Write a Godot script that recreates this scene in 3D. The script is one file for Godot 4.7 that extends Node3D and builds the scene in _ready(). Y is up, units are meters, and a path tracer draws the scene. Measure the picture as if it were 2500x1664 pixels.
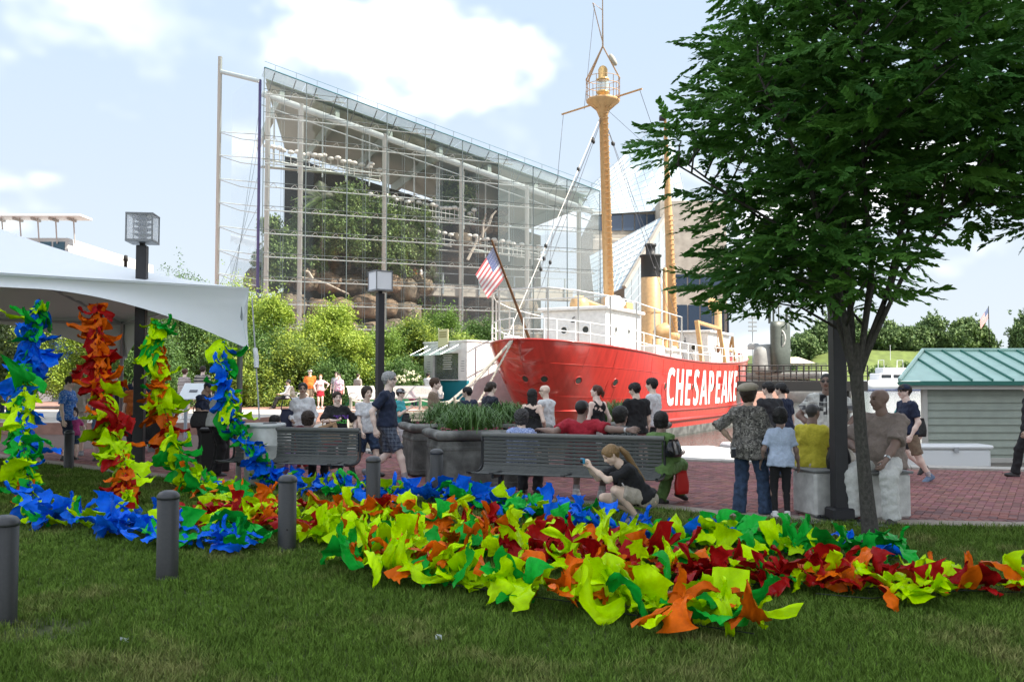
extends Node3D
# ---------------------------------------------------------------- helpers
var rng:=RandomNumberGenerator.new()
var mats:={}
var meshes:={}
var tex:={}
var used_names:={}
func rnd(a:float,b:float)->float:
	return rng.randf_range(a,b)
func lin(r:float,g:float,b:float)->Color:
	return Color(r,g,b).linear_to_srgb()
func noise_tex(key:String,freq:float,lo:float,hi:float,oct:int=4,kind:int=FastNoiseLite.TYPE_SIMPLEX_SMOOTH,size:int=512)->NoiseTexture2D:
	if tex.has(key):
		return tex[key]
	var n:=FastNoiseLite.new()
	n.noise_type=kind
	n.frequency=freq
	n.fractal_octaves=oct
	n.seed=key.hash()%1000
	var t:=NoiseTexture2D.new()
	t.width=size
	t.height=size
	t.seamless=true
	t.noise=n
	var g:=Gradient.new()
	g.set_color(0,Color(lo,lo,lo))
	g.set_color(1,Color(hi,hi,hi))
	t.color_ramp=g
	tex[key]=t
	return t
func normal_tex(key:String,freq:float,strength:float,oct:int=4,kind:int=FastNoiseLite.TYPE_SIMPLEX_SMOOTH,size:int=512)->NoiseTexture2D:
	if tex.has(key):
		return tex[key]
	var n:=FastNoiseLite.new()
	n.noise_type=kind
	n.frequency=freq
	n.fractal_octaves=oct
	n.seed=key.hash()%1000
	var t:=NoiseTexture2D.new()
	t.width=size
	t.height=size
	t.seamless=true
	t.as_normal_map=true
	t.bump_strength=strength
	t.noise=n
	tex[key]=t
	return t
func mat(key:String,c:Color=Color.WHITE,rough:float=0.7,o:Dictionary={})->StandardMaterial3D:
	if mats.has(key):
		return mats[key]
	var m:=StandardMaterial3D.new()
	m.resource_name=key
	m.albedo_color=c
	m.roughness=rough
	m.metallic=o.get("metal",0.0)
	m.metallic_specular=o.get("spec",0.5)
	if o.has("vc"):
		m.vertex_color_use_as_albedo=true
	if o.has("tex"):
		m.albedo_texture=o.tex
	if o.has("norm"):
		m.normal_enabled=true
		m.normal_texture=o.norm
		m.normal_scale=o.get("nscale",1.0)
	if not o.has("uv"):
		m.uv1_triplanar=true
		m.uv1_world_triplanar=o.get("world",false)
	var s=o.get("scale",1.0)
	m.uv1_scale=s if s is Vector3 else Vector3(s,s,s)
	if o.has("back"):
		m.backlight_enabled=true
		m.backlight=o.back
	if o.has("alpha"):
		m.transparency=BaseMaterial3D.TRANSPARENCY_ALPHA
		m.albedo_color.a=o.alpha
	if o.has("coat"):
		m.clearcoat_enabled=true
		m.clearcoat=o.coat
		m.clearcoat_roughness=o.get("coat_rough",0.1)
	if o.has("rim"):
		m.rim_enabled=true
		m.rim=o.rim
	m.cull_mode=BaseMaterial3D.CULL_DISABLED
	mats[key]=m
	return m
func paint(key:String,c:Color,rough:float=0.45)->StandardMaterial3D:
	return mat(key,c,rough,{"tex":noise_tex("grime",0.012,0.82,1.0,5),"scale":0.7})
# ---- shapes collected in a SurfaceTool
func shape()->SurfaceTool:
	var st:=SurfaceTool.new()
	st.begin(Mesh.PRIMITIVE_TRIANGLES)
	st.set_smooth_group(-1)
	return st
func done(st:SurfaceTool,uv:=false)->ArrayMesh:
	st.generate_normals()
	return st.commit()
func tri(st:SurfaceTool,a:Vector3,b:Vector3,c:Vector3)->void:
	st.add_vertex(a)
	st.add_vertex(b)
	st.add_vertex(c)
func quad(st:SurfaceTool,a:Vector3,b:Vector3,c:Vector3,d:Vector3)->void:
	tri(st,a,b,c)
	tri(st,a,c,d)
func box(st:SurfaceTool,lo:Vector3,hi:Vector3,ch:float=0.0,t:Transform3D=Transform3D())->void:
	var c:=(lo+hi)/2.0
	var h:=(hi-lo)/2.0
	ch=minf(ch,minf(h.x,minf(h.y,h.z))*0.9)
	if ch<=0.0:
		var p:=[]
		for i in 8:
			p.append(t*(c+Vector3(h.x if i&1 else-h.x,h.y if i&2 else-h.y,h.z if i&4 else-h.z)))
		quad(st,p[0],p[1],p[3],p[2])
		quad(st,p[5],p[4],p[6],p[7])
		quad(st,p[4],p[0],p[2],p[6])
		quad(st,p[1],p[5],p[7],p[3])
		quad(st,p[2],p[3],p[7],p[6])
		quad(st,p[4],p[5],p[1],p[0])
		return
	var v:={}
	for i in 8:
		var s:=Vector3(1 if i&1 else-1,1 if i&2 else-1,1 if i&4 else-1)
		for ax in 3:
			var q:=h-Vector3.ONE*ch
			q[ax]=h[ax]
			v[i*3+ax]=t*(c+q*s)
	for ax in 3:
		var b1:int=[2,4,1][ax]
		var b2:int=[4,1,2][ax]
		var b0:int=[1,2,4][ax]
		for s in [0,b0]:
			quad(st,v[s*3+ax],v[(s|b1)*3+ax],v[(s|b1|b2)*3+ax],v[(s|b2)*3+ax])
		var a1:=(ax+1)%3
		var a2:=(ax+2)%3
		for i in [0,b1,b2,b1|b2]:
			quad(st,v[i*3+a1],v[(i|b0)*3+a1],v[(i|b0)*3+a2],v[i*3+a2])
	for i in 8:
		tri(st,v[i*3],v[i*3+1],v[i*3+2])
func ring(c:Vector3,dir:Vector3,r:float,n:int,up:=Vector3.UP,r2:=-1.0)->PackedVector3Array:
	var d:=dir.normalized()
	var x:=d.cross(up)
	if x.length()<0.01:
		x=d.cross(Vector3.RIGHT)
	x=x.normalized()
	var y:=x.cross(d)
	var out:=PackedVector3Array()
	for i in n:
		var a:=TAU*i/n
		out.append(c+x*cos(a)*r+y*sin(a)*(r if r2<0 else r2))
	return out
func skin_rings(st:SurfaceTool,rings:Array,caps:=true)->void:
	for k in rings.size()-1:
		var a:PackedVector3Array=rings[k]
		var b:PackedVector3Array=rings[k+1]
		var n:=a.size()
		for i in n:
			var j:=(i+1)%n
			quad(st,a[i],b[i],b[j],a[j])
	if caps:
		for e in [0,rings.size()-1]:
			var a:PackedVector3Array=rings[e]
			var c:=Vector3.ZERO
			for p in a:
				c+=p
			c/=a.size()
			for i in a.size():
				tri(st,c,a[i],a[(i+1)%a.size()])
func tube(st:SurfaceTool,pts:Array,r,n:int=8,caps:=true)->void:
	var rings:=[]
	for i in pts.size():
		var d:Vector3=pts[mini(i+1,pts.size()-1)]-pts[maxi(i-1,0)]
		var up:=Vector3.UP if absf(d.normalized().y)<0.95 else Vector3.RIGHT
		rings.append(ring(pts[i],d,r[i] if r is Array else r,n,up))
	skin_rings(st,rings,caps)
func lathe(st:SurfaceTool,prof:Array,n:int=16,c:=Vector3.ZERO,tilt:=Basis())->void:
	var rings:=[]
	for p in prof:
		var a:=PackedVector3Array()
		for i in n:
			var w:=TAU*i/n
			a.append(c+tilt*Vector3(cos(w)*p.x,p.y,sin(w)*p.x))
		rings.append(a)
	st.set_smooth_group(1)
	skin_rings(st,rings,false)
	st.set_smooth_group(-1)
func slab(st:SurfaceTool,poly:PackedVector2Array,y:float,y2:float=1e9)->void:
	var idx:=Geometry2D.triangulate_polygon(poly)
	for i in range(0,idx.size(),3):
		var p:=[poly[idx[i]],poly[idx[i+1]],poly[idx[i+2]]]
		if (p[1]-p[0]).cross(p[2]-p[0])<0:
			p=[p[0],p[2],p[1]]
		tri(st,Vector3(p[0].x,y,p[0].y),Vector3(p[1].x,y,p[1].y),Vector3(p[2].x,y,p[2].y))
	if y2<1e8:
		for i in poly.size():
			var a:=poly[i]
			var b:=poly[(i+1)%poly.size()]
			quad(st,Vector3(a.x,y,a.y),Vector3(b.x,y,b.y),Vector3(b.x,y2,b.y),Vector3(a.x,y2,a.y))
# ---- objects
func numbered(n:String)->String:
	if not used_names.has(n):
		used_names[n]=0
		return n
	used_names[n]+=1
	return "%s_%03d"%[n,used_names[n]]
func tag(o:Node3D,label:String,category:String="",group:String="",kind:String="")->void:
	o.set_meta("label",label)
	if category !="":
		o.set_meta("category",category)
	if group !="":
		o.set_meta("group",group)
	if kind !="":
		o.set_meta("kind",kind)
func thing(called:String,label:String,category:String,at:=Vector3.ZERO,turn:=0.0,group:="")->Node3D:
	var o:=Node3D.new()
	o.name=numbered(called)
	add_child(o)
	o.position=at
	o.rotation.y=turn
	tag(o,label,category,group)
	return o
func part(parent:Node,called:String,mesh:Mesh,m:Material,t:=Transform3D())->MeshInstance3D:
	var o:=MeshInstance3D.new()
	o.name=called if parent !=self else numbered(called)
	o.mesh=mesh
	o.material_override=null
	o.set_surface_override_material(0,m)
	o.transform=t
	parent.add_child(o,true)
	return o
func structure(called:String,st,m:Material,label:="")->MeshInstance3D:
	var o:=part(self,called,st if st is Mesh else done(st),m)
	o.set_meta("kind","structure")
	if label !="":
		o.set_meta("label",label)
	return o
func single(called:String,label:String,category:String,st,m:Material,group:="",t:=Transform3D())->MeshInstance3D:
	var o:=part(self,called,st if st is Mesh else done(st),m,t)
	tag(o,label,category,group)
	return o
func scatter(parent:Node,called:String,mesh:Mesh,m:Material,where:Array,colors:Array=[])->MultiMeshInstance3D:
	var mm:=MultiMesh.new()
	mm.transform_format=MultiMesh.TRANSFORM_3D
	mm.use_colors=colors.size()>0
	mm.mesh=mesh
	mm.instance_count=where.size()
	for i in where.size():
		mm.set_instance_transform(i,where[i])
		if colors.size()>0:
			mm.set_instance_color(i,colors[i])
	var o:=MultiMeshInstance3D.new()
	o.name=called if parent !=self else numbered(called)
	o.multimesh=mm
	o.material_override=m
	parent.add_child(o,true)
	o.set_meta("kind","stuff")
	return o
func at(p:Vector3,turn:=0.0,s:=Vector3.ONE)->Transform3D:
	return Transform3D(Basis(Vector3.UP,turn).scaled_local(s),p)
func along(a:Vector3,b:Vector3)->Transform3D:
	var y:=(b-a).normalized()
	var x:=y.cross(Vector3.UP if absf(y.y)<0.95 else Vector3.RIGHT).normalized()
	return Transform3D(Basis(x,y,x.cross(y)),a)
func cached(key:String,make:Callable)->Mesh:
	if not meshes.has(key):
		meshes[key]=make.call()
	return meshes[key]
func box_mesh(size:Vector3,ch:float=0.0)->Mesh:
	return cached("box%s%s"%[size,ch],func():
		var st:=shape()
		box(st,-size/2.0,size/2.0,ch)
		return done(st))
func _ready()->void:
	rng.seed=20120616
	set_camera_and_light()
	build_ground()
	build_paving()
	build_terrace()
	build_aquarium()
	build_second_building()
	build_left_buildings()
	build_far_shore()
	build_shrubs()
	build_big_tree()
	build_booth()
	build_kiosk()
	build_ship()
	build_furniture()
	build_garlands()
	cast_people()
	build_grass()
# ---------------------------------------------------------------- camera, sky, sun
func set_camera_and_light()->void:
	var cam:=Camera3D.new()
	cam.name="camera"
	add_child(cam)
	cam.position=Vector3(0,1.62,0)
	cam.rotation.x=atan(98.0/2200.0)
	cam.fov=41.43
	cam.near=0.1
	cam.far=6000.0
	cam.current=true
	var env:=Environment.new()
	env.background_mode=Environment.BG_SKY
	env.tonemap_mode=Environment.TONE_MAPPER_LINEAR
	env.tonemap_exposure=3.85
	env.sdfgi_enabled=true
	env.ssao_enabled=true
	env.ssil_enabled=true
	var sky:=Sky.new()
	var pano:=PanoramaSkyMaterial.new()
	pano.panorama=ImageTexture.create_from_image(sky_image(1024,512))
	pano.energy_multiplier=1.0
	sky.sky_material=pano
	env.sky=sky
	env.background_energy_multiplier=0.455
	var we:=WorldEnvironment.new()
	we.name="world_environment"
	we.environment=env
	add_child(we)
	var sun:=DirectionalLight3D.new()
	sun.name="sun"
	add_child(sun)
	var el:=deg_to_rad(47.0)
	var to_sun:=Vector3(0.95*cos(el),sin(el),0.312*cos(el))
	sun.look_at_from_position(Vector3.ZERO,-to_sun)
	sun.light_energy=0.95
	sun.light_color=Color(1.0,0.96,0.9)
	sun.light_angular_distance=0.5
	sun.shadow_enabled=true
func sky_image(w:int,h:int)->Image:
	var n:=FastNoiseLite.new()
	n.seed=74  # picked for clear sky in view and added cloud cover outside it
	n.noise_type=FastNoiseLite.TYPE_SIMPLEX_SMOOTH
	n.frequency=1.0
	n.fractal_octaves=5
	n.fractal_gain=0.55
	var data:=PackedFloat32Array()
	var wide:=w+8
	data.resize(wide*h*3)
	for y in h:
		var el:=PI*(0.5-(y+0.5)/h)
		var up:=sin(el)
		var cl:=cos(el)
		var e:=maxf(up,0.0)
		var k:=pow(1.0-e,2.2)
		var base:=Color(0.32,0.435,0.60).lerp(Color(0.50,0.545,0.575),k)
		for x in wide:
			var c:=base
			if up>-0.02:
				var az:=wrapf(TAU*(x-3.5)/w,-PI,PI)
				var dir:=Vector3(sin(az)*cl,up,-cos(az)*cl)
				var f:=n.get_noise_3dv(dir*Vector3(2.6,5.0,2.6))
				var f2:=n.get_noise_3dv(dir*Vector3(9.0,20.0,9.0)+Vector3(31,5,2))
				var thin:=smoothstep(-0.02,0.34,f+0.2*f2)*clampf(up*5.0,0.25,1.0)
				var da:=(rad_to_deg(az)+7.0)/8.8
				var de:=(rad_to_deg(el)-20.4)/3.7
				thin*=clampf((sqrt(da*da+de*de)-1.0)/4.2,0.06,1.0)  # clears cloud around the heap; added cover outside the view stays
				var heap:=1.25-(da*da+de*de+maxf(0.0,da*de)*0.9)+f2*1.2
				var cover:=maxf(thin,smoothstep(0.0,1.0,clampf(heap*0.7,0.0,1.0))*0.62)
				c=base.lerp(Color(1.45,1.41,1.40),cover)  # cloud white raised so unseen clouds add fill light to the shade
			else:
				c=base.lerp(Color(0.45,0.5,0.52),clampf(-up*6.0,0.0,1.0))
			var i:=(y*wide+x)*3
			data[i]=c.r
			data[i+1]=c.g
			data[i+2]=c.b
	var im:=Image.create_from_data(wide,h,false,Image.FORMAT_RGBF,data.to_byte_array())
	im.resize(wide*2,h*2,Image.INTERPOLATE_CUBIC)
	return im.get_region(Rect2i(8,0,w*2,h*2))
# ---------------------------------------------------------------- ground, water, promenade
const KERB:=[Vector2(-45,-35.5),Vector2(-14,-22.0),Vector2(-10.67,-18.87),Vector2(-8.7,-17.32),Vector2(-6.89,-15.8),Vector2(-4.2,-14.05),Vector2(-1.55,-12.69),Vector2(0.2,-12.05),Vector2(1.83,-11.5),Vector2(2.45,-10.85),Vector2(3.9,-10.22),Vector2(5.63,-9.98),Vector2(9,-9.5),Vector2(16,-8.4)]
const QUAY:=[Vector2(20,-13.5),Vector2(9.13,-16.16),Vector2(7.32,-16.6),Vector2(4.16,-17.95),Vector2(2.13,-18.87),Vector2(-0.5,-19.6),Vector2(-3.2,-20.4),Vector2(-5.4,-22.5),Vector2(-6.6,-26),Vector2(-7.4,-38.6)]
func offset_line(l:Array,d:float)->Array:
	var out:=[]
	for i in l.size():
		var t:Vector2=(l[mini(i+1,l.size()-1)]-l[maxi(i-1,0)]).normalized()
		out.append(l[i]+Vector2(-t.y,t.x)*d)
	return out
func strip(st:SurfaceTool,a:Array,b:Array,y:float)->void:
	for i in a.size()-1:
		quad(st,Vector3(a[i].x,y,a[i].y),Vector3(a[i+1].x,y,a[i+1].y),Vector3(b[i+1].x,y,b[i+1].y),Vector3(b[i].x,y,b[i].y))
func grass_height(x:float,z:float)->float:
	return 0.02*sin(x*0.9+1.0)*sin(z*0.7)+0.012*sin(x*2.3+z*1.7)
func kerb_distance(p:Vector2)->float:
	var best:=1e9
	var side:=1.0
	for i in KERB.size()-1:
		var q:=Geometry2D.get_closest_point_to_segment(p,KERB[i],KERB[i+1])
		var d:=q.distance_to(p)
		if d<best:
			best=d
			side=signf((KERB[i+1]-KERB[i]).cross(p-KERB[i]))
	return best*side
func build_ground()->void:
	var st:=shape()
	quad(st,Vector3(-4000,-1.3,-4000),Vector3(4000,-1.3,-4000),Vector3(4000,-1.3,300),Vector3(-4000,-1.3,300))
	structure("water",st,mat("water",lin(0.035,0.045,0.035),0.06,{"norm":normal_tex("ripple",0.018,9.0,4),"nscale":0.55,"scale":Vector3(0.22,0.22,0.22),"world":true}))
	st=shape()
	st.set_smooth_group(1)
	var poly:=PackedVector2Array()
	for p in KERB:
		poly.append(p)
	poly.append(Vector2(16,14))
	poly.append(Vector2(-40,14))
	slab(st,poly,-0.005,-1.0)
	structure("lawn",st,mat("soil",lin(0.10,0.13,0.035),0.95,{"tex":noise_tex("soil",0.02,0.45,1.0,5),"scale":0.8,"world":true}))
	st=shape()
	poly=PackedVector2Array()
	var inner:=offset_line(KERB,-0.38)
	for p in inner:
		poly.append(p)
	for p in QUAY:
		poly.append(p)
	poly.append(Vector2(-60,-38.6))
	slab(st,poly,0.0,-1.6)
	structure("promenade",st,mat("joint_sand",lin(0.13,0.085,0.07),0.95,{"tex":noise_tex("grime",0.012,0.82,1.0,5),"scale":0.5,"world":true}))
	st=shape()
	var tw:=PackedVector2Array([Vector2(68.4,0.9),Vector2(44.1,-19.1),Vector2(32.9,-5.6),Vector2(57.2,14.4)])
	var sh:=Vector2(-2.2,1.6)
	for i in tw.size():
		tw[i]+=sh
	slab(st,tw,71.0,0.0)
	for f in 18:
		slab(st,PackedVector2Array(Array(offset_poly(tw,0.35))),4.0*f+3.0,4.0*f+1.8)
	structure("office_tower",st,mat("tower",lin(0.5,0.48,0.45),0.8,{}))
func offset_poly(p:PackedVector2Array,d:float)->PackedVector2Array:
	var o:=Geometry2D.offset_polygon(p,d)
	return o[0] if o.size()>0 else p
# ---------------------------------------------------------------- surface nets over smooth-joined tapered capsules
func net(bones:Array,cell:float,k:float,amp:float=0.0,freq:float=20.0,stretch:=Vector3.ONE)->Array:
	var lo:=Vector3(1e9,1e9,1e9)
	var hi:=-lo
	for b in bones:
		if b[4]==-1:
			continue
		var r:float=maxf(b[2],b[3])+cell*2.0+k*0.3
		var rv:=Vector3(r,r,r)
		lo=lo.min(b[0]-rv).min(b[1]-rv)
		hi=hi.max(b[0]+rv).max(b[1]+rv)
	var nx:=int((hi.x-lo.x)/cell)+2
	var ny:=int((hi.y-lo.y)/cell)+2
	var nz:=int((hi.z-lo.z)/cell)+2
	var f:=PackedFloat32Array()
	f.resize(nx*ny*nz)
	f.fill(1.0)
	var nxy:=nx*ny
	for b in bones:
		var a:Vector3=b[0]
		var ba:Vector3=b[1]-a
		var ra:float=b[2]
		var dr:float=b[3]-ra
		var cut:int=b[4]
		var ll:=ba.length_squared()
		var inv:=1.0/ll if ll>1e-9 else 0.0
		var ln:=sqrt(ll)
		var dir:=ba/ln if ln>1e-5 else Vector3.ZERO
		var r:float=maxf(ra,b[3])+k+cell*1.5
		var p0:Vector3=(a.min(b[1])-Vector3(r,r,r)-lo)/cell
		var p1:Vector3=(a.max(b[1])+Vector3(r,r,r)-lo)/cell
		var x0:=maxi(0,int(p0.x))
		var x1:=mini(nx-1,int(p1.x)+1)
		for z in range(maxi(0,int(p0.z)),mini(nz-1,int(p1.z)+1)+1):
			for y in range(maxi(0,int(p0.y)),mini(ny-1,int(p1.y)+1)+1):
				var i:=z*nxy+y*nx+x0
				var pa:=Vector3(lo.x+x0*cell,lo.y+y*cell,lo.z+z*cell)-a
				for x in range(x0,x1+1):
					var t:=clampf(pa.dot(ba)*inv,0.0,1.0)
					var d:=(pa-ba*t).length()-ra-dr*t
					if cut>0:
						d=maxf(d,pa.dot(dir)-ln)
						if cut==2:
							d=maxf(d,-pa.dot(dir))
					var g:=f[i]
					if cut==-1:
						f[i]=maxf(g,-d)
					else:
						var hh:=k-absf(g-d)
						g=minf(g,d)
						f[i]=g-hh*hh/(k*4.0) if hh>0.0 else g
					i+=1
					pa.x+=cell
	var verts:=PackedVector3Array()
	var idx:=PackedInt32Array()
	var at_cell:=PackedInt32Array()
	at_cell.resize(nx*ny*nz)
	at_cell.fill(-1)
	for z in nz-1:
		for y in ny-1:
			var i:=z*nxy+y*nx
			var s0:=f[i]<0.0
			var s2:=f[i+nx]<0.0
			var s4:=f[i+nxy]<0.0
			var s6:=f[i+nx+nxy]<0.0
			for x in nx-1:
				var j:=i+1
				var s1:=f[j]<0.0
				var s3:=f[j+nx]<0.0
				var s5:=f[j+nxy]<0.0
				var s7:=f[j+nx+nxy]<0.0
				if s0 !=s1 or s0 !=s2 or s0 !=s3 or s0 !=s4 or s0 !=s5 or s0 !=s6 or s0 !=s7:
					var v0:=f[i]
					var v1:=f[j]
					var v2:=f[i+nx]
					var v3:=f[j+nx]
					var v4:=f[i+nxy]
					var v5:=f[j+nxy]
					var v6:=f[i+nx+nxy]
					var v7:=f[j+nx+nxy]
					var s:=Vector3.ZERO
					var n:=0
					if s0 !=s1:
						s+=Vector3(v0/(v0-v1),0,0)
						n+=1
					if s2 !=s3:
						s+=Vector3(v2/(v2-v3),1,0)
						n+=1
					if s4 !=s5:
						s+=Vector3(v4/(v4-v5),0,1)
						n+=1
					if s6 !=s7:
						s+=Vector3(v6/(v6-v7),1,1)
						n+=1
					if s0 !=s2:
						s+=Vector3(0,v0/(v0-v2),0)
						n+=1
					if s1 !=s3:
						s+=Vector3(1,v1/(v1-v3),0)
						n+=1
					if s4 !=s6:
						s+=Vector3(0,v4/(v4-v6),1)
						n+=1
					if s5 !=s7:
						s+=Vector3(1,v5/(v5-v7),1)
						n+=1
					if s0 !=s4:
						s+=Vector3(0,0,v0/(v0-v4))
						n+=1
					if s1 !=s5:
						s+=Vector3(1,0,v1/(v1-v5))
						n+=1
					if s2 !=s6:
						s+=Vector3(0,1,v2/(v2-v6))
						n+=1
					if s3 !=s7:
						s+=Vector3(1,1,v3/(v3-v7))
						n+=1
					at_cell[i]=verts.size()
					verts.append(lo+(Vector3(x,y,z)+s/n)*cell)
					if x>0 and y>0 and z>0:
						if s0 !=s1:
							net_quad(idx,at_cell[i],at_cell[i-nx],at_cell[i-nx-nxy],at_cell[i-nxy],s0)
						if s0 !=s2:
							net_quad(idx,at_cell[i],at_cell[i-nxy],at_cell[i-nxy-1],at_cell[i-1],s0)
						if s0 !=s4:
							net_quad(idx,at_cell[i],at_cell[i-1],at_cell[i-1-nx],at_cell[i-nx],s0)
				s0=s1
				s2=s3
				s4=s5
				s6=s7
				i=j
	var normals:=net_normals(verts,idx)
	if amp>0.0:
		var nf:=FastNoiseLite.new()
		nf.noise_type=FastNoiseLite.TYPE_SIMPLEX
		nf.frequency=1.0
		nf.fractal_octaves=2
		nf.seed=bones.size()*31+verts.size()%97
		for i in verts.size():
			verts[i]+=normals[i]*nf.get_noise_3dv(verts[i]*stretch*freq)*amp
		normals=net_normals(verts,idx)
	return [verts,idx,normals]
func net_quad(idx:PackedInt32Array,a:int,b:int,c:int,d:int,flip:bool)->void:
	if mini(mini(a,b),mini(c,d))<0:
		return
	if flip:
		idx.append_array([a,c,b,a,d,c])
	else:
		idx.append_array([a,b,c,a,c,d])
func net_normals(verts:PackedVector3Array,idx:PackedInt32Array)->PackedVector3Array:
	var out:=PackedVector3Array()
	out.resize(verts.size())
	for i in range(0,idx.size(),3):
		var a:=idx[i]
		var b:=idx[i+1]
		var c:=idx[i+2]
		var n:=(verts[c]-verts[a]).cross(verts[b]-verts[a])
		out[a]+=n
		out[b]+=n
		out[c]+=n
	for i in out.size():
		out[i]=out[i].normalized()
	return out
func net_mesh(r:Array,colors:=PackedColorArray())->ArrayMesh:
	var m:=ArrayMesh.new()
	var a:=[]
	a.resize(Mesh.ARRAY_MAX)
	a[Mesh.ARRAY_VERTEX]=r[0]
	a[Mesh.ARRAY_INDEX]=r[1]
	a[Mesh.ARRAY_NORMAL]=r[2]
	if colors.size()>0:
		a[Mesh.ARRAY_COLOR]=colors
	m.add_surface_from_arrays(Mesh.PRIMITIVE_TRIANGLES,a)
	return m
func net_add(r:Array,o:Array,t:Transform3D)->void:
	var base:int=r[0].size()
	var v:PackedVector3Array=t*(o[0] as PackedVector3Array)
	r[0].append_array(v)
	var flip:=t.basis.determinant()<0.0
	var ix:PackedInt32Array=o[1].duplicate()
	for i in ix.size():
		ix[i]+=base
	if flip:
		for i in range(0,ix.size(),3):
			var q:=ix[i+1]
			ix[i+1]=ix[i+2]
			ix[i+2]=q
	r[1].append_array(ix)
	var ns:PackedVector3Array=Transform3D(t.basis,Vector3.ZERO)*(o[2] as PackedVector3Array)
	for i in ns.size():
		ns[i]=ns[i].normalized()
	r[2].append_array(ns)
# ---------------------------------------------------------------- people
var body_jobs:=[]
var body_done:=[]
var cast:=[]
var protos:={}
func job(bones:Array,cell:float,k:float,amp:=0.0,freq:=14.0,stretch:=Vector3.ONE)->int:
	body_jobs.append([bones,cell,k,amp,freq,stretch])
	return body_jobs.size()-1
func run_jobs()->void:
	body_done.resize(body_jobs.size())
	var work:=func(i:int):
		var j=body_jobs[i]
		body_done[i]=net(j[0],j[1],j[2],j[3],j[4],j[5])
	var id:=WorkerThreadPool.add_group_task(work,body_jobs.size(),4)
	WorkerThreadPool.wait_for_group_task_completion(id)
func bone(a:Vector3,b:Vector3,ra:float,rb:float,cut:=0)->Array:
	return [a,b,ra,rb,cut]
func ik(a:Vector3,c:Vector3,l1:float,l2:float,pole:Vector3)->Array:
	var d:=c-a
	var dir:=d.normalized()
	var l:=clampf(d.length(),absf(l1-l2)+0.02,l1+l2-0.004)
	var x:=(l1*l1-l2*l2+l*l)/(2.0*l)
	var h:=sqrt(maxf(0.0,l1*l1-x*x))
	var p:=(pole-dir*pole.dot(dir)).normalized()
	return [a+dir*x+p*h,a+dir*l]
func head_bones()->Array:
	var b:=[
		bone(Vector3(0,0.030,-0.022),Vector3(0,0.034,0.018),0.083,0.077),
		bone(Vector3(0,-0.01,0.02),Vector3(0,-0.03,0.028),0.068,0.062),
		bone(Vector3(0.028,-0.05,0.022),Vector3(0,-0.088,0.055),0.04,0.024),
		bone(Vector3(-0.028,-0.05,0.022),Vector3(0,-0.088,0.055),0.04,0.024),
		bone(Vector3(0.036,-0.018,0.056),Vector3(0.03,-0.03,0.058),0.026,0.024),
		bone(Vector3(-0.036,-0.018,0.056),Vector3(-0.03,-0.03,0.058),0.026,0.024),
		bone(Vector3(-0.03,0.03,0.083),Vector3(0.03,0.03,0.083),0.012,0.012),
		bone(Vector3(0,0.02,0.088),Vector3(0,-0.022,0.108),0.009,0.0125),
		bone(Vector3(-0.010,-0.026,0.098),Vector3(0.010,-0.026,0.098),0.010,0.010),
		bone(Vector3(-0.018,-0.054,0.083),Vector3(0.018,-0.054,0.083),0.011,0.011),
		bone(Vector3(0.076,0.012,-0.008),Vector3(0.072,-0.026,0.002),0.017,0.011),
		bone(Vector3(-0.076,0.012,-0.008),Vector3(-0.072,-0.026,0.002),0.017,0.011),
		bone(Vector3(0,-0.06,-0.012),Vector3(0,-0.15,-0.02),0.056,0.056),
		bone(Vector3(0.032,0.008,0.096),Vector3(0.032,0.008,0.096),0.013,0.013,-1),
		bone(Vector3(-0.032,0.008,0.096),Vector3(-0.032,0.008,0.096),0.013,0.013,-1)]
	return b
func head_tint(p:Vector3)->Color:
	var c:=Color(1,1,1)
	if p.z>0.05:
		if absf(p.y+0.055)<0.0095 and absf(p.x)<0.026:
			c=Color(0.85,0.55,0.55)
		if absf(absf(p.x)-0.032)<0.013 and absf(p.y-0.008)<0.008:
			c=Color(0.28,0.24,0.24)
		if absf(absf(p.x)-0.033)<0.02 and absf(p.y-0.033)<0.0065:
			c=Color(0.4,0.34,0.32)
	return c
func hand_bones(curl:float)->Array:
	var b:=[bone(Vector3(0,0.015,0),Vector3(0,-0.02,0),0.024,0.024)]
	for i in 4:
		var z:=0.030-0.0195*i
		var ln:float=[0.072,0.080,0.074,0.058][i]
		var base:=Vector3(0,-0.088+0.006*absf(i-1.2),z*1.05)
		b.append(bone(Vector3(0,-0.015,z*0.55),base,0.0165,0.0125))
		var a1:=curl*0.55
		var a2:=curl*1.35
		var a3:=curl*2.0
		var spread:=Vector3(0,0,(1.3-i)*0.035)
		var p1:=base+(Vector3(-sin(a1),-cos(a1),0)+spread)*ln*0.45
		var p2:=p1+(Vector3(-sin(a2),-cos(a2),0)+spread)*ln*0.30
		var p3:=p2+Vector3(-sin(a3),-cos(a3),0)*ln*0.25
		b.append(bone(base,p1,0.0098,0.0088))
		b.append(bone(p1,p2,0.0088,0.008))
		b.append(bone(p2,p3,0.008,0.0066))
	b.append(bone(Vector3(-0.004,-0.02,0.016),Vector3(-0.016,-0.055,0.042),0.0165,0.0125))
	b.append(bone(Vector3(-0.016,-0.055,0.042),Vector3(-0.028,-0.082,0.048),0.0115,0.0095))
	b.append(bone(Vector3(-0.028,-0.082,0.048),Vector3(-0.038,-0.102,0.044),0.0095,0.0075))
	return b
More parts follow.
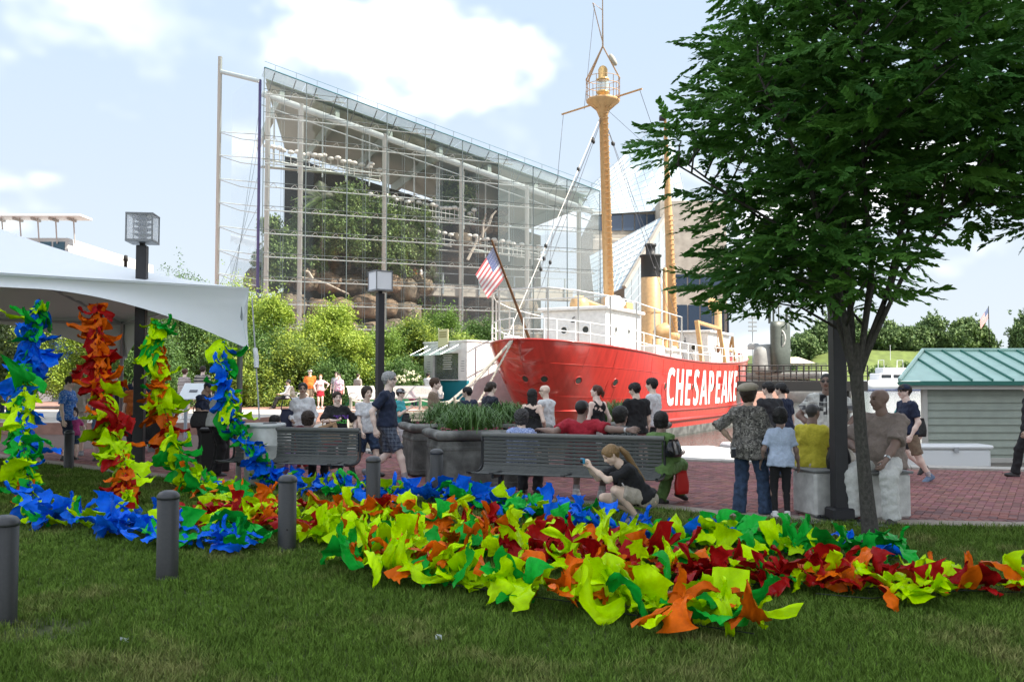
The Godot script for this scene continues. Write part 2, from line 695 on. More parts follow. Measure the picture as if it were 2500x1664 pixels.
func shoe_bones()->Array:
	return [
		bone(Vector3(0.012,-0.05,-0.045),Vector3(0.016,-0.058,0.125),0.036,0.030),
		bone(Vector3(-0.012,-0.05,-0.045),Vector3(-0.016,-0.058,0.125),0.036,0.030),
		bone(Vector3(0,-0.005,-0.012),Vector3(0,-0.038,0.075),0.042,0.034),
		bone(Vector3(0,-0.05,0.1),Vector3(0,-0.06,0.155),0.034,0.026),
		bone(Vector3(0,0.02,-0.01),Vector3(0,-0.02,-0.01),0.042,0.042,2),
		bone(Vector3(0,-0.285,0.05),Vector3(0,-0.285,0.051),0.2,0.2,-1)]
func cap_bones(kind:String)->Array:
	var r:=0.0135 if kind !="stubble" else 0.004
	var b:=[
		bone(Vector3(0,0.034,-0.024),Vector3(0,0.040,0.016),0.083+r,0.075+r),
		bone(Vector3(0,0.0,-0.03),Vector3(0,-0.035,-0.03),0.075+r*0.6,0.052+r*0.6)]
	if kind=="curly" or kind=="afro" or kind=="bob":
		var q:=0.016 if kind !="afro" else 0.03
		b.append(bone(Vector3(0,0.04,-0.03),Vector3(0,0.05,0.0),0.09+q,0.085+q))
		b.append(bone(Vector3(0.045,0.0,-0.02),Vector3(0.05,-0.05,-0.02),0.05+q*0.6,0.042+q*0.6))
		b.append(bone(Vector3(-0.045,0.0,-0.02),Vector3(-0.05,-0.05,-0.02),0.05+q*0.6,0.042+q*0.6))
		b.append(bone(Vector3(0,0.0,-0.05),Vector3(0,-0.06,-0.045),0.07+q*0.6,0.055+q*0.6))
	if kind=="long":
		for s in [-1,1]:
			b.append(bone(Vector3(0.05*s,0.02,-0.03),Vector3(0.06*s,-0.13,-0.035),0.05,0.035))
			b.append(bone(Vector3(0.06*s,-0.13,-0.035),Vector3(0.055*s,-0.24,-0.045),0.035,0.02))
		b.append(bone(Vector3(0,0.0,-0.06),Vector3(0,-0.22,-0.085),0.065,0.045))
	if kind=="bun":
		b.append(bone(Vector3(0,0.045,-0.125),Vector3(0,0.03,-0.135),0.04,0.038))
	if kind=="bundown":
		b.append(bone(Vector3(0,-0.02,-0.12),Vector3(0,-0.035,-0.125),0.045,0.042))
	if kind=="tie":
		b.append(bone(Vector3(0,0.03,-0.11),Vector3(0,0.0,-0.135),0.024,0.026))
	if kind=="tail":
		b.append(bone(Vector3(0,0.03,-0.11),Vector3(0,0.0,-0.135),0.024,0.026))
		b.append(bone(Vector3(0,0.0,-0.135),Vector3(0,-0.14,-0.13),0.028,0.026))
		b.append(bone(Vector3(0,-0.14,-0.13),Vector3(0,-0.27,-0.115),0.026,0.008))
	b.append(bone(Vector3(0,-0.045,0.10),Vector3(0,0.004,0.128),0.09,0.075,-1))
	if kind in ["short","stubble","bun","tail","tie","bundown"]:
		b.append(bone(Vector3(-0.14,-0.045,0.012),Vector3(0.14,-0.045,0.012),0.042,0.042,-1))
		b.append(bone(Vector3(0,-0.17,-0.1),Vector3(0,-0.17,0.05),0.1,0.1,-1))
	return b
func make_protos()->void:
	protos.head=job(head_bones(),0.0065,0.018)
	protos.head_far=job(head_bones(),0.013,0.018)
	protos.hand=job(hand_bones(0.55),0.0055,0.006)
	protos.hand_far=job(hand_bones(0.4),0.010,0.006)
	protos.fist=job(hand_bones(1.15),0.0055,0.006)
	protos.flat=job(hand_bones(0.18),0.0055,0.006)
	protos.shoe=job(shoe_bones(),0.010,0.02)
	for kind in ["short","stubble","curly","afro","bob","long","bun","bundown","tail","tie"]:
		var rough:float={"stubble":0.0,"short":0.013,"curly":0.022,"afro":0.02,"long":0.01,"tail":0.008}.get(kind,0.008)
		var fr:=Vector3(1,1,1) if kind in ["curly","afro","short"] else Vector3(2.6,0.5,2.6)
		protos["hair_"+kind]=job(cap_bones(kind),0.0095,0.022,rough,40.0,fr)
func person(d:Dictionary)->Dictionary:
	var s:float=d.get("h",1.75)/1.75
	var g:float=d.get("g",1.0)
	var fem:bool=d.get("fem",false)
	var far:bool=d.get("far",false)
	var cell:=(0.034 if far else 0.0185)*maxf(0.75,s)
	var lean:float=d.get("lean",0.0)
	var side:float=d.get("side",0.0)
	var tw:float=d.get("twist",0.0)
	var pose:String=d.get("pose","stand")
	var pel:=Vector3(0,0.925,0)
	var ank:=[Vector3(0.095,0.085,0.0),Vector3(-0.095,0.085,0.0)]
	var wr:=[Vector3(0.27,0.80,0.07),Vector3(-0.27,0.80,0.07)]
	var kp:=[Vector3(0.05,0,1),Vector3(-0.05,0,1)]
	var ep:=[Vector3(0.4,0,-1),Vector3(-0.4,0,-1)]
	var toe:=[0.0,0.0]
	if pose=="walk":
		ank=[Vector3(0.08,0.085,0.27),Vector3(-0.08,0.16,-0.34)]
		toe=[-0.15,0.75]
		wr=[Vector3(0.24,0.82,-0.16),Vector3(-0.25,0.84,0.22)]
		pel.y=0.895
	elif pose=="stride":
		ank=[Vector3(0.08,0.16,-0.34),Vector3(-0.08,0.085,0.27)]
		toe=[0.75,-0.15]
		wr=[Vector3(0.25,0.84,0.22),Vector3(-0.24,0.82,-0.16)]
		pel.y=0.895
	elif pose=="sit":
		pel=Vector3(0,0.545,0)
		ank=[Vector3(0.12,0.085,0.42),Vector3(-0.12,0.085,0.42)]
		wr=[Vector3(0.13,0.66,0.30),Vector3(-0.13,0.66,0.30)]
		kp=[Vector3(0.1,1,0.6),Vector3(-0.1,1,0.6)]
	pel=d.get("pel",pel)
	ank=d.get("ank",ank)
	wr=d.get("wr",wr)
	kp=d.get("kp",kp)
	ep=d.get("ep",ep)
	toe=d.get("toe",toe)
	pel*=s
	var up:=Vector3(sin(side),cos(lean)*cos(side),sin(lean)*cos(side)).normalized()
	var left:=Vector3(cos(tw),0,-sin(tw))
	left=(left-up*left.dot(up)).normalized()
	var fwd:=left.cross(up).normalized()
	var frame:=Transform3D(Basis(left,up,fwd)*s,pel)
	var gg:=0.75+0.25*g
	var shw:float=(0.158 if fem else 0.178)*(0.82+0.18*g)
	var sh:=[frame*Vector3(shw,0.435,-0.012),frame*Vector3(-shw,0.435,-0.012)]
	if d.has("shrug"):
		for i in 2:
			sh[i]+=Vector3.UP*d.shrug
	var hip:=[pel+left*0.088*s*gg,pel-left*0.088*s*gg]
	var knee:=[]
	var elbow:=[]
	for i in 2:
		var q:=ik(hip[i],ank[i]*s,0.44*s,0.42*s,kp[i])
		knee.append(q[0])
		ank[i]=q[1]
		q=ik(sh[i],wr[i]*s,0.30*s,0.255*s,ep[i])
		elbow.append(q[0])
		wr[i]=q[1]
	var am:=(0.86 if fem else 1.0)*(0.7+0.3*g)*s
	var lm:=(0.98 if fem else 1.0)*(0.65+0.35*g)*s
	var hs:float=d.get("hs",1.0)*(0.97 if fem else 1.0)
	var neck:Vector3=frame*Vector3(0,0.535,0.005)
	var hd:Vector2=d.get("head",Vector2.ZERO)
	var hb:=Basis(Vector3.UP,hd.x+tw)*Basis(Vector3.RIGHT,hd.y+lean*0.35)
	var hc:Vector3=neck+(up*0.09+hb.y*0.05+hb.z*0.018)*s*hs
	var bb:=[]
	var torso:=[
		bone(frame*Vector3(0.065*gg,0.0,-0.015),frame*Vector3(-0.065*gg,0.0,-0.015),0.112*s*gg,0.112*s*gg),
		bone(frame*Vector3(0.045*g,0.14,0.0),frame*Vector3(-0.045*g,0.14,0.0),(0.088 if fem else 0.098)*s*g,(0.088 if fem else 0.098)*s*g),
		bone(frame*Vector3(0.068,0.29,-0.002),frame*Vector3(-0.068,0.29,-0.002),0.104*s*gg,0.104*s*gg),
		bone(frame*Vector3(0.085,0.38,-0.018),frame*Vector3(-0.085,0.38,-0.018),0.085*s*gg,0.085*s*gg),
		bone(frame*Vector3(0,0.44,-0.025),sh[0],0.062*s,0.056*am),
		bone(frame*Vector3(0,0.44,-0.025),sh[1],0.062*s,0.056*am)]
	if g>1.15:
		torso.append(bone(frame*Vector3(0.03,0.12,0.1*(g-0.9)),frame*Vector3(-0.03,0.12,0.1*(g-0.9)),0.1*s*g,0.1*s*g))
	if fem and not d.has("child"):
		for i in [-1,1]:
			torso.append(bone(frame*Vector3(0.065*i,0.29,0.075),frame*Vector3(0.065*i,0.285,0.085),0.055*s*gg,0.05*s*gg))
		for i in [-1,1]:
			torso.append(bone(frame*Vector3(0.07*i,-0.02,-0.05),frame*Vector3(0.08*i,-0.04,-0.05),0.1*s*gg,0.1*s*gg))
	bb.append_array(torso)
	bb.append(bone(frame*Vector3(0,0.42,-0.03),neck,0.066*s*gg,0.054*s*gg))
	bb.append(bone(neck,hc,0.054*s*gg,0.05*s))
	for i in 2:
		bb.append(bone(sh[i],elbow[i],0.052*am,0.041*am))
		bb.append(bone(elbow[i],(elbow[i]+wr[i])*0.5,0.042*am,0.04*am))
		bb.append(bone((elbow[i]+wr[i])*0.5,wr[i],0.038*am,0.026*am))
		bb.append(bone(hip[i],knee[i],0.088*lm,0.056*lm))
		var calf:Vector3=knee[i].lerp(ank[i],0.3)-(knee[i]-hip[i]).cross(left).normalized()*-0.01
		bb.append(bone(knee[i],calf,0.054*lm,0.055*lm))
		bb.append(bone(calf,ank[i],0.055*lm,0.036*s))
	var e:={"d":d,"s":s,"far":far,"hs":hs,"hb":hb,"hc":hc,"wr":wr,"elbow":elbow,"ank":ank,"knee":knee,"frame":frame,"fwd":fwd,"toe":toe,"neck":neck,"up":up,"left":left,"sh":sh,"hip":hip}
	e.body=job(bb,cell,0.03)
	var wrinkle:=0.017*s
	if d.has("top"):
		var kind:String=d.top[0]
		var ease:float=(0.02 if kind !="loose" else 0.035)*s
		var cl:=[]
		for b in torso:
			cl.append(bone(b[0],b[1],b[2]+ease*0.8,b[3]+ease*0.8))
		var drop:float=d.get("hem",-0.06)
		cl.append(bone(frame*Vector3(0.06*gg,0.16,0.0),frame*Vector3(0.062*gg,drop,-0.005),0.10*s*gg+ease,0.136*s*gg+ease,1))
		cl.append(bone(frame*Vector3(-0.06*gg,0.16,0.0),frame*Vector3(-0.062*gg,drop,-0.005),0.10*s*gg+ease,0.136*s*gg+ease,1))
		for b in cl:
			if b[4]==0 and (frame.affine_inverse()*b[0]).y<0.03:
				b[2]+=0.012*s
				b[3]+=0.012*s
		cl.append(bone(frame*Vector3(0,drop-3.0/s,0),frame*Vector3(0,drop-3.0/s,0.001),3.0,3.0,-1))
		if kind=="tank":
			for b in cl:
				b[2]-=0.008*s
				b[3]-=0.008*s
			for b in cl.duplicate():
				if b[1]==sh[0] or b[1]==sh[1]:
					cl.erase(b)
			for i in [-1,1]:
				cl.append(bone(frame*Vector3(0.075*i,0.38,-0.03),frame*Vector3(0.085*i,0.475,-0.03),0.05*s,0.03*s))
		elif kind=="sleeveless":
			for i in 2:
				cl.append(bone(frame*Vector3(0,0.44,-0.025),sh[i],0.064*s,0.06*am))
		else:
			for i in 2:
				if kind=="long":
					cl.append(bone(sh[i],elbow[i],0.066*am,0.056*am))
					cl.append(bone(elbow[i],elbow[i].lerp(wr[i],d.get("sleeve",0.95)),0.056*am,0.042*am,1))
				else:
					cl.append(bone(sh[i],sh[i].lerp(elbow[i],d.get("sleeve",0.72)),0.068*am,(0.072 if kind !="loose" else 0.09)*am,1))
		cl.append(bone(frame*Vector3(0,0.56,0.05),frame*Vector3(0,0.70,0.05),0.062*s,0.1*s,-1))
		if kind=="tank":
			for b in [bone(frame*Vector3(0,0.47,-0.1),frame*Vector3(0,0.47,0.1),0.055*s,0.055*s,-1)]:
				cl.append(b)
		var carve:=cl.filter(func(b):return b[4]==-1)
		cl=cl.filter(func(b):return b[4] !=-1)
		cl.append_array(carve)
		e.top=job(cl,cell,0.03,wrinkle,9.0,Vector3(1,0.8,1))
		if d.top.size()>2:
			var co:=[]
			for i in 8:
				var a0:=TAU*i/8.0
				var a1:=TAU*(i+1)/8.0
				co.append(bone(frame*Vector3(sin(a0)*0.068,0.485-0.022*cos(a0),cos(a0)*0.06-0.01),frame*Vector3(sin(a1)*0.068,0.485-0.022*cos(a1),cos(a1)*0.06-0.01),0.02*s,0.02*s))
			e.collar=job(co,cell*0.75,0.01)
	if d.has("bot"):
		var kind:String=d.bot[0]
		var cl:=[]
		cl.append(bone(frame*Vector3(0.065*gg,0.0,-0.015),frame*Vector3(-0.065*gg,0.0,-0.015),0.126*s*gg,0.126*s*gg))
		if fem and not d.has("child"):
			for i in [-1,1]:
				cl.append(bone(frame*Vector3(0.07*i,-0.02,-0.05),frame*Vector3(0.08*i,-0.04,-0.05),0.108*s*gg,0.108*s*gg))
		if kind=="skirt":
			cl.append(bone(frame*Vector3(0.03,0.06,0),frame*Vector3(0.05,-0.33,0.0),0.115*s*gg,0.16*s*gg,1))
			cl.append(bone(frame*Vector3(-0.03,0.06,0),frame*Vector3(-0.05,-0.33,0.0),0.115*s*gg,0.16*s*gg,1))
		else:
			for i in 2:
				if kind=="short":
					cl.append(bone(hip[i],hip[i].lerp(knee[i],d.get("leg",0.92)),0.106*lm,0.092*lm,1))
				elif kind=="capri":
					cl.append(bone(hip[i],knee[i],0.106*lm,0.075*lm))
					cl.append(bone(knee[i],knee[i].lerp(ank[i],0.6),0.075*lm,0.062*lm,1))
				elif kind=="tight":
					cl.append(bone(hip[i],knee[i],0.096*lm,0.064*lm))
					cl.append(bone(knee[i],knee[i].lerp(ank[i],0.98),0.064*lm,0.046*lm,1))
				else:
					cl.append(bone(hip[i],knee[i],0.106*lm,0.078*lm))
					var end:Vector3=ank[i]+(ank[i]-knee[i]).normalized()*d.get("break",0.03)*s
					cl.append(bone(knee[i],end,0.078*lm,0.076*lm if kind=="long" else 0.086*lm,1))
		e.bot=job(cl,cell,0.03,wrinkle*(0.9 if kind !="tight" else 0.3),8.0,Vector3(1,1.1,1))
	cast.append(e)
	return e
func skin_mesh(e:Dictionary)->ArrayMesh:
	var r0:Array=body_done[e.body]
	var r:=[r0[0].duplicate(),r0[1].duplicate(),r0[2].duplicate()]
	var skin:Color=e.d.skin
	var cols:=PackedColorArray()
	cols.resize(r[0].size())
	cols.fill(skin)
	var hp:Array=body_done[protos.head_far if e.far else protos.head]
	net_add(r,hp,Transform3D(e.hb*(e.s*e.hs),e.hc))
	for p in hp[0]:
		var t:=head_tint(p)
		cols.append(Color(skin.r*t.r,skin.g*t.g,skin.b*t.b))
	for i in 2:
		var y:Vector3=(e.elbow[i]-e.wr[i]).normalized()
		var zdir:Vector3=e.fwd
		if e.d.has("thumb"):
			zdir=e.d.thumb[i]
		var z:Vector3=(zdir-y*zdir.dot(y)).normalized()
		if z.length()<0.1:
			z=(e.up-y*e.up.dot(y)).normalized()
		var x:=y.cross(z)
		var b:Basis=Basis(x,y,z)*(e.s*(0.92 if e.d.get("fem",false) else 1.0))
		if i==1:
			b.x=-b.x
		var kind:String="hand_far" if e.far else e.d.get("grip",["hand","hand"])[i]
		if e.d.has("bend"):
			b=b*Basis(Vector3.BACK,e.d.bend[i])
		net_add(r,body_done[protos[kind]],Transform3D(b,e.wr[i]))
	while cols.size()<r[0].size():
		cols.append(skin)
	return net_mesh(r,cols)
func finish_people()->void:
	run_jobs()
	var skin_m:=mat("skin",Color.WHITE,0.55,{"vc":true,"norm":normal_tex("pores",0.05,2.0),"nscale":0.25,"scale":3.0})
	for e in cast:
		var d:Dictionary=e.d
		var o:=thing("person",d.label,"person",Vector3(d.at.x,d.get("y",0.0),d.at.y),d.get("yaw",0.0),d.get("group",""))
		e.node=o
		part(o,"body",skin_mesh(e),skin_m)
		if e.has("top"):
			part(o,d.get("top_name","shirt"),net_mesh(body_done[e.top]),d.top[1])
		if e.has("collar"):
			part(o,"collar",net_mesh(body_done[e.collar]),d.top[2])
		if e.has("bot"):
			part(o,{"short":"shorts","skirt":"skirt","tight":"leggings"}.get(d.bot[0],"trousers"),net_mesh(body_done[e.bot]),d.bot[1])
		if d.has("shoe"):
			var sm:=cached("shoe_mesh",func():return net_mesh(body_done[protos.shoe]))
			for i in 2:
				var out:=0.14 if i==0 else-0.14
				var b:Basis=Basis(Vector3.UP,out+d.get("footyaw",[0.0,0.0])[i])*Basis(Vector3.RIGHT,e.toe[i])
				part(o,"shoe",sm,d.shoe,Transform3D(b*e.s*1.02,e.ank[i]))
				if d.has("sock"):
					var st:=shape()
					st.set_smooth_group(1)
					tube(st,[e.ank[i]-Vector3(0,0.02,0),e.ank[i].lerp(e.knee[i],d.get("sock_high",0.2))],[0.046*e.s,0.05*e.s],10)
					part(o,"sock",done(st),d.sock)
		var ht:Transform3D=Transform3D(e.hb*(e.s*e.hs),e.hc)
		if d.has("hair"):
			var hk:String=d.hair[0]
			var hm:=cached("hair_"+hk,func():return net_mesh(body_done[protos["hair_"+hk]]))
			part(o,"hair",hm,d.hair[1],ht)
		if d.has("beard"):
			var st:=shape()
			box(st,Vector3(-0.03,-0.105,0.05),Vector3(0.03,-0.068,0.088),0.02)
			part(o,"beard",done(st),d.beard,ht)
		if d.has("glasses"):
			part(o,"glasses",cached("glasses",glasses_mesh),d.glasses,ht)
		if d.has("hat"):
			var make:Callable={"cap":hat_cap,"fedora":hat_fedora,"flat":hat_flat}[d.hat[0]]
			make.call(o,d.hat[1],ht,d.hat[2] if d.hat.size()>2 else null)
		if d.has("extra"):
			(d.extra as Callable).call(o,e)
func glasses_mesh()->Mesh:
	var st:=shape()
	for s in [-1,1]:
		box(st,Vector3(0.034*s-0.023,-0.006,0.092),Vector3(0.034*s+0.023,0.024,0.101),0.006)
		box(st,Vector3(0.066*s-0.012,0.010,0.0),Vector3(0.066*s+0.014,0.018,0.094),0.002)
	box(st,Vector3(-0.012,0.010,0.096),Vector3(0.012,0.018,0.103),0.002)
	return done(st)
func hat_cap(o:Node3D,m:Material,t:Transform3D,brim)->void:
	var st:=shape()
	var prof:=[]
	for i in 9:
		var a:=PI/2*i/8.0
		prof.append(Vector2(cos(a)*0.102,0.045+sin(a)*0.085))
	lathe(st,prof,18,Vector3(0,0,-0.006))
	part(o,"cap",done(st),m,t)
	st=shape()
	st.set_smooth_group(1)
	for i in 10:
		var a0:=-1.15+2.3*i/10.0
		var a1:=-1.15+2.3*(i+1)/10.0
		for q in [[0.0,0.004],[0.0,-0.004]]:
			quad(st,Vector3(sin(a0)*0.098,0.05+q[1],cos(a0)*0.098),Vector3(sin(a1)*0.098,0.05+q[1],cos(a1)*0.098),Vector3(sin(a1)*0.098,0.04+q[1],0.055+cos(a1)*0.125),Vector3(sin(a0)*0.098,0.04+q[1],0.055+cos(a0)*0.125))
	part(o,"visor",done(st),brim if brim else m,t)
func hat_fedora(o:Node3D,m:Material,t:Transform3D,band)->void:
	var st:=shape()
	lathe(st,[Vector2(0.0,0.135),Vector2(0.05,0.142),Vector2(0.082,0.13),Vector2(0.092,0.06),Vector2(0.097,0.045),Vector2(0.15,0.035),Vector2(0.152,0.042),Vector2(0.1,0.052)],24)
	part(o,"hat",done(st),m,t)
	st=shape()
	lathe(st,[Vector2(0.0995,0.05),Vector2(0.0955,0.088)],24)
	part(o,"hat_band",done(st),band,t)
func hat_flat(o:Node3D,m:Material,t:Transform3D,_b)->void:
	var st:=shape()
	var prof:=[Vector2(0.0,0.138),Vector2(0.06,0.132),Vector2(0.105,0.108),Vector2(0.122,0.078),Vector2(0.112,0.052),Vector2(0.098,0.042)]
	lathe(st,prof,24,Vector3(0,0.012,-0.012),Basis(Vector3.RIGHT,-0.14).scaled(Vector3(1.16,1.1,1.22)))
	box(st,Vector3(-0.06,0.05,0.10),Vector3(0.06,0.064,0.165),0.006)
	part(o,"cap",done(st),m,t)
# ---------------------------------------------------------------- who stands where
func cloth(key:String,c:Color,o:Dictionary={})->StandardMaterial3D:
	var q:={"norm":normal_tex("wrinkle",0.012,14.0,3),"nscale":0.55,"scale":2.2,"rim":0.15,"tex":noise_tex("cloth",0.03,0.86,1.0,4)}
	q.merge(o,true)
	return mat("cloth_"+key,c,0.9,q)
func print_tex(key:String,kind:String,cols:Array,size:=128)->ImageTexture:
	if tex.has(key):
		return tex[key]
	var im:=Image.create(size,size,true,Image.FORMAT_RGB8)
	im.fill(cols[0])
	var r:=RandomNumberGenerator.new()
	r.seed=key.hash()
	if kind=="plaid":
		for i in range(0,size,16):
			for k in 2:
				var c:Color=cols[1+(i/16+k)%(cols.size()-1)]
				var a:=Image.create(size,5 if k==0 else 2,false,Image.FORMAT_RGBA8)
				a.fill(Color(c,0.55))
				im.convert(Image.FORMAT_RGBA8)
				im.blend_rect(a,Rect2i(0,0,size,a.get_height()),Vector2i(0,i+k*9))
				a.resize(a.get_height(),size)
				im.blend_rect(a,Rect2i(0,0,a.get_width(),size),Vector2i(i+k*9,0))
	elif kind=="stripe":
		for i in range(0,size,32):
			im.fill_rect(Rect2i(0,i,size,14),cols[1])
			if cols.size()>2:
				im.fill_rect(Rect2i(0,i+17,size,4),cols[2])
	elif kind=="block":
		for i in 26:
			im.fill_rect(Rect2i(r.randi()%size,r.randi()%size,14+r.randi()%24,12+r.randi()%22),cols[r.randi()%cols.size()])
	else:
		for i in 340:
			var x:=r.randi()%size
			var y:=r.randi()%size
			var c:Color=cols[1+r.randi()%(cols.size()-1)]
			var a:=r.randf()*TAU
			for k in 9:
				var q:=Vector2(x,y)+Vector2.from_angle(a+k*0.16)*k*0.9
				im.fill_rect(Rect2i(int(q.x)%size,int(q.y)%size,2,2),c)
	var t:=ImageTexture.create_from_image(im)
	tex[key]=t
	return t
func hair_mat(key:String,c:Color)->StandardMaterial3D:
	return mat("hair_"+key,c,0.5,{"norm":normal_tex("strands",0.05,10.0,3),"nscale":0.8,"scale":Vector3(9,2.0,9),"tex":noise_tex("strand_tone",0.05,0.55,1.0,3)})
func chest_print(text:String,size:float,c:Color,dy:float,key:String,wid:=0.0)->Callable:
	return func(o:Node3D,e:Dictionary):
		var tm:=TextMesh.new()
		tm.text=text
		tm.font_size=24
		tm.pixel_size=size/24.0
		tm.depth=0.002
		var f:=SystemFont.new()
		f.font_names=["Droid Sans"]
		f.font_weight=700
		tm.font=f
		part(o,"print",tm,mat("print_"+key,c,0.8),e.frame*Transform3D(Basis(Vector3.RIGHT,0.12),Vector3(0.055,dy,wid)))
func cast_people()->void:
	make_protos()
	var fair:=lin(0.64,0.37,0.26)
	var tan:=lin(0.54,0.30,0.19)
	var brown:=lin(0.17,0.08,0.045)
	var dark:=lin(0.05,0.024,0.016)
	var olive:=lin(0.30,0.165,0.10)
	var black:=cloth("black",lin(0.014,0.014,0.016))
	var white:=cloth("white",lin(0.78,0.79,0.8))
	var navy:=cloth("navy",lin(0.016,0.026,0.06))
	var denim:=cloth("denim",lin(0.045,0.085,0.17),{"tex":noise_tex("denim",0.012,0.55,1.0,5)})
	var charcoal:=cloth("charcoal",lin(0.035,0.037,0.042))
	var cream:=cloth("cream",lin(0.62,0.58,0.49))
	var khaki:=cloth("khaki",lin(0.27,0.205,0.14))
	var shoe_white:=mat("shoe_white",lin(0.72,0.72,0.72),0.6)
	var shoe_dark:=mat("shoe_dark",lin(0.03,0.028,0.027),0.5)
	var shoe_grey:=mat("shoe_grey",lin(0.19,0.2,0.22),0.6)
	var sock:=mat("sock_white",lin(0.75,0.75,0.75),0.9)
	var h_dark:=hair_mat("dark",lin(0.012,0.010,0.009))
	var h_brown:=hair_mat("brown",lin(0.055,0.030,0.016))
	var h_red:=hair_mat("red",lin(0.16,0.055,0.025))
	var h_grey:=hair_mat("grey",lin(0.62,0.62,0.62))
	var h_iron:=hair_mat("iron",lin(0.09,0.085,0.085))
	var h_blond:=hair_mat("blond",lin(0.46,0.28,0.11))
	var specs:=mat("sunglasses",lin(0.012,0.012,0.014),0.15)
	var R:=PI/2
	person({"label":"person with silver hair and sunglasses in navy polo shirt and plaid shorts, walking","at":Vector2(-1.98,-14.4),"yaw":R-0.12,"h":1.83,"skin":fair,"pose":"walk","ank":[Vector3(0.08,0.17,-0.32),Vector3(-0.08,0.085,0.30)],"toe":[0.8,-0.1],"wr":[Vector3(0.26,0.82,0.02),Vector3(-0.25,0.84,-0.13)],"top":["tee",navy,navy],"bot":["short",cloth("plaid_blue",Color.WHITE,{"tex":print_tex("plaid_blue","plaid",[Color(0.13,0.15,0.2),Color(0.62,0.66,0.72),Color(0.3,0.34,0.42)]),"scale":4.0})],"leg":0.98,"shoe":shoe_grey,"sock":sock,"hair":["short",h_grey],"glasses":specs,"beard":h_grey,"hem":-0.03})
	person({"label":"person with dark bob in white tee and denim shorts behind the silver haired walker","at":Vector2(-2.5,-15.5),"yaw":0.75,"h":1.58,"g":1.15,"fem":true,"skin":tan,"pose":"walk","head":Vector2(-0.1,0.0),"top":["tee",white],"bot":["short",denim],"leg":1.0,"shoe":shoe_dark,"hair":["bob",h_brown],"hem":-0.08})
	person({"label":"person in black tee with purple and green lettering carrying a paper bag","at":Vector2(-2.95,-15.2),"yaw":0.35,"h":1.5,"g":1.2,"fem":true,"skin":fair,"pose":"walk","ank":[Vector3(0.08,0.085,0.2),Vector3(-0.1,0.1,-0.2)],"wr":[Vector3(0.34,0.86,0.08),Vector3(-0.06,1.13,0.27)],"ep":[Vector3(1,0,-0.3),Vector3(-1,-0.3,-0.2)],"grip":["hand","fist"],"top":["loose",black],"sleeve":0.95,"bot":["capri",charcoal],"shoe":shoe_white,"hair":["tail",h_brown],"hem":-0.16,"head":Vector2(0.1,0.05),"extra":haze_print})
	person({"label":"person with hair in a top knot and white long sleeved top, navy bag on shoulder","at":Vector2(-3.85,-16.6),"yaw":0.2,"h":1.62,"g":1.2,"fem":true,"skin":brown,"top":["long",white],"bot":["long",cloth("red",lin(0.35,0.02,0.03))],"shoe":shoe_dark,"hair":["bun",h_dark],"wr":[Vector3(0.22,0.92,0.18),Vector3(-0.20,0.98,0.17)],"glasses":specs})
	person({"label":"person in turquoise top, pale cap and white capri trousers walking by the quay","at":Vector2(-2.35,-18.9),"yaw":R-0.3,"h":1.52,"fem":true,"skin":tan,"pose":"stride","wr":[Vector3(0.30,1.0,-0.2),Vector3(-0.1,1.2,0.26)],"top":["tee",cloth("turquoise",lin(0.06,0.42,0.46))],"bot":["capri",white],"shoe":shoe_dark,"hair":["short",h_brown],"hat":["cap",cloth("capgrey",lin(0.4,0.42,0.45))],"glasses":specs})
	person({"label":"person with short sandy hair in beige shirt behind the grass planters","at":Vector2(-1.52,-17.6),"yaw":R-0.1,"h":1.71,"skin":fair,"top":["tee",cloth("beige",lin(0.26,0.19,0.13)),cloth("beige",Color())],"bot":["long",khaki],"shoe":shoe_dark,"hair":["short",hair_mat("sandy",lin(0.13,0.065,0.03))]})
	person({"label":"person with short black hair and navy tee seen from behind by the ropes","at":Vector2(-0.86,-17.6),"yaw":PI+0.75,"h":1.53,"skin":olive,"head":Vector2(0.5,0.0),"top":["tee",navy],"bot":["long",charcoal],"shoe":shoe_dark,"hair":["short",h_dark]})
	person({"label":"person with low brown bun in dark spotted blouse reaching towards the planter","at":Vector2(-0.38,-15.9),"yaw":R+0.6,"h":1.64,"fem":true,"skin":fair,"wr":[Vector3(0.10,1.14,0.26),Vector3(-0.1,0.93,0.42)],"ep":[Vector3(1,0,-0.4),Vector3(-0.6,-0.2,-1)],"top":["loose",cloth("spotted",Color.WHITE,{"tex":print_tex("spotted","dot",[Color(0.06,0.075,0.12),Color(0.3,0.32,0.4),Color(0.1,0.12,0.18)]),"scale":4.0})],"sleeve":1.0,"bot":["long",charcoal],"shoe":shoe_dark,"hair":["bundown",h_brown]})
	person({"label":"person with long black hair in black tank top beside the bald one","at":Vector2(0.34,-15.3),"yaw":PI-0.35,"h":1.52,"fem":true,"skin":tan,"head":Vector2(0.5,0.0),"wr":[Vector3(0.2,0.95,0.1),Vector3(-0.22,0.95,0.12)],"top":["tank",black],"bot":["short",black],"shoe":shoe_dark,"hair":["long",h_dark]})
	person({"label":"bald person with sunglasses in white sleeveless shirt and black shorts","at":Vector2(0.60,-15.9),"yaw":-R-0.65,"h":1.58,"skin":tan,"head":Vector2(0.45,0.05),"wr":[Vector3(0.24,0.86,0.1),Vector3(-0.2,0.9,0.2)],"top":["sleeveless",white],"bot":["short",black],"leg":1.0,"shoe":shoe_white,"glasses":specs,"hem":-0.1})
	person({"label":"person with red ponytail, black camisole and white skirt looking up","at":Vector2(1.45,-15.4),"yaw":-R-0.9,"h":1.58,"fem":true,"skin":fair,"head":Vector2(0.75,-0.25),"wr":[Vector3(0.13,1.0,0.24),Vector3(-0.25,0.85,0.0)],"top":["tank",black],"bot":["skirt",white],"shoe":shoe_white,"hair":["tail",h_red]})
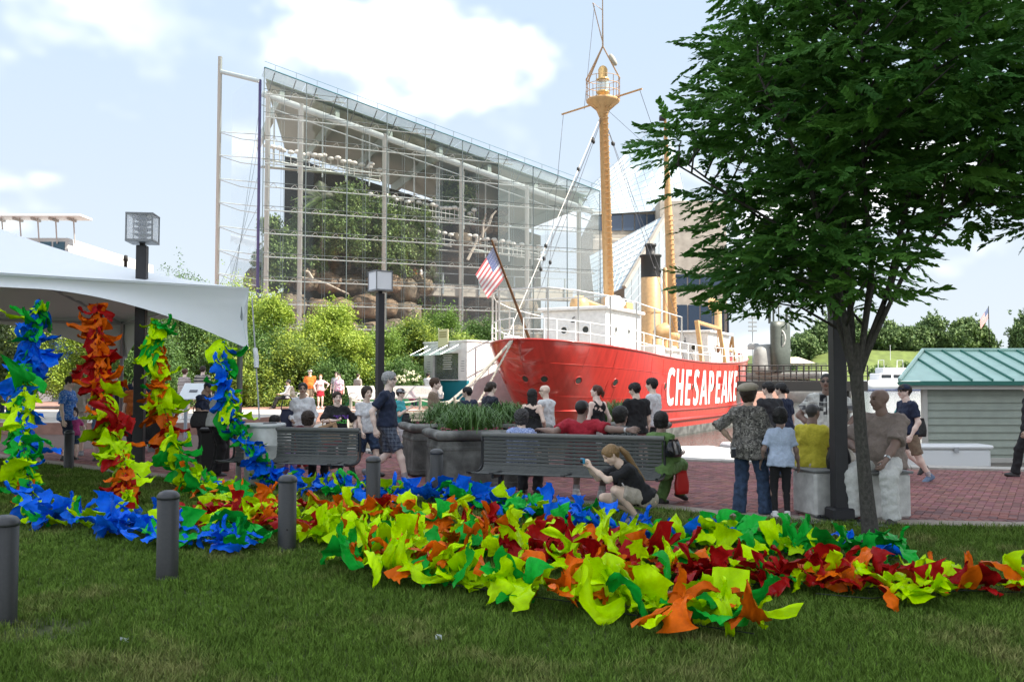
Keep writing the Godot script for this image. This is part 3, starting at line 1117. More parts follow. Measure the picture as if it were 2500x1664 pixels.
	person({"label":"person with short black hair in black tee and plaid shorts by the ship","at":Vector2(2.05,-14.9),"yaw":PI-0.35+0.7,"h":1.62,"g":1.1,"skin":tan,"head":Vector2(0.55,0.2),"top":["tee",black],"bot":["short",cloth("plaid_red",Color.WHITE,{"tex":print_tex("plaid_red","plaid",[Color(0.62,0.52,0.5),Color(0.4,0.22,0.25),Color(0.8,0.76,0.74)]),"scale":3.0})],"shoe":shoe_white,"hair":["short",h_dark],"hem":-0.1})
	person({"label":"taller person in white tee with short dark hair facing left","at":Vector2(2.5,-16.0),"yaw":-R-0.55,"h":1.70,"skin":tan,"top":["tee",white],"bot":["short",charcoal],"shoe":shoe_white,"hair":["short",h_dark],"hem":-0.08})
	var by:=2.783
	person({"label":"person with curly grey hair and blue patterned blouse on left end of the bench","at":Vector2(0.13,-12.72),"yaw":by,"h":1.6,"g":1.2,"fem":true,"skin":tan,"pose":"sit","head":Vector2(-0.1,0.1),"pel":Vector3(0,0.535,0.0),"top":["loose",cloth("blue_print",Color.WHITE,{"tex":print_tex("blue_print","dot",[Color(0.55,0.62,0.8),Color(0.13,0.2,0.42),Color(0.82,0.86,0.94)]),"scale":3.2})],"bot":["long",charcoal],"shoe":shoe_dark,"hair":["curly",h_iron]})
	person({"label":"large person in red tee with arm stretched along the bench back","at":Vector2(0.95,-12.33),"yaw":by,"h":1.8,"g":1.3,"skin":dark,"pose":"sit","pel":Vector3(0,0.53,0.0),"wr":[Vector3(0.50,0.93,-0.14),Vector3(-0.72,0.95,-0.25)],"ep":[Vector3(0.6,-0.3,-0.9),Vector3(-0.3,-0.6,-0.8)],"shrug":0.03,"grip":["hand","hand"],"thumb":[Vector3(0,0,1),Vector3(-0.2,1,0.2)],"head":Vector2(-0.25,0.02),"top":["tee",cloth("crimson",lin(0.40,0.012,0.03))],"bot":["short",charcoal],"shoe":shoe_white,"sock":sock,"hair":["stubble",h_dark],"ank":[Vector3(0.16,0.085,0.28),Vector3(-0.2,0.085,0.26)],"extra":wristband})
	person({"label":"person with black bob and gold necklace in grey printed top on the bench","at":Vector2(1.46,-12.22),"yaw":by,"h":1.66,"g":1.2,"fem":true,"skin":dark,"pose":"sit","head":Vector2(-0.7,0.0),"top":["loose",cloth("grey_print",Color.WHITE,{"tex":print_tex("grey_print","dot",[Color(0.2,0.22,0.23),Color(0.62,0.65,0.64),Color(0.04,0.05,0.06)]),"scale":3.0})],"bot":["long",black],"shoe":shoe_dark,"hair":["bob",h_dark],"extra":necklace})
	person({"label":"person in green suit at right end of the bench with legs crossed","at":Vector2(1.93,-11.72),"yaw":R+0.75,"h":1.62,"g":1.15,"fem":true,"skin":dark,"pose":"sit","pel":Vector3(0,0.525,0),"head":Vector2(0.55,0.12),"wr":[Vector3(0.1,0.72,0.27),Vector3(-0.12,0.72,0.28)],"ank":[Vector3(0.15,0.085,0.2),Vector3(0.06,0.16,0.52)],"toe":[0.0,0.35],"top":["long",cloth("green",lin(0.12,0.22,0.06))],"sleeve":0.35,"bot":["long",cloth("green",Color())],"shoe":shoe_dark,"hair":["bob",h_dark]})
	person({"label":"person crouching on the grass taking a photo, black polo and blond ponytail","at":Vector2(1.36,-10.42),"yaw":-R+0.28,"h":1.66,"fem":true,"skin":lin(0.55,0.28,0.16),"pel":Vector3(0,0.285,-0.16),"lean":0.62,"ank":[Vector3(0.11,0.10,-0.02),Vector3(-0.10,0.10,-0.10)],"kp":[Vector3(0.15,0.3,1),Vector3(-0.25,1,0.9)],"toe":[0.15,0.5],"wr":[Vector3(0.05,0.69,0.53),Vector3(-0.04,0.68,0.53)],"ep":[Vector3(0.5,-1,0),Vector3(-0.5,-1,0)],"grip":["fist","fist"],"thumb":[Vector3(0,1,-0.4),Vector3(0,1,-0.4)],"head":Vector2(0.0,0.35),"top":["tee",black,black],"sleeve":0.8,"bot":["short",cloth("sand",lin(0.52,0.46,0.37))],"leg":0.8,"shoe":shoe_grey,"hair":["tie",h_blond],"hem":0.0,"extra":badge_and_ponytail})
	person({"label":"person in cream flat cap, black and white patterned blouse and jeans, hand on hip","at":Vector2(2.88,-11.0),"yaw":PI-0.55,"h":1.6,"g":1.25,"fem":true,"skin":brown,"head":Vector2(-0.5,0.0),"wr":[Vector3(0.2,0.98,-0.10),Vector3(-0.27,0.84,0.05)],"ep":[Vector3(1,0,-0.6),Vector3(-1,0,-0.5)],"ank":[Vector3(0.14,0.085,0.0),Vector3(-0.20,0.085,0.05)],"top":["loose",cloth("bw_print",Color.WHITE,{"tex":print_tex("bw_print","dot",[Color(0.42,0.41,0.39),Color(0.07,0.07,0.08),Color(0.66,0.65,0.62),Color(0.1,0.1,0.1)]),"scale":2.0})],"sleeve":1.15,"bot":["flare",denim],"shoe":shoe_dark,"hair":["bob",h_brown],"hat":["flat",cloth("oat",lin(0.46,0.40,0.31))],"hem":-0.18,"break":0.06})
	person({"label":"child with braids in pale blue tee, black leggings and white trainers","at":Vector2(3.2,-10.78),"yaw":PI-0.15,"h":1.30,"g":0.95,"fem":true,"child":true,"hs":1.12,"skin":dark,"head":Vector2(-0.15,0.1),"top":["tee",cloth("pale_blue",lin(0.55,0.66,0.85))],"sleeve":0.75,"bot":["tight",black],"shoe":shoe_white,"hair":["bob",h_dark],"hem":-0.1,"wr":[Vector3(0.3,0.86,0.1),Vector3(-0.3,0.8,0.1)]})
	person({"label":"person in charcoal tee with short hair turned towards the water","at":Vector2(4.25,-14.9),"yaw":PI+0.3,"h":1.63,"skin":tan,"head":Vector2(0.5,0.0),"top":["tee",charcoal],"bot":["long",denim],"shoe":shoe_dark,"hair":["short",h_dark],"wr":[Vector3(0.15,1.1,0.25),Vector3(-0.27,0.85,0.07)]})
	person({"label":"person with dark hair in a knot, navy top, beside the charcoal tee","at":Vector2(4.55,-15.2),"yaw":PI+0.4,"h":1.62,"fem":true,"skin":tan,"head":Vector2(0.5,0.0),"top":["tee",navy],"bot":["long",denim],"shoe":shoe_dark,"hair":["bundown",h_dark]})
	person({"label":"person in checked black, grey and white shirt with sunglasses, hand on hip","at":Vector2(4.4,-12.6),"yaw":-0.35,"h":1.76,"g":1.15,"skin":dark,"head":Vector2(-0.1,0.0),"wr":[Vector3(0.26,1.0,0.05),Vector3(-0.2,0.98,0.06)],"ep":[Vector3(1,0,-0.4),Vector3(-1,0,-0.4)],"top":["loose",cloth("checked",Color.WHITE,{"tex":print_tex("checked","block",[Color(0.8,0.8,0.78),Color(0.07,0.07,0.1),Color(0.4,0.41,0.43),Color(0.86,0.86,0.84)]),"scale":1.5}),white],"bot":["long",khaki],"shoe":shoe_dark,"hair":["stubble",h_dark],"glasses":specs,"hem":-0.12})
	person({"label":"person in yellow tee with cropped hair seated on the white block","at":Vector2(3.72,-11.2),"yaw":PI-0.75,"h":1.62,"g":1.35,"fem":true,"skin":dark,"pose":"sit","pel":Vector3(0,0.66,0),"head":Vector2(-0.2,0.1),"top":["tee",cloth("yellow",lin(0.72,0.64,0.06))],"bot":["long",cream],"shoe":shoe_white,"hair":["stubble",h_iron],"hem":-0.05,"ank":[Vector3(0.2,0.085,0.38),Vector3(-0.14,0.085,0.3)]})
	person({"label":"person with curly dark hair in white top seated beside the yellow tee","at":Vector2(4.12,-11.35),"yaw":PI+0.5,"h":1.62,"g":1.1,"fem":true,"skin":tan,"pose":"sit","pel":Vector3(0,0.66,0),"head":Vector2(0.3,0.1),"top":["tee",cream],"bot":["long",cream],"shoe":shoe_white,"hair":["curly",h_brown]})
	person({"label":"big bald person in taupe shirt and white trousers seated on the block","at":Vector2(4.34,-10.62),"yaw":-0.75,"h":1.86,"g":1.45,"skin":dark,"pose":"sit","pel":Vector3(0,0.645,-0.05),"lean":0.05,"head":Vector2(-0.65,0.0),"wr":[Vector3(0.17,0.66,0.36),Vector3(-0.18,0.78,0.30)],"ep":[Vector3(1,-0.2,-0.3),Vector3(-1,-0.3,-0.3)],"ank":[Vector3(0.22,0.085,0.34),Vector3(-0.22,0.085,0.32)],"grip":["hand","fist"],"top":["loose",cloth("taupe",lin(0.29,0.235,0.205)),cloth("taupe",Color())],"sleeve":0.95,"bot":["long",cloth("white_trousers",lin(0.7,0.71,0.68))],"shoe":shoe_dark,"hem":-0.08,"extra":watch})
	person({"label":"person in navy polo, dark cap and khaki shorts striding left past the kiosk","at":Vector2(6.38,-14.6),"yaw":-R+0.1,"h":1.62,"g":1.15,"skin":fair,"pose":"walk","ank":[Vector3(0.08,0.085,-0.36),Vector3(-0.08,0.14,0.28)],"toe":[0.4,-0.3],"wr":[Vector3(0.24,0.82,0.05),Vector3(-0.2,0.9,0.2)],"top":["tee",navy,navy],"bot":["short",khaki],"leg":1.0,"shoe":mat("shoe_blue",lin(0.14,0.2,0.3),0.6),"sock":sock,"hair":["short",h_brown],"hat":["cap",navy],"glasses":specs})
	person({"label":"person in teal top mostly hidden behind the navy polo walker","at":Vector2(6.75,-15.5),"yaw":-R,"h":1.6,"fem":true,"skin":fair,"pose":"walk","top":["tee",cloth("teal",lin(0.03,0.3,0.28))],"bot":["short",charcoal],"shoe":shoe_dark,"hair":["bob",h_brown]})
	person({"label":"person in black at the right edge, walking past the dock box","at":Vector2(8.75,-15.2),"yaw":-R,"h":1.66,"skin":brown,"pose":"stride","top":["tee",black],"bot":["long",black],"shoe":shoe_dark,"hair":["stubble",h_dark]})
	person({"label":"person in blue and white floral blouse with short brown hair, dark shorts","at":Vector2(-9.1,-18.5),"yaw":R-0.1,"h":1.76,"g":1.1,"fem":true,"skin":tan,"head":Vector2(0.0,0.35),"top":["tee",cloth("floral",Color.WHITE,{"tex":print_tex("floral","dot",[Color(0.2,0.45,0.8),Color(0.85,0.92,0.97),Color(0.08,0.25,0.6),Color(0.4,0.7,0.9)]),"scale":2.4})],"bot":["short",navy],"leg":0.95,"shoe":shoe_dark,"hair":["short",h_brown],"hem":-0.1})
	person({"label":"person in straw fedora and white tee with strap, cream shorts","at":Vector2(-9.45,-19.6),"yaw":0.25,"h":1.92,"skin":tan,"head":Vector2(0.1,0.25),"top":["tee",cream],"bot":["short",cream],"leg":1.0,"shoe":shoe_grey,"hair":["short",h_brown],"hat":["fedora",mat("straw",lin(0.45,0.33,0.2),0.8),black],"glasses":specs})
	person({"label":"small child in pink tee and denim shorts holding a hand","at":Vector2(-9.0,-18.55),"yaw":0.5,"h":1.03,"child":true,"fem":true,"hs":1.4,"g":1.05,"skin":fair,"wr":[Vector3(0.36,0.98,0.05),Vector3(-0.26,0.82,0.05)],"top":["tee",cloth("pink",lin(0.62,0.09,0.32))],"bot":["short",denim],"leg":0.85,"shoe":shoe_dark,"hair":["bob",h_brown]})
	person({"label":"person in mauve tee and denim shorts behind the red garland","at":Vector2(-8.35,-18.4),"yaw":0.3,"h":1.72,"fem":true,"skin":tan,"wr":[Vector3(0.24,0.82,0.06),Vector3(-0.30,0.80,0.08)],"top":["tee",cloth("mauve",lin(0.14,0.06,0.14))],"bot":["short",cloth("denim_light",lin(0.16,0.25,0.42))],"leg":0.75,"shoe":shoe_dark,"hair":["tail",h_brown]})
	person({"label":"person in orange tee behind the red and orange garland","at":Vector2(-8.5,-20.4),"yaw":0.1,"h":1.72,"g":1.2,"skin":tan,"top":["tee",cloth("orange",lin(0.62,0.17,0.03))],"bot":["long",charcoal],"shoe":shoe_dark,"hair":["short",h_dark]})
	person({"label":"person in blue cap and navy polo with a white badge beside lamp post","at":Vector2(-8.9,-21.5),"yaw":0.35,"h":1.9,"skin":tan,"top":["tee",navy,navy],"bot":["long",charcoal],"shoe":shoe_dark,"hair":["short",h_dark],"hat":["cap",cloth("blue_cap",lin(0.03,0.1,0.35))]})
	person({"label":"person with dark hair in charcoal tee left of the blue cap","at":Vector2(-9.7,-22.0),"yaw":0.4,"h":1.9,"skin":tan,"top":["tee",charcoal],"bot":["long",khaki],"shoe":shoe_dark,"hair":["short",h_dark]})
	person({"label":"person in dark cap and navy tee bent over, beside the blue garland","at":Vector2(-6.15,-17.9),"yaw":R-0.2,"h":1.66,"skin":brown,"lean":0.15,"head":Vector2(0.1,0.5),"wr":[Vector3(0.05,1.1,0.3),Vector3(-0.12,1.08,0.28)],"top":["tee",navy],"bot":["long",charcoal],"shoe":shoe_dark,"hair":["stubble",h_dark],"hat":["cap",navy]})
	person({"label":"person in white tee and black trousers behind the blue and green garland","at":Vector2(-5.05,-15.4),"yaw":R+0.5,"h":1.72,"g":1.1,"skin":brown,"lean":0.1,"top":["tee",white],"bot":["long",black],"shoe":shoe_dark,"hair":["stubble",h_dark]})
	person({"label":"person with reddish hair in striped tee by the information panel","at":Vector2(-10.9,-30.0),"y":0.35,"yaw":PI-0.3,"far":true,"h":1.72,"fem":true,"skin":fair,"top":["tee",cloth("fine_stripe",Color.WHITE,{"tex":print_tex("fine_stripe","stripe",[Color(0.8,0.76,0.74),Color(0.42,0.33,0.33)]),"scale":5.0})],"bot":["short",denim],"shoe":shoe_white,"hair":["bun",h_red]})
	person({"label":"person in navy and white striped shirt right of the information panel","at":Vector2(-10.3,-30.0),"y":0.35,"yaw":PI,"far":true,"h":1.8,"skin":fair,"top":["tee",cloth("broad_stripe",Color.WHITE,{"tex":print_tex("broad_stripe","stripe",[Color(0.75,0.72,0.66),Color(0.1,0.12,0.2),Color(0.35,0.3,0.3)]),"scale":2.5})],"bot":["short",khaki],"shoe":shoe_white,"hair":["short",h_brown]})
	person({"label":"person with round dark hair and striped top on the left bench","at":Vector2(-3.18,-14.05),"yaw":PI-0.28,"h":1.5,"fem":true,"skin":dark,"pose":"sit","head":Vector2(0.2,0.15),"pel":Vector3(0,0.53,0),"top":["tee",cloth("stripe_blue",Color.WHITE,{"tex":print_tex("stripe_blue","stripe",[Color(0.12,0.2,0.3),Color(0.5,0.62,0.7)]),"scale":5.0})],"bot":["long",black],"shoe":shoe_dark,"hair":["afro",h_brown]})
	person({"label":"child with tied dark hair in coral top beside the white barrel","at":Vector2(-3.85,-14.6),"yaw":PI-0.6,"h":1.36,"fem":true,"child":true,"skin":brown,"pose":"sit","pel":Vector3(0,0.56,0),"hs":1.1,"head":Vector2(-0.5,0.1),"top":["tee",cloth("coral",lin(0.6,0.2,0.17))],"bot":["long",cloth("lilac",lin(0.4,0.25,0.55))],"shoe":shoe_dark,"hair":["short",h_dark]})
	person({"label":"person in white jacket and black trousers seated on the pale metal bench","at":Vector2(-10.4,-41.6),"y":0.35,"far":true,"yaw":-R+0.3,"h":1.75,"skin":brown,"pose":"sit","lean":-0.15,"ank":[Vector3(0.12,0.085,0.6),Vector3(-0.12,0.085,0.55)],"top":["long",white],"bot":["long",black],"shoe":shoe_dark,"hair":["short",h_dark]})
	person({"label":"person in white cap and orange polo standing on the sunlit terrace","at":Vector2(-9.55,-42.6),"y":0.35,"far":true,"yaw":0.1,"h":1.84,"g":1.25,"skin":tan,"top":["tee",cloth("bright_orange",lin(0.8,0.2,0.03))],"bot":["short",khaki],"shoe":shoe_white,"hair":["short",h_brown],"hat":["cap",white],"wr":[Vector3(0.25,0.85,0.1),Vector3(-0.22,0.9,0.1)]})
	person({"label":"person in pale pink tee with red jacket tied at the waist","at":Vector2(-9.05,-42.6),"y":0.35,"far":true,"yaw":0.2,"h":1.62,"fem":true,"skin":fair,"top":["tee",cloth("pale_pink",lin(0.7,0.5,0.5))],"bot":["skirt",cloth("scarlet",lin(0.5,0.02,0.04))],"shoe":shoe_white,"hair":["tail",h_blond],"wr":[Vector3(0.3,1.0,0.0),Vector3(-0.25,0.9,0.15)],"ep":[Vector3(1,0,-0.3),Vector3(-1,0,0)]})
	person({"label":"person in grey tee with sunglasses behind the printed tee","at":Vector2(-8.45,-43.4),"y":0.35,"far":true,"yaw":0.0,"h":1.74,"skin":fair,"top":["tee",cloth("mid_grey",lin(0.4,0.42,0.45))],"bot":["short",denim],"shoe":shoe_white,"hair":["short",h_brown],"glasses":specs})
	person({"label":"person in red printed tee and coral shorts on the terrace","at":Vector2(-8.15,-42.5),"y":0.35,"far":true,"yaw":-0.1,"h":1.64,"fem":true,"skin":fair,"top":["tee",cloth("red_print",Color.WHITE,{"tex":print_tex("red_print","dot",[Color(0.85,0.8,0.82),Color(0.7,0.1,0.2),Color(0.25,0.3,0.6)]),"scale":2.0})],"bot":["short",cloth("coral",Color())],"leg":0.7,"shoe":shoe_white,"hair":["tail",h_brown]})
	person({"label":"person in tan vest walking away behind the printed tee","at":Vector2(-7.7,-45.0),"y":0.35,"far":true,"yaw":2.6,"h":1.68,"skin":tan,"top":["tee",cloth("stone",lin(0.35,0.33,0.3))],"bot":["short",khaki],"shoe":shoe_white,"hair":["stubble",h_brown]})
	person({"label":"child in pink top and turquoise headscarf on the far metal bench","at":Vector2(-4.9,-44.2),"y":0.35,"far":true,"yaw":2.9,"h":1.3,"fem":true,"child":true,"hs":1.2,"skin":brown,"pose":"sit","top":["tee",cloth("pink",Color())],"bot":["long",denim],"shoe":shoe_white,"hair":["bob",h_dark],"hat":["cap",cloth("turquoise",Color())]})
	person({"label":"person in white shirt at the ticket booth window","at":Vector2(-4.35,-46.6),"y":0.35,"far":true,"yaw":PI-0.5,"h":1.74,"skin":brown,"top":["tee",white],"bot":["long",khaki],"shoe":shoe_dark,"hair":["short",h_dark]})
	person({"label":"person in red top seated far left under the trees","at":Vector2(-17.6,-31.0),"y":0.35,"far":true,"yaw":0.4,"h":1.7,"skin":tan,"pose":"sit","top":["tee",cloth("crimson",Color())],"bot":["long",denim],"shoe":shoe_dark,"hair":["short",h_dark]})
	person({"label":"person in pale top with blond hair standing far left","at":Vector2(-17.1,-31.6),"y":0.35,"far":true,"yaw":0.2,"h":1.66,"fem":true,"skin":fair,"top":["tee",white],"bot":["long",black],"shoe":shoe_dark,"hair":["long",h_blond]})
	for i in 4:
		var far_at=[[-9.95,-92.0,11.66,"orange"],[-9.35,-92.1,11.66,"white"],[45.6,-139.5,1.3,"white"],[47.2,-139.0,1.3,"mid_grey"]][i]
		person({"label":["tiny person in orange on the walkway behind the glass","tiny person in white on the walkway behind the glass","distant person in white top on the submarine pier","distant person in grey top on the submarine pier"][i],"at":Vector2(far_at[0],far_at[1]),"y":far_at[2],"far":true,"yaw":i*1.3,"h":1.74,"skin":tan,"top":["tee",cloth(far_at[3],Color())],"bot":["long",khaki],"shoe":shoe_dark,"hair":["short",h_brown]})
	finish_people()
func haze_print(o:Node3D,e:Dictionary)->void:
	chest_print("PURPLE",0.085,lin(0.25,0.1,0.6),0.30,"purple",0.158).call(o,e)
	chest_print("HAZE",0.10,lin(0.12,0.62,0.1),0.21,"green",0.168).call(o,e)
func band(o:Node3D,e:Dictionary,i:int,called:String,m:Material,r:float)->void:
	var st:=shape()
	var a:Vector3=e.wr[i].lerp(e.elbow[i],0.1)
	var b:Vector3=e.wr[i].lerp(e.elbow[i],0.2)
	tube(st,[a,b],r,12)
	part(o,called,done(st),m)
func wristband(o:Node3D,e:Dictionary)->void:
	band(o,e,1,"bracelet",mat("bracelet",lin(0.6,0.6,0.6),0.3),0.036)
func watch(o:Node3D,e:Dictionary)->void:
	band(o,e,0,"watch",mat("steel_watch",lin(0.6,0.62,0.62),0.25,{"metal":0.8}),0.04)
func necklace(o:Node3D,e:Dictionary)->void:
	var st:=shape()
	var pts:=[]
	for i in 17:
		var a:=TAU*i/16.0
		pts.append(e.frame*Vector3(sin(a)*0.085,0.475-0.03*cos(a),cos(a)*0.075-0.015))
	tube(st,pts,0.005,5,false)
	part(o,"necklace",done(st),mat("gold",lin(0.7,0.45,0.12),0.3,{"metal":0.9}))
func badge_and_ponytail(o:Node3D,e:Dictionary)->void:
	badge(o,e)
	var r:=RandomNumberGenerator.new()
	r.seed=3
	var st:=shape()
	st.set_smooth_group(1)
	var a:Vector3=e.hc+e.hb*Vector3(0,0.01,-0.13)
	var c:Vector3=e.frame*Vector3(-0.02,0.40,-0.14)
	var f:Vector3=e.frame*Vector3(-0.05,0.13,-0.15)
	for k in 9:
		var q:=Vector3(r.randf_range(-0.02,0.02),r.randf_range(-0.01,0.01),r.randf_range(-0.012,0.012))
		tube(st,[a+q*0.6,a.lerp(c,0.5)+Vector3.UP*0.03+q,c+q,c.lerp(f,0.5)+q*1.1,f+q*1.4+Vector3(0,r.randf_range(-0.03,0.05),0)],[0.018,0.022,0.02,0.016,0.003],6)
	part(o,"ponytail",done(st),e.d.hair[1])
func badge(o:Node3D,e:Dictionary)->void:
	var st:=shape()
	lathe(st,[Vector2(0,0.006),Vector2(0.024,0.004),Vector2(0.026,0.0)],14)
	part(o,"badge",done(st),mat("badge",lin(0.75,0.76,0.8),0.4),e.frame*Transform3D(Basis(Vector3.RIGHT,1.45),Vector3(0.11,0.33,0.135)))
# ---------------------------------------------------------------- kerb, bricks, grass
func in_view(p:Vector3,margin:=1.12)->bool:
	var d:=-p.z
	return d>1.0 and absf(p.x)<d*0.5682*margin+0.3
func build_paving()->void:
	var kerb:=Node3D.new()
	kerb.name="kerb"
	add_child(kerb)
	kerb.set_meta("kind","structure")
	kerb.set_meta("label","pale concrete kerb between lawn and promenade")
	var m:=mat("kerb_concrete",lin(0.36,0.31,0.25),0.9,{"tex":noise_tex("grime",0.012,0.82,1.0,5),"scale":1.6,"world":true,"norm":normal_tex("pores",0.05,2.0),"nscale":0.5})
	var outer:=offset_line(KERB,0.0)
	var inner:=offset_line(KERB,-0.37)
	for i in range(1,KERB.size()-1):
		var n:=maxi(1,int(outer[i].distance_to(outer[i+1])/1.5))
		for k in n:
			var a0:Vector2=outer[i].lerp(outer[i+1],(k+0.005)/n)
			var a1:Vector2=outer[i].lerp(outer[i+1],(k+0.995)/n)
			var b0:Vector2=inner[i].lerp(inner[i+1],(k+0.005)/n)
			var b1:Vector2=inner[i].lerp(inner[i+1],(k+0.995)/n)
			var st:=shape()
			slab(st,PackedVector2Array([a0,a1,b1,b0]),0.022,-0.2)
			part(kerb,"kerb_stone",done(st),m)
	var quay:=Node3D.new()
	quay.name="quay_edge"
	add_child(quay)
	quay.set_meta("kind","structure")
	quay.set_meta("label","pale stone coping along the water's edge")
	var qm:=mat("coping",lin(0.5,0.47,0.42),0.85,{"tex":noise_tex("grime",0.012,0.82,1.0,5),"scale":1.2,"world":true})
	var qi:=offset_line(QUAY,0.45)
	var qo:=offset_line(QUAY,-0.06)
	for i in QUAY.size()-1:
		var n:=maxi(1,int(QUAY[i].distance_to(QUAY[i+1])/1.6))
		for k in n:
			var st:=shape()
			slab(st,PackedVector2Array([qo[i].lerp(qo[i+1],(k+0.004)/n),qo[i].lerp(qo[i+1],(k+0.996)/n),qi[i].lerp(qi[i+1],(k+0.996)/n),qi[i].lerp(qi[i+1],(k+0.004)/n)]),0.05,-0.5)
			part(quay,"coping_stone",done(st),qm)
	var brick:=box_mesh(Vector3(0.196,0.05,0.096),0.006)
	var half:=box_mesh(Vector3(0.096,0.05,0.196),0.006)
	var tones:=[]
	for i in 6:
		var c:Color=[lin(0.26,0.098,0.088),lin(0.21,0.082,0.08),lin(0.31,0.115,0.095),lin(0.16,0.075,0.078),lin(0.25,0.115,0.108),lin(0.29,0.095,0.08)][i]
		tones.append(mat("brick%d"%i,c,0.85,{"tex":noise_tex("grime",0.012,0.82,1.0,5),"scale":3.0,"world":true}))
	var field:=PackedVector2Array()
	for p in offset_line(KERB,-0.59):
		field.append(p)
	for p in offset_line(QUAY,0.5):
		field.append(p)
	field.append(Vector2(-40,-38))
	var where:=[]
	var rot:=deg_to_rad(31.0)
	var co:=cos(rot)
	var si:=sin(rot)
	for iu in range(-260,200):
		for iv in range(-320,60):
			var k:=posmod(iu-iv,4)
			if k !=0 and k !=3:
				continue
			var u:=(iu+(1.0 if k==0 else 0.5))*0.1
			var v:=(iv+(0.5 if k==0 else 1.0))*0.1
			var p:=Vector2(u*co-v*si,u*si+v*co)
			if p.y>-9.0 or p.y<-21.5 or p.x<-11.5 or not in_view(Vector3(p.x,0,p.y),1.03):
				continue
			if not Geometry2D.is_point_in_polygon(p,field):
				continue
			var t:=Transform3D(Basis(Vector3.UP,-rot+rnd(-0.02,0.02)),Vector3(p.x,-0.012+rnd(-0.003,0.003),p.y))
			where.append([t,p.length(),k==0])
	var mid:=offset_line(KERB,-0.48)
	for i in range(1,KERB.size()-1):
		var ln:float=mid[i].distance_to(mid[i+1])
		var d:Vector2=(mid[i+1]-mid[i]).normalized()
		for k in int(ln/0.102):
			var p:Vector2=mid[i]+d*(0.051+k*0.102)
			if in_view(Vector3(p.x,0,p.y),1.03) and p.y>-21.0:
				where.append([Transform3D(Basis(Vector3.UP,-d.angle()),Vector3(p.x,-0.010+rnd(-0.002,0.002),p.y)),p.length()-0.6,false])
	where.sort_custom(func(a,b):return a[1]<b[1])
	var field_node:Node=get_node("promenade")
	for i in mini(300,where.size()):
		part(field_node,"brick",brick if where[i][2] else half,tones[rng.randi()%6],where[i][0])
	for h in [true,false]:
		var ts:=[]
		var cs:=[]
		for i in range(300,where.size()):
			if where[i][2]==h:
				ts.append(where[i][0])
				var b:float=rnd(0.6,1.15)
				cs.append(Color(0.25*b,0.096*b*rnd(0.9,1.2),0.088*b*rnd(0.9,1.2)))
		scatter(field_node,"far_bricks",brick if h else half,mat("brick_many",Color.WHITE,0.85,{"vc":true}),ts,cs)
func build_grass()->void:
	var tufts:=[]
	for v in 4:
		var st:=shape()
		var r:=RandomNumberGenerator.new()
		r.seed=50+v
		for b in 9:
			var a:=r.randf()*TAU
			var base:=Vector3(r.randf_range(-0.022,0.022),-0.01,r.randf_range(-0.022,0.022))
			var h:=r.randf_range(0.035,0.075)
			var ln:=Vector3(cos(a),0,sin(a))*r.randf_range(0.006,0.035)
			var wd:=Vector3(-sin(a),0,cos(a))*r.randf_range(0.0016,0.0028)
			var p1:=base+ln*0.4+Vector3.UP*h*0.65
			var p2:=base+ln*1.3+Vector3.UP*h
			st.set_color(Color(0.75,0.75,0.75))
			tri(st,base-wd,base+wd,p1+wd*0.8)
			tri(st,base-wd,p1+wd*0.8,p1-wd*0.8)
			tri(st,p1-wd*0.8,p1+wd*0.8,p2)
		tufts.append(done(st))
	var gm:=mat("grass_blade",Color.WHITE,0.85,{"vc":true,"spec":0.2,"back":Color(0.5,0.5,0.5)})
	var n:=FastNoiseLite.new()
	n.frequency=0.55
	n.fractal_octaves=3
	var n2:=FastNoiseLite.new()
	n2.frequency=2.4
	n2.seed=9
	var sets:=[[],[],[],[]]
	var cols:=[[],[],[],[]]
	var z:=-3.2
	while z>-22.0:
		var d:=-z
		var step:=0.026*pow(d/3.6,0.62)
		var half:=d*0.5682*1.05+0.3
		var x:=-half
		while x<half:
			var p:=Vector2(x+rnd(-step,step),z+rnd(-step,step))
			x+=step
			if d>9.0:
				if kerb_distance(p)<0.03:
					continue
			elif p.x>6.0 and kerb_distance(p)<0.03:
				continue
			if p.distance_to(Vector2(3.45,-9.0))<0.34:
				continue
			var f:=n.get_noise_2dv(p)
			var f2:=n2.get_noise_2dv(p)
			var dry:=clampf(f*1.2+f2*0.7-0.12+rnd(-0.25,0.25),0.0,1.0)
			var worn:=clampf(1.0-p.distance_to(Vector2(-3.05,-5.95))/0.5,0.0,1.0)
			if worn>0.35 and rng.randf()<worn:
				continue
			var b:=rnd(0.72,1.25)*(1.0+f2*0.3)
			var c:=Color(0.150,0.260,0.040).lerp(Color(0.34,0.31,0.13),dry*0.85)
			var s:=rnd(0.75,1.2)*(1.0+0.25*f)*(1.0 if d<9.0 else 1.15)
			var k:=rng.randi()%4
			sets[k].append(Transform3D(Basis(Vector3.UP,rnd(0,TAU))*Basis(Vector3.RIGHT,rnd(-0.25,0.25))*Basis.from_scale(Vector3(step/0.026,1.0,step/0.026).lerp(Vector3.ONE,0.35)*s),Vector3(p.x,0,p.y)))
			cols[k].append(Color(c.r*b,c.g*b,c.b*b))
		z-=step
	var mm_sets:=sets
	for k in 4:
		var o:=scatter(self,"grass",tufts[k],gm,mm_sets[k],cols[k])
		o.set_meta("label","short mown green grass of the lawn with dry patches")
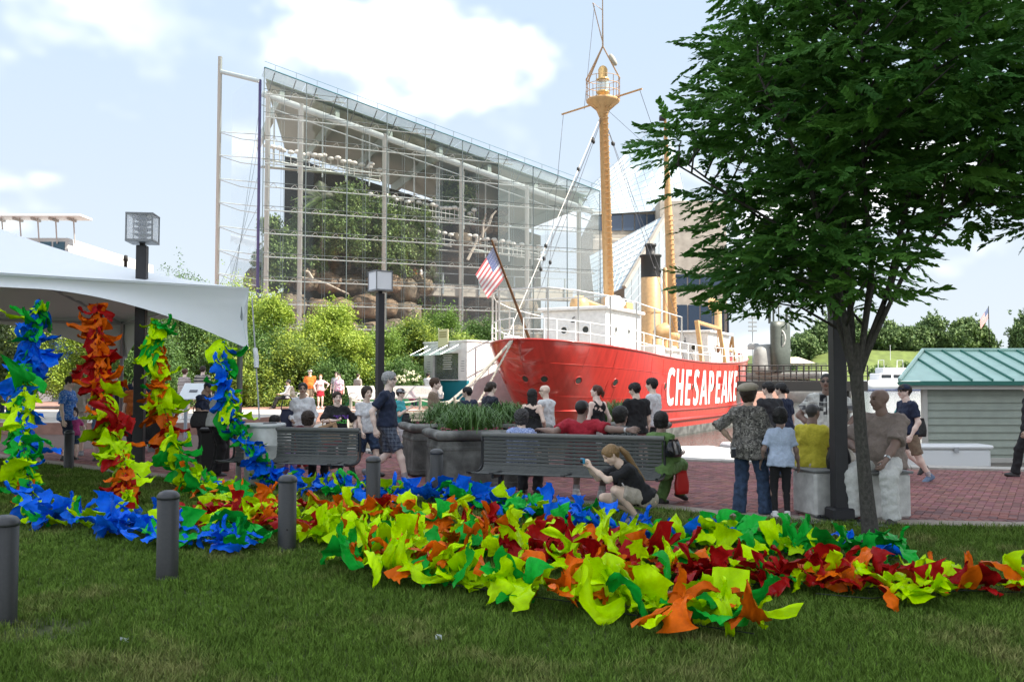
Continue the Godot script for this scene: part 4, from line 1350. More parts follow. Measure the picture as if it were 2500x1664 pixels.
# ---------------------------------------------------------------- garlands of cut plastic film
var petals:=[]
var film:={}
func make_petals()->void:
	var r:=RandomNumberGenerator.new()
	for v in 30:
		r.seed=400+v
		var kind:=v%10
		var nu:=12
		var nv:=6
		var curl:float=[0.5,-0.7,1.7,0.3,1.1,3.2,0.7,-1.3,0.25,2.0][(v*7)%10]*r.randf_range(0.7,1.2)
		var cross:float=r.randf_range(-1.0,1.0)
		var twist:float=r.randf_range(-0.5,0.5)
		var ph:=r.randf()*6.0
		var st:=shape()
		st.set_smooth_group(1)
		var grid:=[]
		for i in nu+1:
			var u:=float(i)/nu
			var w:=0.25
			var off:=0.0
			var e1:=1.0
			var e2:=1.0
			match kind:
				0:
					w=0.34*pow(sin(PI*(0.06+0.93*u)),0.7)
				1:
					w=0.30
					e1=1.0+0.30*sin(u*15.0+ph)
					e2=1.0+0.22*sin(u*12.0)
				2:
					w=0.13+0.03*sin(u*9.0)
					off=0.25*sin(u*4.0)
				3:
					w=0.28*(0.5+u*0.5)
					e1=0.72+0.45*absf(fposmod(u*4.0,1.0)-0.5)*2.0
				4:
					w=0.30*absf(cos(u*PI*1.05))+0.05
				5:
					w=0.12*(1.1-u*0.6)
				6:
					w=0.10+0.30*u*u
					e1=1.0+0.2*sin(u*20.0)
				7:
					w=0.26*(1.02-u)
				8:
					w=0.33
				9:
					w=0.30*pow(sin(PI*(0.05+0.9*u)),0.5)*(0.75+0.35*sin(u*14.0+ph))
			var row:=[]
			var a:=curl*u
			var cx:=sin(a)/curl if absf(curl)>0.05 else u
			var cy:=(1.0-cos(a))/curl if absf(curl)>0.05 else 0.0
			for j in nv+1:
				var q:=float(j)/nv*2.0-1.0
				var ed:=e1 if q>0 else e2
				var x:=q*w*ed+off
				var lift:=cross*x*x+0.045*sin(u*7.0+q*3.0+ph)+0.030*sin(u*15.0+q*7.0)+0.02*sin(q*9.0-u*11.0+ph)
				var tw:=Vector3(x,lift,0).rotated(Vector3.BACK,twist*u)
				row.append(Vector3(tw.x,cy,cx)+Vector3(0,cos(a),-sin(a))*tw.y)
			grid.append(row)
		for i in nu:
			for j in nv:
				quad(st,grid[i][j],grid[i][j+1],grid[i+1][j+1],grid[i+1][j])
		st.index()
		petals.append(done(st))
	var swirl:=noise_tex("swirl",0.008,0.86,1.0,3)
	(swirl.noise as FastNoiseLite).domain_warp_enabled=true
	(swirl.noise as FastNoiseLite).domain_warp_amplitude=60.0
	(swirl.noise as FastNoiseLite).domain_warp_frequency=0.01
	var cols:={"yellow":lin(0.62,1.0,0.0),"orange":lin(0.92,0.17,0.006),"red":lin(0.45,0.010,0.010),"green":lin(0.012,0.50,0.045),"blue":lin(0.006,0.17,0.95)}
	for k in cols:
		var o:={"tex":swirl,"scale":1.6,"back":Color(0.5,0.5,0.5),"spec":0.2,"norm":normal_tex("film",0.012,6.0,3),"nscale":0.4}
		film[k]=[mat("film_"+k,cols[k],0.3,o)]
		var c2:Color=cols[k].srgb_to_linear()
		var o2:=o.duplicate()
		o2.scale=0.9
		film[k].append(mat("film2_"+k,Color(c2.r*0.8,c2.g*0.82,c2.b*0.85).linear_to_srgb(),0.22,o2))
func pick(w:Dictionary)->String:
	var t:=0.0
	for k in w:
		t+=w[k]
	var q:=rng.randf()*t
	for k in w:
		q-=w[k]
		if q<=0:
			return k
	return w.keys()[0]
func garland(label:String,pts:Array,colours:Array,per_m:float,size:float,hang:bool,group:String)->Node3D:
	var o:=thing("garland",label,"garland",Vector3.ZERO,0.0,group)
	var st:=shape()
	var curve:=Curve3D.new()
	for p in pts:
		curve.add_point(p)
	tube(st,Array(curve.get_baked_points()),0.004,5)
	part(o,"cord",done(st),mat("cord",lin(0.02,0.025,0.02),0.7))
	var ln:=curve.get_baked_length()
	var n:=mini(300,int(ln*per_m))
	for i in n:
		var u:=(i+rng.randf())/n
		var p:=curve.sample_baked(u*ln)
		var dir:=(curve.sample_baked(minf(ln,u*ln+0.05))-curve.sample_baked(maxf(0.0,u*ln-0.05))).normalized()
		var ci:=mini(int(u*colours.size()),colours.size()-1)
		var nm:=pick(colours[ci])
		var s:=size*(rnd(0.75,1.2) if rng.randf()<0.8 else rnd(0.5,1.45))
		var b:Basis
		var az:=rnd(0,TAU)
		var flat:=Vector3(cos(az),0,sin(az))
		if hang:
			var out:=(flat*rnd(0.25,0.9)+Vector3.DOWN*rnd(0.5,2.0)+Vector3.UP*(rnd(0,1.2) if rng.randf()<0.25 else 0.0)).normalized()
			b=Basis.looking_at(-out,flat.rotated(Vector3.UP,rnd(-0.5,0.5))+Vector3.UP*0.3)
		else:
			var lift:float=rnd(0.0,0.35) if rng.randf()<0.6 else rnd(0.3,1.1)
			var out:=(flat+Vector3.UP*lift).normalized()
			b=Basis.looking_at(-out,Vector3.UP)
			p+=Vector3(rnd(-0.2,0.2),rnd(0.0,0.10),rnd(-0.2,0.2))
		b=b*Basis(Vector3.BACK,rnd(-0.7,0.7))
		if rng.randf()<0.35:
			b=b*Basis(Vector3.BACK,PI)
		if not hang and (b*Vector3(0,0,1)).y<0.12 and p.y<0.1:
			p.y+=0.06
		var pm:Mesh=petals[rng.randi()%petals.size()]
		var t:=Transform3D(b*s,p)
		if not hang:
			var low:=1e9
			for c in 8:
				low=minf(low,(t*pm.get_aabb().get_endpoint(c)).y)
			if low<-0.02:
				t.origin.y+=minf(-low-0.01,0.22)
		part(o,"film_piece",pm,film[nm][rng.randi()%2],t)
	return o
func path3(a:Array,y:float)->Array:
	var out:=[]
	for p in a:
		out.append(Vector3(p[0],y,p[1]))
	return out
func build_garlands()->void:
	make_petals()
	var blue:={"blue":0.66,"green":0.24,"yellow":0.10}
	var bg:={"blue":0.4,"green":0.4,"yellow":0.2}
	var gy:={"green":0.35,"yellow":0.55,"blue":0.06,"orange":0.04}
	var oy:={"orange":0.42,"yellow":0.36,"red":0.16,"green":0.06}
	var ry:={"red":0.5,"yellow":0.28,"orange":0.22}
	var ro:={"red":0.62,"orange":0.38}
	var ye:={"yellow":0.62,"orange":0.22,"green":0.16}
	var ygo:={"yellow":0.48,"green":0.2,"orange":0.32}
	var g:="garlands lying on the lawn"
	var h:="garlands hanging from the tent edge"
	garland("hanging garland of blue, green and yellow film, leftmost under the tent",[Vector3(-6.74,2.80,-12.8),Vector3(-6.55,1.9,-12.2),Vector3(-6.2,1.2,-11.4),Vector3(-5.75,0.62,-10.7),Vector3(-5.25,0.10,-10.05)],[blue,blue,{"yellow":0.4,"blue":0.35,"green":0.25},bg,gy,{"blue":0.5,"green":0.3,"yellow":0.2}],37.0,0.40,true,h)
	garland("hanging garland of dark red and orange film turning yellow lower down",[Vector3(-6.1,2.78,-13.2),Vector3(-5.95,1.9,-12.9),Vector3(-5.5,1.15,-12.3),Vector3(-5.05,0.6,-11.8),Vector3(-4.75,0.12,-11.2)],[ro,{"red":0.7,"orange":0.3},ry,{"yellow":0.55,"red":0.3,"orange":0.15},{"yellow":0.55,"orange":0.25,"red":0.2},{"red":0.3,"yellow":0.4,"orange":0.3}],36.0,0.40,true,h)
	garland("hanging garland of green, yellow and orange film before the dark lamp post",[Vector3(-5.45,2.6,-13.7),Vector3(-5.35,1.9,-13.6),Vector3(-5.2,1.2,-13.5),Vector3(-4.95,0.7,-13.3),Vector3(-4.55,0.15,-13.0)],[{"green":0.5,"yellow":0.4,"orange":0.1},{"yellow":0.4,"green":0.2,"orange":0.4},{"yellow":0.5,"orange":0.5},oy,gy,ygo],36.0,0.38,true,h)
	garland("hanging garland of blue film with green and yellow in front of the barrel",[Vector3(-4.55,2.3,-14.15),Vector3(-4.5,1.75,-14.0),Vector3(-4.22,1.15,-13.65),Vector3(-3.85,0.62,-13.45),Vector3(-3.5,0.12,-13.4)],[{"blue":0.5,"yellow":0.3,"green":0.2},blue,bg,{"green":0.45,"blue":0.45,"yellow":0.1},blue,{"blue":0.55,"yellow":0.25,"green":0.2}],37.0,0.36,true,h)
	garland("long back row of blue and green film across the lawn to the tree",path3([[-3.45,-13.4],[-2.85,-12.9],[-2.0,-12.15],[-1.36,-11.9],[-0.7,-11.7],[0.2,-10.7],[0.68,-9.65],[1.05,-9.0],[1.48,-8.7],[1.83,-8.7],[2.16,-8.7],[2.51,-8.25],[3.0,-8.1],[3.39,-7.95]],0.06),[blue,blue,{"blue":0.75,"green":0.2,"yellow":0.05},{"blue":0.7,"green":0.2,"yellow":0.1},bg,{"green":0.5,"blue":0.4,"yellow":0.1},blue,{"blue":0.4,"green":0.3,"yellow":0.3},{"yellow":0.5,"green":0.4,"blue":0.1},{"green":0.5,"yellow":0.4,"blue":0.1}],35.0,0.29,false,g)
	garland("middle row of orange and yellow film from the tent to the tree",path3([[-4.5,-13.1],[-3.61,-11.6],[-2.95,-10.75],[-2.3,-10.5],[-1.62,-10.35],[-1.13,-10.0],[-0.43,-9.45],[0.2,-8.85],[0.72,-8.2],[1.21,-7.8],[1.67,-7.5],[2.07,-7.1],[2.5,-6.95],[3.05,-6.75]],0.06),[gy,{"green":0.5,"yellow":0.3,"orange":0.2},{"orange":0.5,"green":0.3,"yellow":0.2},oy,{"orange":0.5,"yellow":0.35,"red":0.15},{"orange":0.55,"yellow":0.35,"green":0.1},{"orange":0.5,"yellow":0.3,"red":0.2},ry,{"red":0.5,"yellow":0.4,"orange":0.1},{"yellow":0.5,"green":0.25,"red":0.25},ry],36.0,0.29,false,g)
	garland("row of yellow film with dark red pieces in the middle of the lawn",path3([[-3.75,-10.3],[-3.11,-10.0],[-2.4,-9.5],[-1.6,-8.85],[-0.94,-8.5],[-0.18,-8.3],[0.35,-7.9],[0.83,-7.45],[1.43,-7.15],[1.9,-7.0]],0.06),[{"red":0.45,"yellow":0.35,"orange":0.2},{"red":0.4,"orange":0.3,"yellow":0.3},{"yellow":0.6,"red":0.2,"orange":0.2},{"yellow":0.75,"orange":0.2,"red":0.05},{"yellow":0.7,"orange":0.2,"green":0.1},{"yellow":0.5,"orange":0.35,"green":0.15},{"red":0.75,"yellow":0.15,"orange":0.1},{"red":0.4,"yellow":0.5,"orange":0.1},{"red":0.65,"orange":0.2,"yellow":0.15}],36.0,0.29,false,g)
	garland("front row of yellow, orange and green film nearest the open grass",path3([[-1.5,-7.95],[-0.97,-7.35],[-0.47,-7.0],[0.0,-6.7],[0.43,-6.45],[0.73,-6.15],[1.1,-5.9],[1.5,-5.65]],0.06),[ye,{"orange":0.5,"yellow":0.35,"green":0.15},{"yellow":0.55,"orange":0.25,"green":0.2},{"yellow":0.6,"orange":0.3,"green":0.1},ygo,ygo,{"orange":0.4,"yellow":0.4,"green":0.2}],34.0,0.33,false,g)
	garland("short row of crumpled blue film behind the front bollards",path3([[-5.15,-10.0],[-4.7,-9.95],[-4.1,-9.45],[-3.45,-9.0],[-2.8,-8.7],[-2.35,-8.45]],0.06),[{"blue":0.5,"yellow":0.3,"green":0.2},{"blue":0.75,"yellow":0.2,"green":0.05},{"blue":0.8,"yellow":0.15,"green":0.05},{"blue":0.55,"green":0.3,"yellow":0.15},{"blue":0.7,"green":0.3}],35.0,0.29,false,g)
	garland("row of red, yellow and orange film trailing off at right",path3([[2.25,-6.75],[2.6,-6.6],[3.05,-6.75],[3.4,-6.85],[3.7,-6.8],[4.3,-6.8]],0.05),[{"yellow":0.5,"orange":0.3,"red":0.2},{"yellow":0.6,"red":0.2,"orange":0.2},{"red":0.5,"yellow":0.4,"orange":0.1},{"red":0.45,"yellow":0.45,"orange":0.1}],33.0,0.27,false,g)
# ---------------------------------------------------------------- things on the lawn and promenade
func build_bollards()->void:
	var m:=mat("bollard_paint",lin(0.034,0.036,0.036),0.5,{"norm":normal_tex("cast",0.06,4.0),"nscale":0.5,"scale":5.0,"tex":noise_tex("grime",0.012,0.82,1.0,5)})
	var spots:=[[-3.39,-6.07,"dark metal bollard cut by the left edge of the lawn, nearest one"],[-2.82,-7.44,"dark metal bollard standing in front of the crumpled blue film"],[-2.15,-8.68,"dark metal bollard with a small bolt hole amid red and yellow film"],[-1.66,-10.83,"dark metal bollard in front of the left bench's right end"],[-1.0,-12.0,"dark metal bollard in front of the grey planter"],[-8.13,-16.6,"dark bollard behind the leftmost garland with a chain"]]
	for i in spots.size():
		var s=spots[i]
		var o:=thing("bollard",s[2],"bollard",Vector3(s[0],0,s[1]),rnd(0,6),"dark bollards along the lawn")
		var st:=shape()
		lathe(st,[Vector2(0.086,-0.1),Vector2(0.086,0.655),Vector2(0.0,0.655)],28)
		part(o,"post",done(st),m)
		st=shape()
		lathe(st,[Vector2(0.086,0.657),Vector2(0.091,0.66),Vector2(0.092,0.672),Vector2(0.088,0.690),Vector2(0.07,0.712),Vector2(0.04,0.725),Vector2(0.0,0.729)],28)
		part(o,"cap",done(st),mat("bollard_cap",lin(0.05,0.053,0.058),0.38,{"tex":noise_tex("grime",0.012,0.82,1.0,5)}))
		st=shape()
		lathe(st,[Vector2(0.0865,0.0),Vector2(0.092,0.002),Vector2(0.092,0.022),Vector2(0.0865,0.028)],28)
		part(o,"foot_ring",done(st),m)
		if i==2:
			st=shape()
			tube(st,[Vector3(0,0.215,0.075),Vector3(0,0.215,0.0872)],0.008,10)
			part(o,"bolt_hole",done(st),mat("hole",lin(0.004,0.004,0.004),0.9),Transform3D(Basis(Vector3.UP,0.25-o.rotation.y),Vector3.ZERO))
	var ch:=thing("chain","sagging dark chain tied to the bollard at left","chain",Vector3.ZERO)
	var link:=cached("chain_link",func():
		var st:=shape()
		st.set_smooth_group(1)
		var pts:=[]
		for k in 11:
			var a:=TAU*k/10.0
			pts.append(Vector3(sin(a)*0.011,cos(a)*0.024,0))
		tube(st,pts,0.0045,5,false)
		return done(st))
	for seg in [[Vector3(-8.13,0.58,-16.6),Vector3(-10.6,0.58,-18.6)],[Vector3(-8.13,0.58,-16.6),Vector3(-5.9,0.3,-15.3)]]:
		for k in 62:
			var u:=(k+0.5)/62.0
			var p:Vector3=seg[0].lerp(seg[1],u)+Vector3.DOWN*0.22*(1.0-pow(2.0*u-1.0,2.0))
			var t:=along(p,p+(seg[1]-seg[0])+Vector3.DOWN*0.88*(1.0-2.0*u)*2.0)
			t.origin=p
			t.basis=t.basis*Basis(Vector3.UP,PI/2*(k%2))
			part(ch,"link",link,mat("chain_iron",lin(0.02,0.02,0.02),0.5))
func bench(label:String,a:Vector3,b:Vector3,supports:Array,group:String)->void:
	var dir:=(b-a).normalized()
	var ln:=a.distance_to(b)
	var o:=thing("slatted_bench",label,"bench",a,0.0,group)
	o.basis=Basis(dir,Vector3.UP,dir.cross(Vector3.UP))
	var wood:=mat("grey_slat",lin(0.13,0.14,0.133),0.6,{"tex":noise_tex("slat_grain",0.02,0.6,1.0,4),"scale":Vector3(1.2,9,9),"norm":normal_tex("pores",0.05,2.0),"nscale":0.4})
	var rail_m:=mat("grey_rail",lin(0.24,0.245,0.23),0.55,{"tex":noise_tex("slat_grain",0.02,0.6,1.0,4),"scale":Vector3(1.2,9,9)})
	var iron:=mat("black_iron",lin(0.012,0.013,0.015),0.45)
	var prof:=[]
	for i in 13:
		var t:=i/12.0
		var p:Vector2
		if t<0.55:
			var q:=t/0.55
			p=Vector2(-0.02-0.02*q+0.03*q*q,0.86-0.40*q)
		else:
			var q:=(t-0.55)/0.45
			p=Vector2(-0.01+0.05*q+0.42*q*q*(1.0 if q<1 else 1.0)+0.02*q,0.46-0.085*sin(q*PI*0.62)+0.03*q*q)
		prof.append(p)
	var n:=0
	for i in range(0,15):
		var t:=(i+0.5)/15.0*12.0
		var k:=int(t)
		var p:Vector2=prof[k].lerp(prof[mini(k+1,12)],t-k)
		var tg:Vector2=(prof[mini(k+1,12)]-prof[k]).normalized()
		var bs:=Basis(Vector3.RIGHT,Vector3(0,tg.y,tg.x),Vector3(0,tg.x,-tg.y))
		part(o,"slat",box_mesh(Vector3(ln-0.06,0.042,0.018),0.006),wood,Transform3D(bs,Vector3(ln/2,p.y,p.x)))
		n+=1
	var st:=shape()
	st.set_smooth_group(1)
	tube(st,[Vector3(0,0.885,-0.02),Vector3(ln,0.885,-0.02)],0.034,14)
	part(o,"top_rail",done(st),rail_m)
	for s in supports:
		st=shape()
		for i in 12:
			var p0:Vector2=prof[i]
			var p1:Vector2=prof[i+1]
			var tt:=along(Vector3(0,p0.y,p0.x-0.022),Vector3(0,p1.y,p1.x-0.022))
			box(st,Vector3(-0.012,0,-0.026),Vector3(0.012,p0.distance_to(p1)*1.04,0.026),0.0,tt*Transform3D(Basis(Vector3.UP,PI/2),Vector3.ZERO))
		part(o,"frame_strap",done(st),iron,Transform3D(Basis(),Vector3(s[0]*ln,0,0)))
		if s[1]:
			st=shape()
			box(st,Vector3(-0.032,0.02,0.06),Vector3(0.032,0.40,0.13),0.008)
			box(st,Vector3(-0.02,0.34,-0.02),Vector3(0.02,0.40,0.40),0.006)
			part(o,"leg",done(st),iron,Transform3D(Basis(),Vector3(s[0]*ln,0,0)))
			st=shape()
			box(st,Vector3(-0.09,0.0,0.0),Vector3(0.09,0.02,0.2),0.006)
			part(o,"foot_plate",done(st),iron,Transform3D(Basis(),Vector3(s[0]*ln,0,0)))
	for s in [0.0,1.0]:
		st=shape()
		st.set_smooth_group(1)
		var pts:=[]
		for i in range(0,13):
			pts.append(Vector3(0,prof[i].y,prof[i].x-0.005))
		tube(st,pts,0.02,8)
		part(o,"end_frame",done(st),iron,Transform3D(Basis(),Vector3(s*ln,0,0)))
func planter(label:String,c:Vector3,w:float,d:float,turn:float,seed_:int)->void:
	var o:=thing("planter",label,"planter",c,turn,"grey concrete planters on the promenade")
	var m:=mat("planter_concrete",lin(0.21,0.212,0.195),0.85,{"tex":noise_tex("stain",0.006,0.5,1.0,6),"scale":0.9,"norm":normal_tex("pores",0.05,2.0),"nscale":0.8})
	var rim_m:=mat("planter_rim",lin(0.28,0.28,0.26),0.8,{"tex":noise_tex("stain",0.006,0.5,1.0,6),"scale":0.7,"norm":normal_tex("pores",0.05,2.0),"nscale":0.8})
	var st:=shape()
	var lv:=[[0.05,1.0],[0.12,1.0],[0.14,0.985],[0.60,0.955],[0.62,0.97],[0.65,0.97],[0.67,0.955],[0.74,0.945]]
	for i in lv.size()-1:
		var y0:float=lv[i][0]
		var y1:float=lv[i+1][0]
		var a:float=lv[i][1]
		var b:float=lv[i+1][1]
		var r0:=[Vector3(-w/2*a,y0,-d/2*a),Vector3(w/2*a,y0,-d/2*a),Vector3(w/2*a,y0,d/2*a),Vector3(-w/2*a,y0,d/2*a)]
		var r1:=[Vector3(-w/2*b,y1,-d/2*b),Vector3(w/2*b,y1,-d/2*b),Vector3(w/2*b,y1,d/2*b),Vector3(-w/2*b,y1,d/2*b)]
		for k in 4:
			quad(st,r0[k],r0[(k+1)%4],r1[(k+1)%4],r1[k])
	part(o,"body",done(st),m)
	for s in [-1,1]:
		part(o,"foot",box_mesh(Vector3(0.22,0.06,d*0.9),0.01),m,Transform3D(Basis(),Vector3(s*(w/2-0.2),0.03,0)))
	st=shape()
	st.set_smooth_group(1)
	var pr:=[]
	for i in 9:
		var a:=PI*i/8.0
		pr.append(Vector2(0.10-0.15*sin(a*0.9),0.74+0.16*(1.0-cos(a))/2.0))
	for i in 8:
		var e0:float=-pr[i].x
		var e1:float=-pr[i+1].x
		var q0:=[Vector3(-w/2-e0,pr[i].y,-d/2-e0),Vector3(w/2+e0,pr[i].y,-d/2-e0),Vector3(w/2+e0,pr[i].y,d/2+e0),Vector3(-w/2-e0,pr[i].y,d/2+e0)]
		var q1:=[Vector3(-w/2-e1,pr[i+1].y,-d/2-e1),Vector3(w/2+e1,pr[i+1].y,-d/2-e1),Vector3(w/2+e1,pr[i+1].y,d/2+e1),Vector3(-w/2-e1,pr[i+1].y,d/2+e1)]
		for k in 4:
			st.set_smooth_group(k+1)
			quad(st,q0[k],q0[(k+1)%4],q1[(k+1)%4],q1[k])
	st.set_smooth_group(-1)
	part(o,"rim",done(st),rim_m)
	st=shape()
	quad(st,Vector3(-w/2,0.86,-d/2),Vector3(w/2,0.86,-d/2),Vector3(w/2,0.86,d/2),Vector3(-w/2,0.86,d/2))
	part(o,"soil",done(st),mat("dark_soil",lin(0.03,0.02,0.014),0.95))
	var r:=RandomNumberGenerator.new()
	r.seed=seed_
	var p:=thing("leafy_plants","strap leaved green plants in the "+label,"plants",c+Vector3(0,0.86,0),turn,"plants in the promenade planters")
	st=shape()
	st.set_smooth_group(1)
	for i in 640:
		var base:=Vector3(r.randfn()*0.16*w,0,r.randfn()*0.16*d)
		var a:=r.randf()*TAU
		var out:=Vector3(cos(a),0,sin(a))*r.randf_range(0.10,0.42)
		var h:=r.randf_range(0.12,0.34)*(1.3-1.5*absf(base.x)/w)
		var wd:=Vector3(-sin(a),0,cos(a))*0.007
		var last:=base
		var pts:=[base,base+out*0.25+Vector3.UP*h*0.7,base+out*0.7+Vector3.UP*h,base+out*1.35+Vector3.UP*h*0.55]
		var ws:=[1.0,1.0,0.8,0.1]
		for k in 3:
			quad(st,pts[k]-wd*ws[k],pts[k]+wd*ws[k],pts[k+1]+wd*ws[k+1],pts[k+1]-wd*ws[k+1])
	part(p,"leaves",done(st),mat("strap_leaf",lin(0.15,0.34,0.06),0.5,{"back":Color(0.6,0.6,0.6),"tex":noise_tex("leaf_tone",0.03,0.5,1.0,3),"scale":4.0})).set_meta("kind","stuff")
	st=shape()
	for i in 70:
		var base:=Vector3(r.randf_range(-0.47,0.47)*w,r.randf_range(0.0,0.07),d*r.randf_range(0.36,0.46))
		for k in 5:
			var a:=k*TAU/5
			tri(st,base,base+Vector3(cos(a)*0.02,0.012,sin(a)*0.02),base+Vector3(cos(a+0.9)*0.02,0.012,sin(a+0.9)*0.02))
	part(p,"pink_flowers",done(st),mat("pink_flower",lin(0.55,0.12,0.2),0.7)).set_meta("kind","stuff")
func lamp_post(label:String,x:float,z:float,top:float,head:float,turn:float,base_y:=0.0,milky:=false)->void:
	var o:=thing("lamp_post",label,"street lamp",Vector3(x,base_y,z),turn,"square lamp posts")
	var m:=mat("lamp_paint",lin(0.022,0.022,0.026),0.5,{"tex":noise_tex("grime",0.012,0.82,1.0,5)})
	var st:=shape()
	box(st,Vector3(-0.0775,0.02,-0.0775),Vector3(0.0775,top-head-0.06,0.0775),0.008)
	part(o,"post",done(st),m)
	part(o,"neck",box_mesh(Vector3(0.07,0.1,0.07)),m,Transform3D(Basis(),Vector3(0,top-head-0.03,0)))
	st=shape()
	box(st,Vector3(-0.24,0.0,-0.24),Vector3(0.24,0.022,0.24),0.004)
	for s in [[-1,-1],[1,-1],[1,1],[-1,1]]:
		lathe(st,[Vector2(0.02,0.022),Vector2(0.02,0.045),Vector2(0,0.05)],8,Vector3(s[0]*0.17,0,s[1]*0.17))
	box(st,Vector3(-0.13,0.02,-0.13),Vector3(0.13,0.16,0.13),0.02)
	part(o,"base_plate",done(st),m)
	var w:=head*0.93
	st=shape()
	box(st,Vector3(-w/2-0.012,top-head-0.02,-w/2-0.012),Vector3(w/2+0.012,top-head+0.02,w/2+0.012),0.004)
	box(st,Vector3(-w/2-0.012,top-0.012,-w/2-0.012),Vector3(w/2+0.012,top+0.014,w/2+0.012),0.004)
	for s in [[-1,-1],[1,-1],[1,1],[-1,1]]:
		box(st,Vector3(s[0]*w/2-0.01,top-head+0.02,s[1]*w/2-0.01),Vector3(s[0]*w/2+0.01,top-0.012,s[1]*w/2+0.01))
	part(o,"lantern_frame",done(st),mat("lamp_alu",lin(0.22,0.23,0.24),0.4,{"metal":0.4}))
	for k in 4:
		st=shape()
		var q:=[]
		for i in 29:
			q.append(-w/2+0.012+(w-0.024)*i/28.0)
		for i in 28:
			var z0:=w/2-0.003+0.004*(i%2)
			var z1:=w/2-0.003+0.004*((i+1)%2)
			quad(st,Vector3(q[i],top-head+0.022,z0),Vector3(q[i+1],top-head+0.022,z1),Vector3(q[i+1],top-0.013,z1),Vector3(q[i],top-0.013,z0))
		part(o,"diffuser",done(st),mat("milky_diffuser",lin(0.82,0.83,0.85),0.5,{"back":Color(0.3,0.3,0.3)}) if milky else mat("diffuser",lin(0.78,0.80,0.82),0.3,{"back":Color(0.9,0.9,0.9),"alpha":0.5}),Transform3D(Basis(Vector3.UP,k*PI/2),Vector3.ZERO))
	if milky:
		return
	st=shape()
	for i in 4:
		var y:=top-head+0.08+(head-0.13)*i/3.5
		lathe(st,[Vector2(w*0.18,y),Vector2(w*0.40,y+0.035),Vector2(w*0.40,y+0.04),Vector2(w*0.16,y+0.045)],20)
	lathe(st,[Vector2(w*0.16,top-head+0.03),Vector2(w*0.16,top-0.03)],16)
	part(o,"reflector",done(st),mat("reflector",lin(0.16,0.18,0.24),0.4))
func build_tent()->void:
	var A:=Vector3(-4.25,0,-14.5)
	var e:=Vector3(-0.82,0,0.572)
	var nn:=Vector3(-0.572,0,-0.82)
	var L:=9.0
	var o:=thing("canopy_tent","white pointed canopy tent with arched edge at upper left","tent",A)
	var cloth_m:=mat("tent_fabric",lin(0.74,0.78,0.80),0.55,{"norm":normal_tex("tent_creases",0.004,10.0,3),"nscale":0.5,"scale":0.5,"back":Color(0.10,0.10,0.10)})
	var st:=shape()
	st.set_smooth_group(1)
	var N:=36
	var hgt:=func(a:float,b:float)->float:
		var mm:=minf(minf(a,L-a),minf(b,L-b))/(L/2)
		var pillow:=0.06*sin(PI*a/L)*sin(PI*b/L)
		return 3.10+1.75*mm-0.30*sin(PI*mm)*0.8+pillow
	for i in N:
		for j in N:
			var q:=[]
			for c in [[0,0],[1,0],[1,1],[0,1]]:
				var a:float=L*(i+c[0])/N
				var b:float=L*(j+c[1])/N
				q.append(e*a+nn*b+Vector3.UP*hgt.call(a,b))
			quad(st,q[0],q[1],q[2],q[3])
	part(o,"roof",done(st),cloth_m)
	for k in 4:
		var p0:Vector3=[Vector3.ZERO,e*L,e*L+nn*L,nn*L][k]
		var dv:Vector3=[e,nn,-e,-nn][k]
		st=shape()
		st.set_smooth_group(1)
		var outw:=-dv.cross(Vector3.UP)
		var n:=60
		for i in n:
			for j in 6:
				var q:=[]
				for c in [[0,0],[1,0],[1,1],[0,1]]:
					var t:float=L*(i+c[0])/n
					var u:=minf(t,L-t)
					var low:=2.93-0.80*pow(maxf(0.0,1.0-u/3.0),1.7)
					var f:float=(j+c[1])/6.0
					var y:=lerpf(3.10+0.03,low,f)
					var belly:=0.06*sin(PI*f)+0.025*sin(t*9.0+f*4.0)*maxf(0.0,1.0-u/1.0)*f
					q.append(p0+dv*t+Vector3.UP*y-outw*belly)
				quad(st,q[0],q[1],q[2],q[3])
		part(o,"valance",done(st),cloth_m)
	var pole:=mat("tent_pole",lin(0.45,0.48,0.5),0.35,{"metal":0.5})
	for k in 4:
		var p:Vector3=[e*0.1+nn*0.1,e*(L-0.1)+nn*0.1,e*(L-0.1)+nn*(L-0.1),e*0.1+nn*(L-0.1)][k]
		st=shape()
		st.set_smooth_group(1)
		tube(st,[p,p+Vector3.UP*3.05],0.045,12)
		part(o,"pole",done(st),pole)
		st=shape()
		lathe(st,[Vector2(0.13,0.0),Vector2(0.13,0.012),Vector2(0.0,0.013)],14,p)
		part(o,"foot_plate",done(st),pole)
	st=shape()
	for k in 4:
		var c0:Vector3=[e*0.1+nn*0.1,e*(L-0.1)+nn*0.1,e*(L-0.1)+nn*(L-0.1),e*0.1+nn*(L-0.1)][k]
		var c1:Vector3=[e*(L-0.1)+nn*0.1,e*(L-0.1)+nn*(L-0.1),e*0.1+nn*(L-0.1),e*0.1+nn*0.1][k]
		tube(st,[c0+Vector3.UP*3.0,c1+Vector3.UP*3.0],0.03,8)
		tube(st,[c0+Vector3.UP*3.0,(e+nn)*L/2+Vector3.UP*4.45],0.03,8)
	part(o,"frame",done(st),pole)
	st=shape()
	st.set_smooth_group(1)
	tube(st,[A+Vector3(0.05,2.95,0.0),Vector3(-3.93,1.02,-14.05)],0.012,6)
	var sr:=single("tie_strap","grey tie down strap from tent corner to the white barrel","strap",st,mat("strap",lin(0.3,0.31,0.31),0.7))
	st=shape()
	st.set_smooth_group(1)
	var s0:=(A+Vector3(0.05,2.95,0)).lerp(Vector3(-3.93,1.02,-14.05),0.42)
	var s1:=(A+Vector3(0.05,2.95,0)).lerp(Vector3(-3.93,1.02,-14.05),0.58)
	tube(st,[s0,s0.lerp(s1,0.5)+Vector3(0.01,0,0),s1],[0.035,0.042,0.036],10)
	part(sr,"wrap",done(st),mat("wrap",lin(0.6,0.62,0.62),0.6))
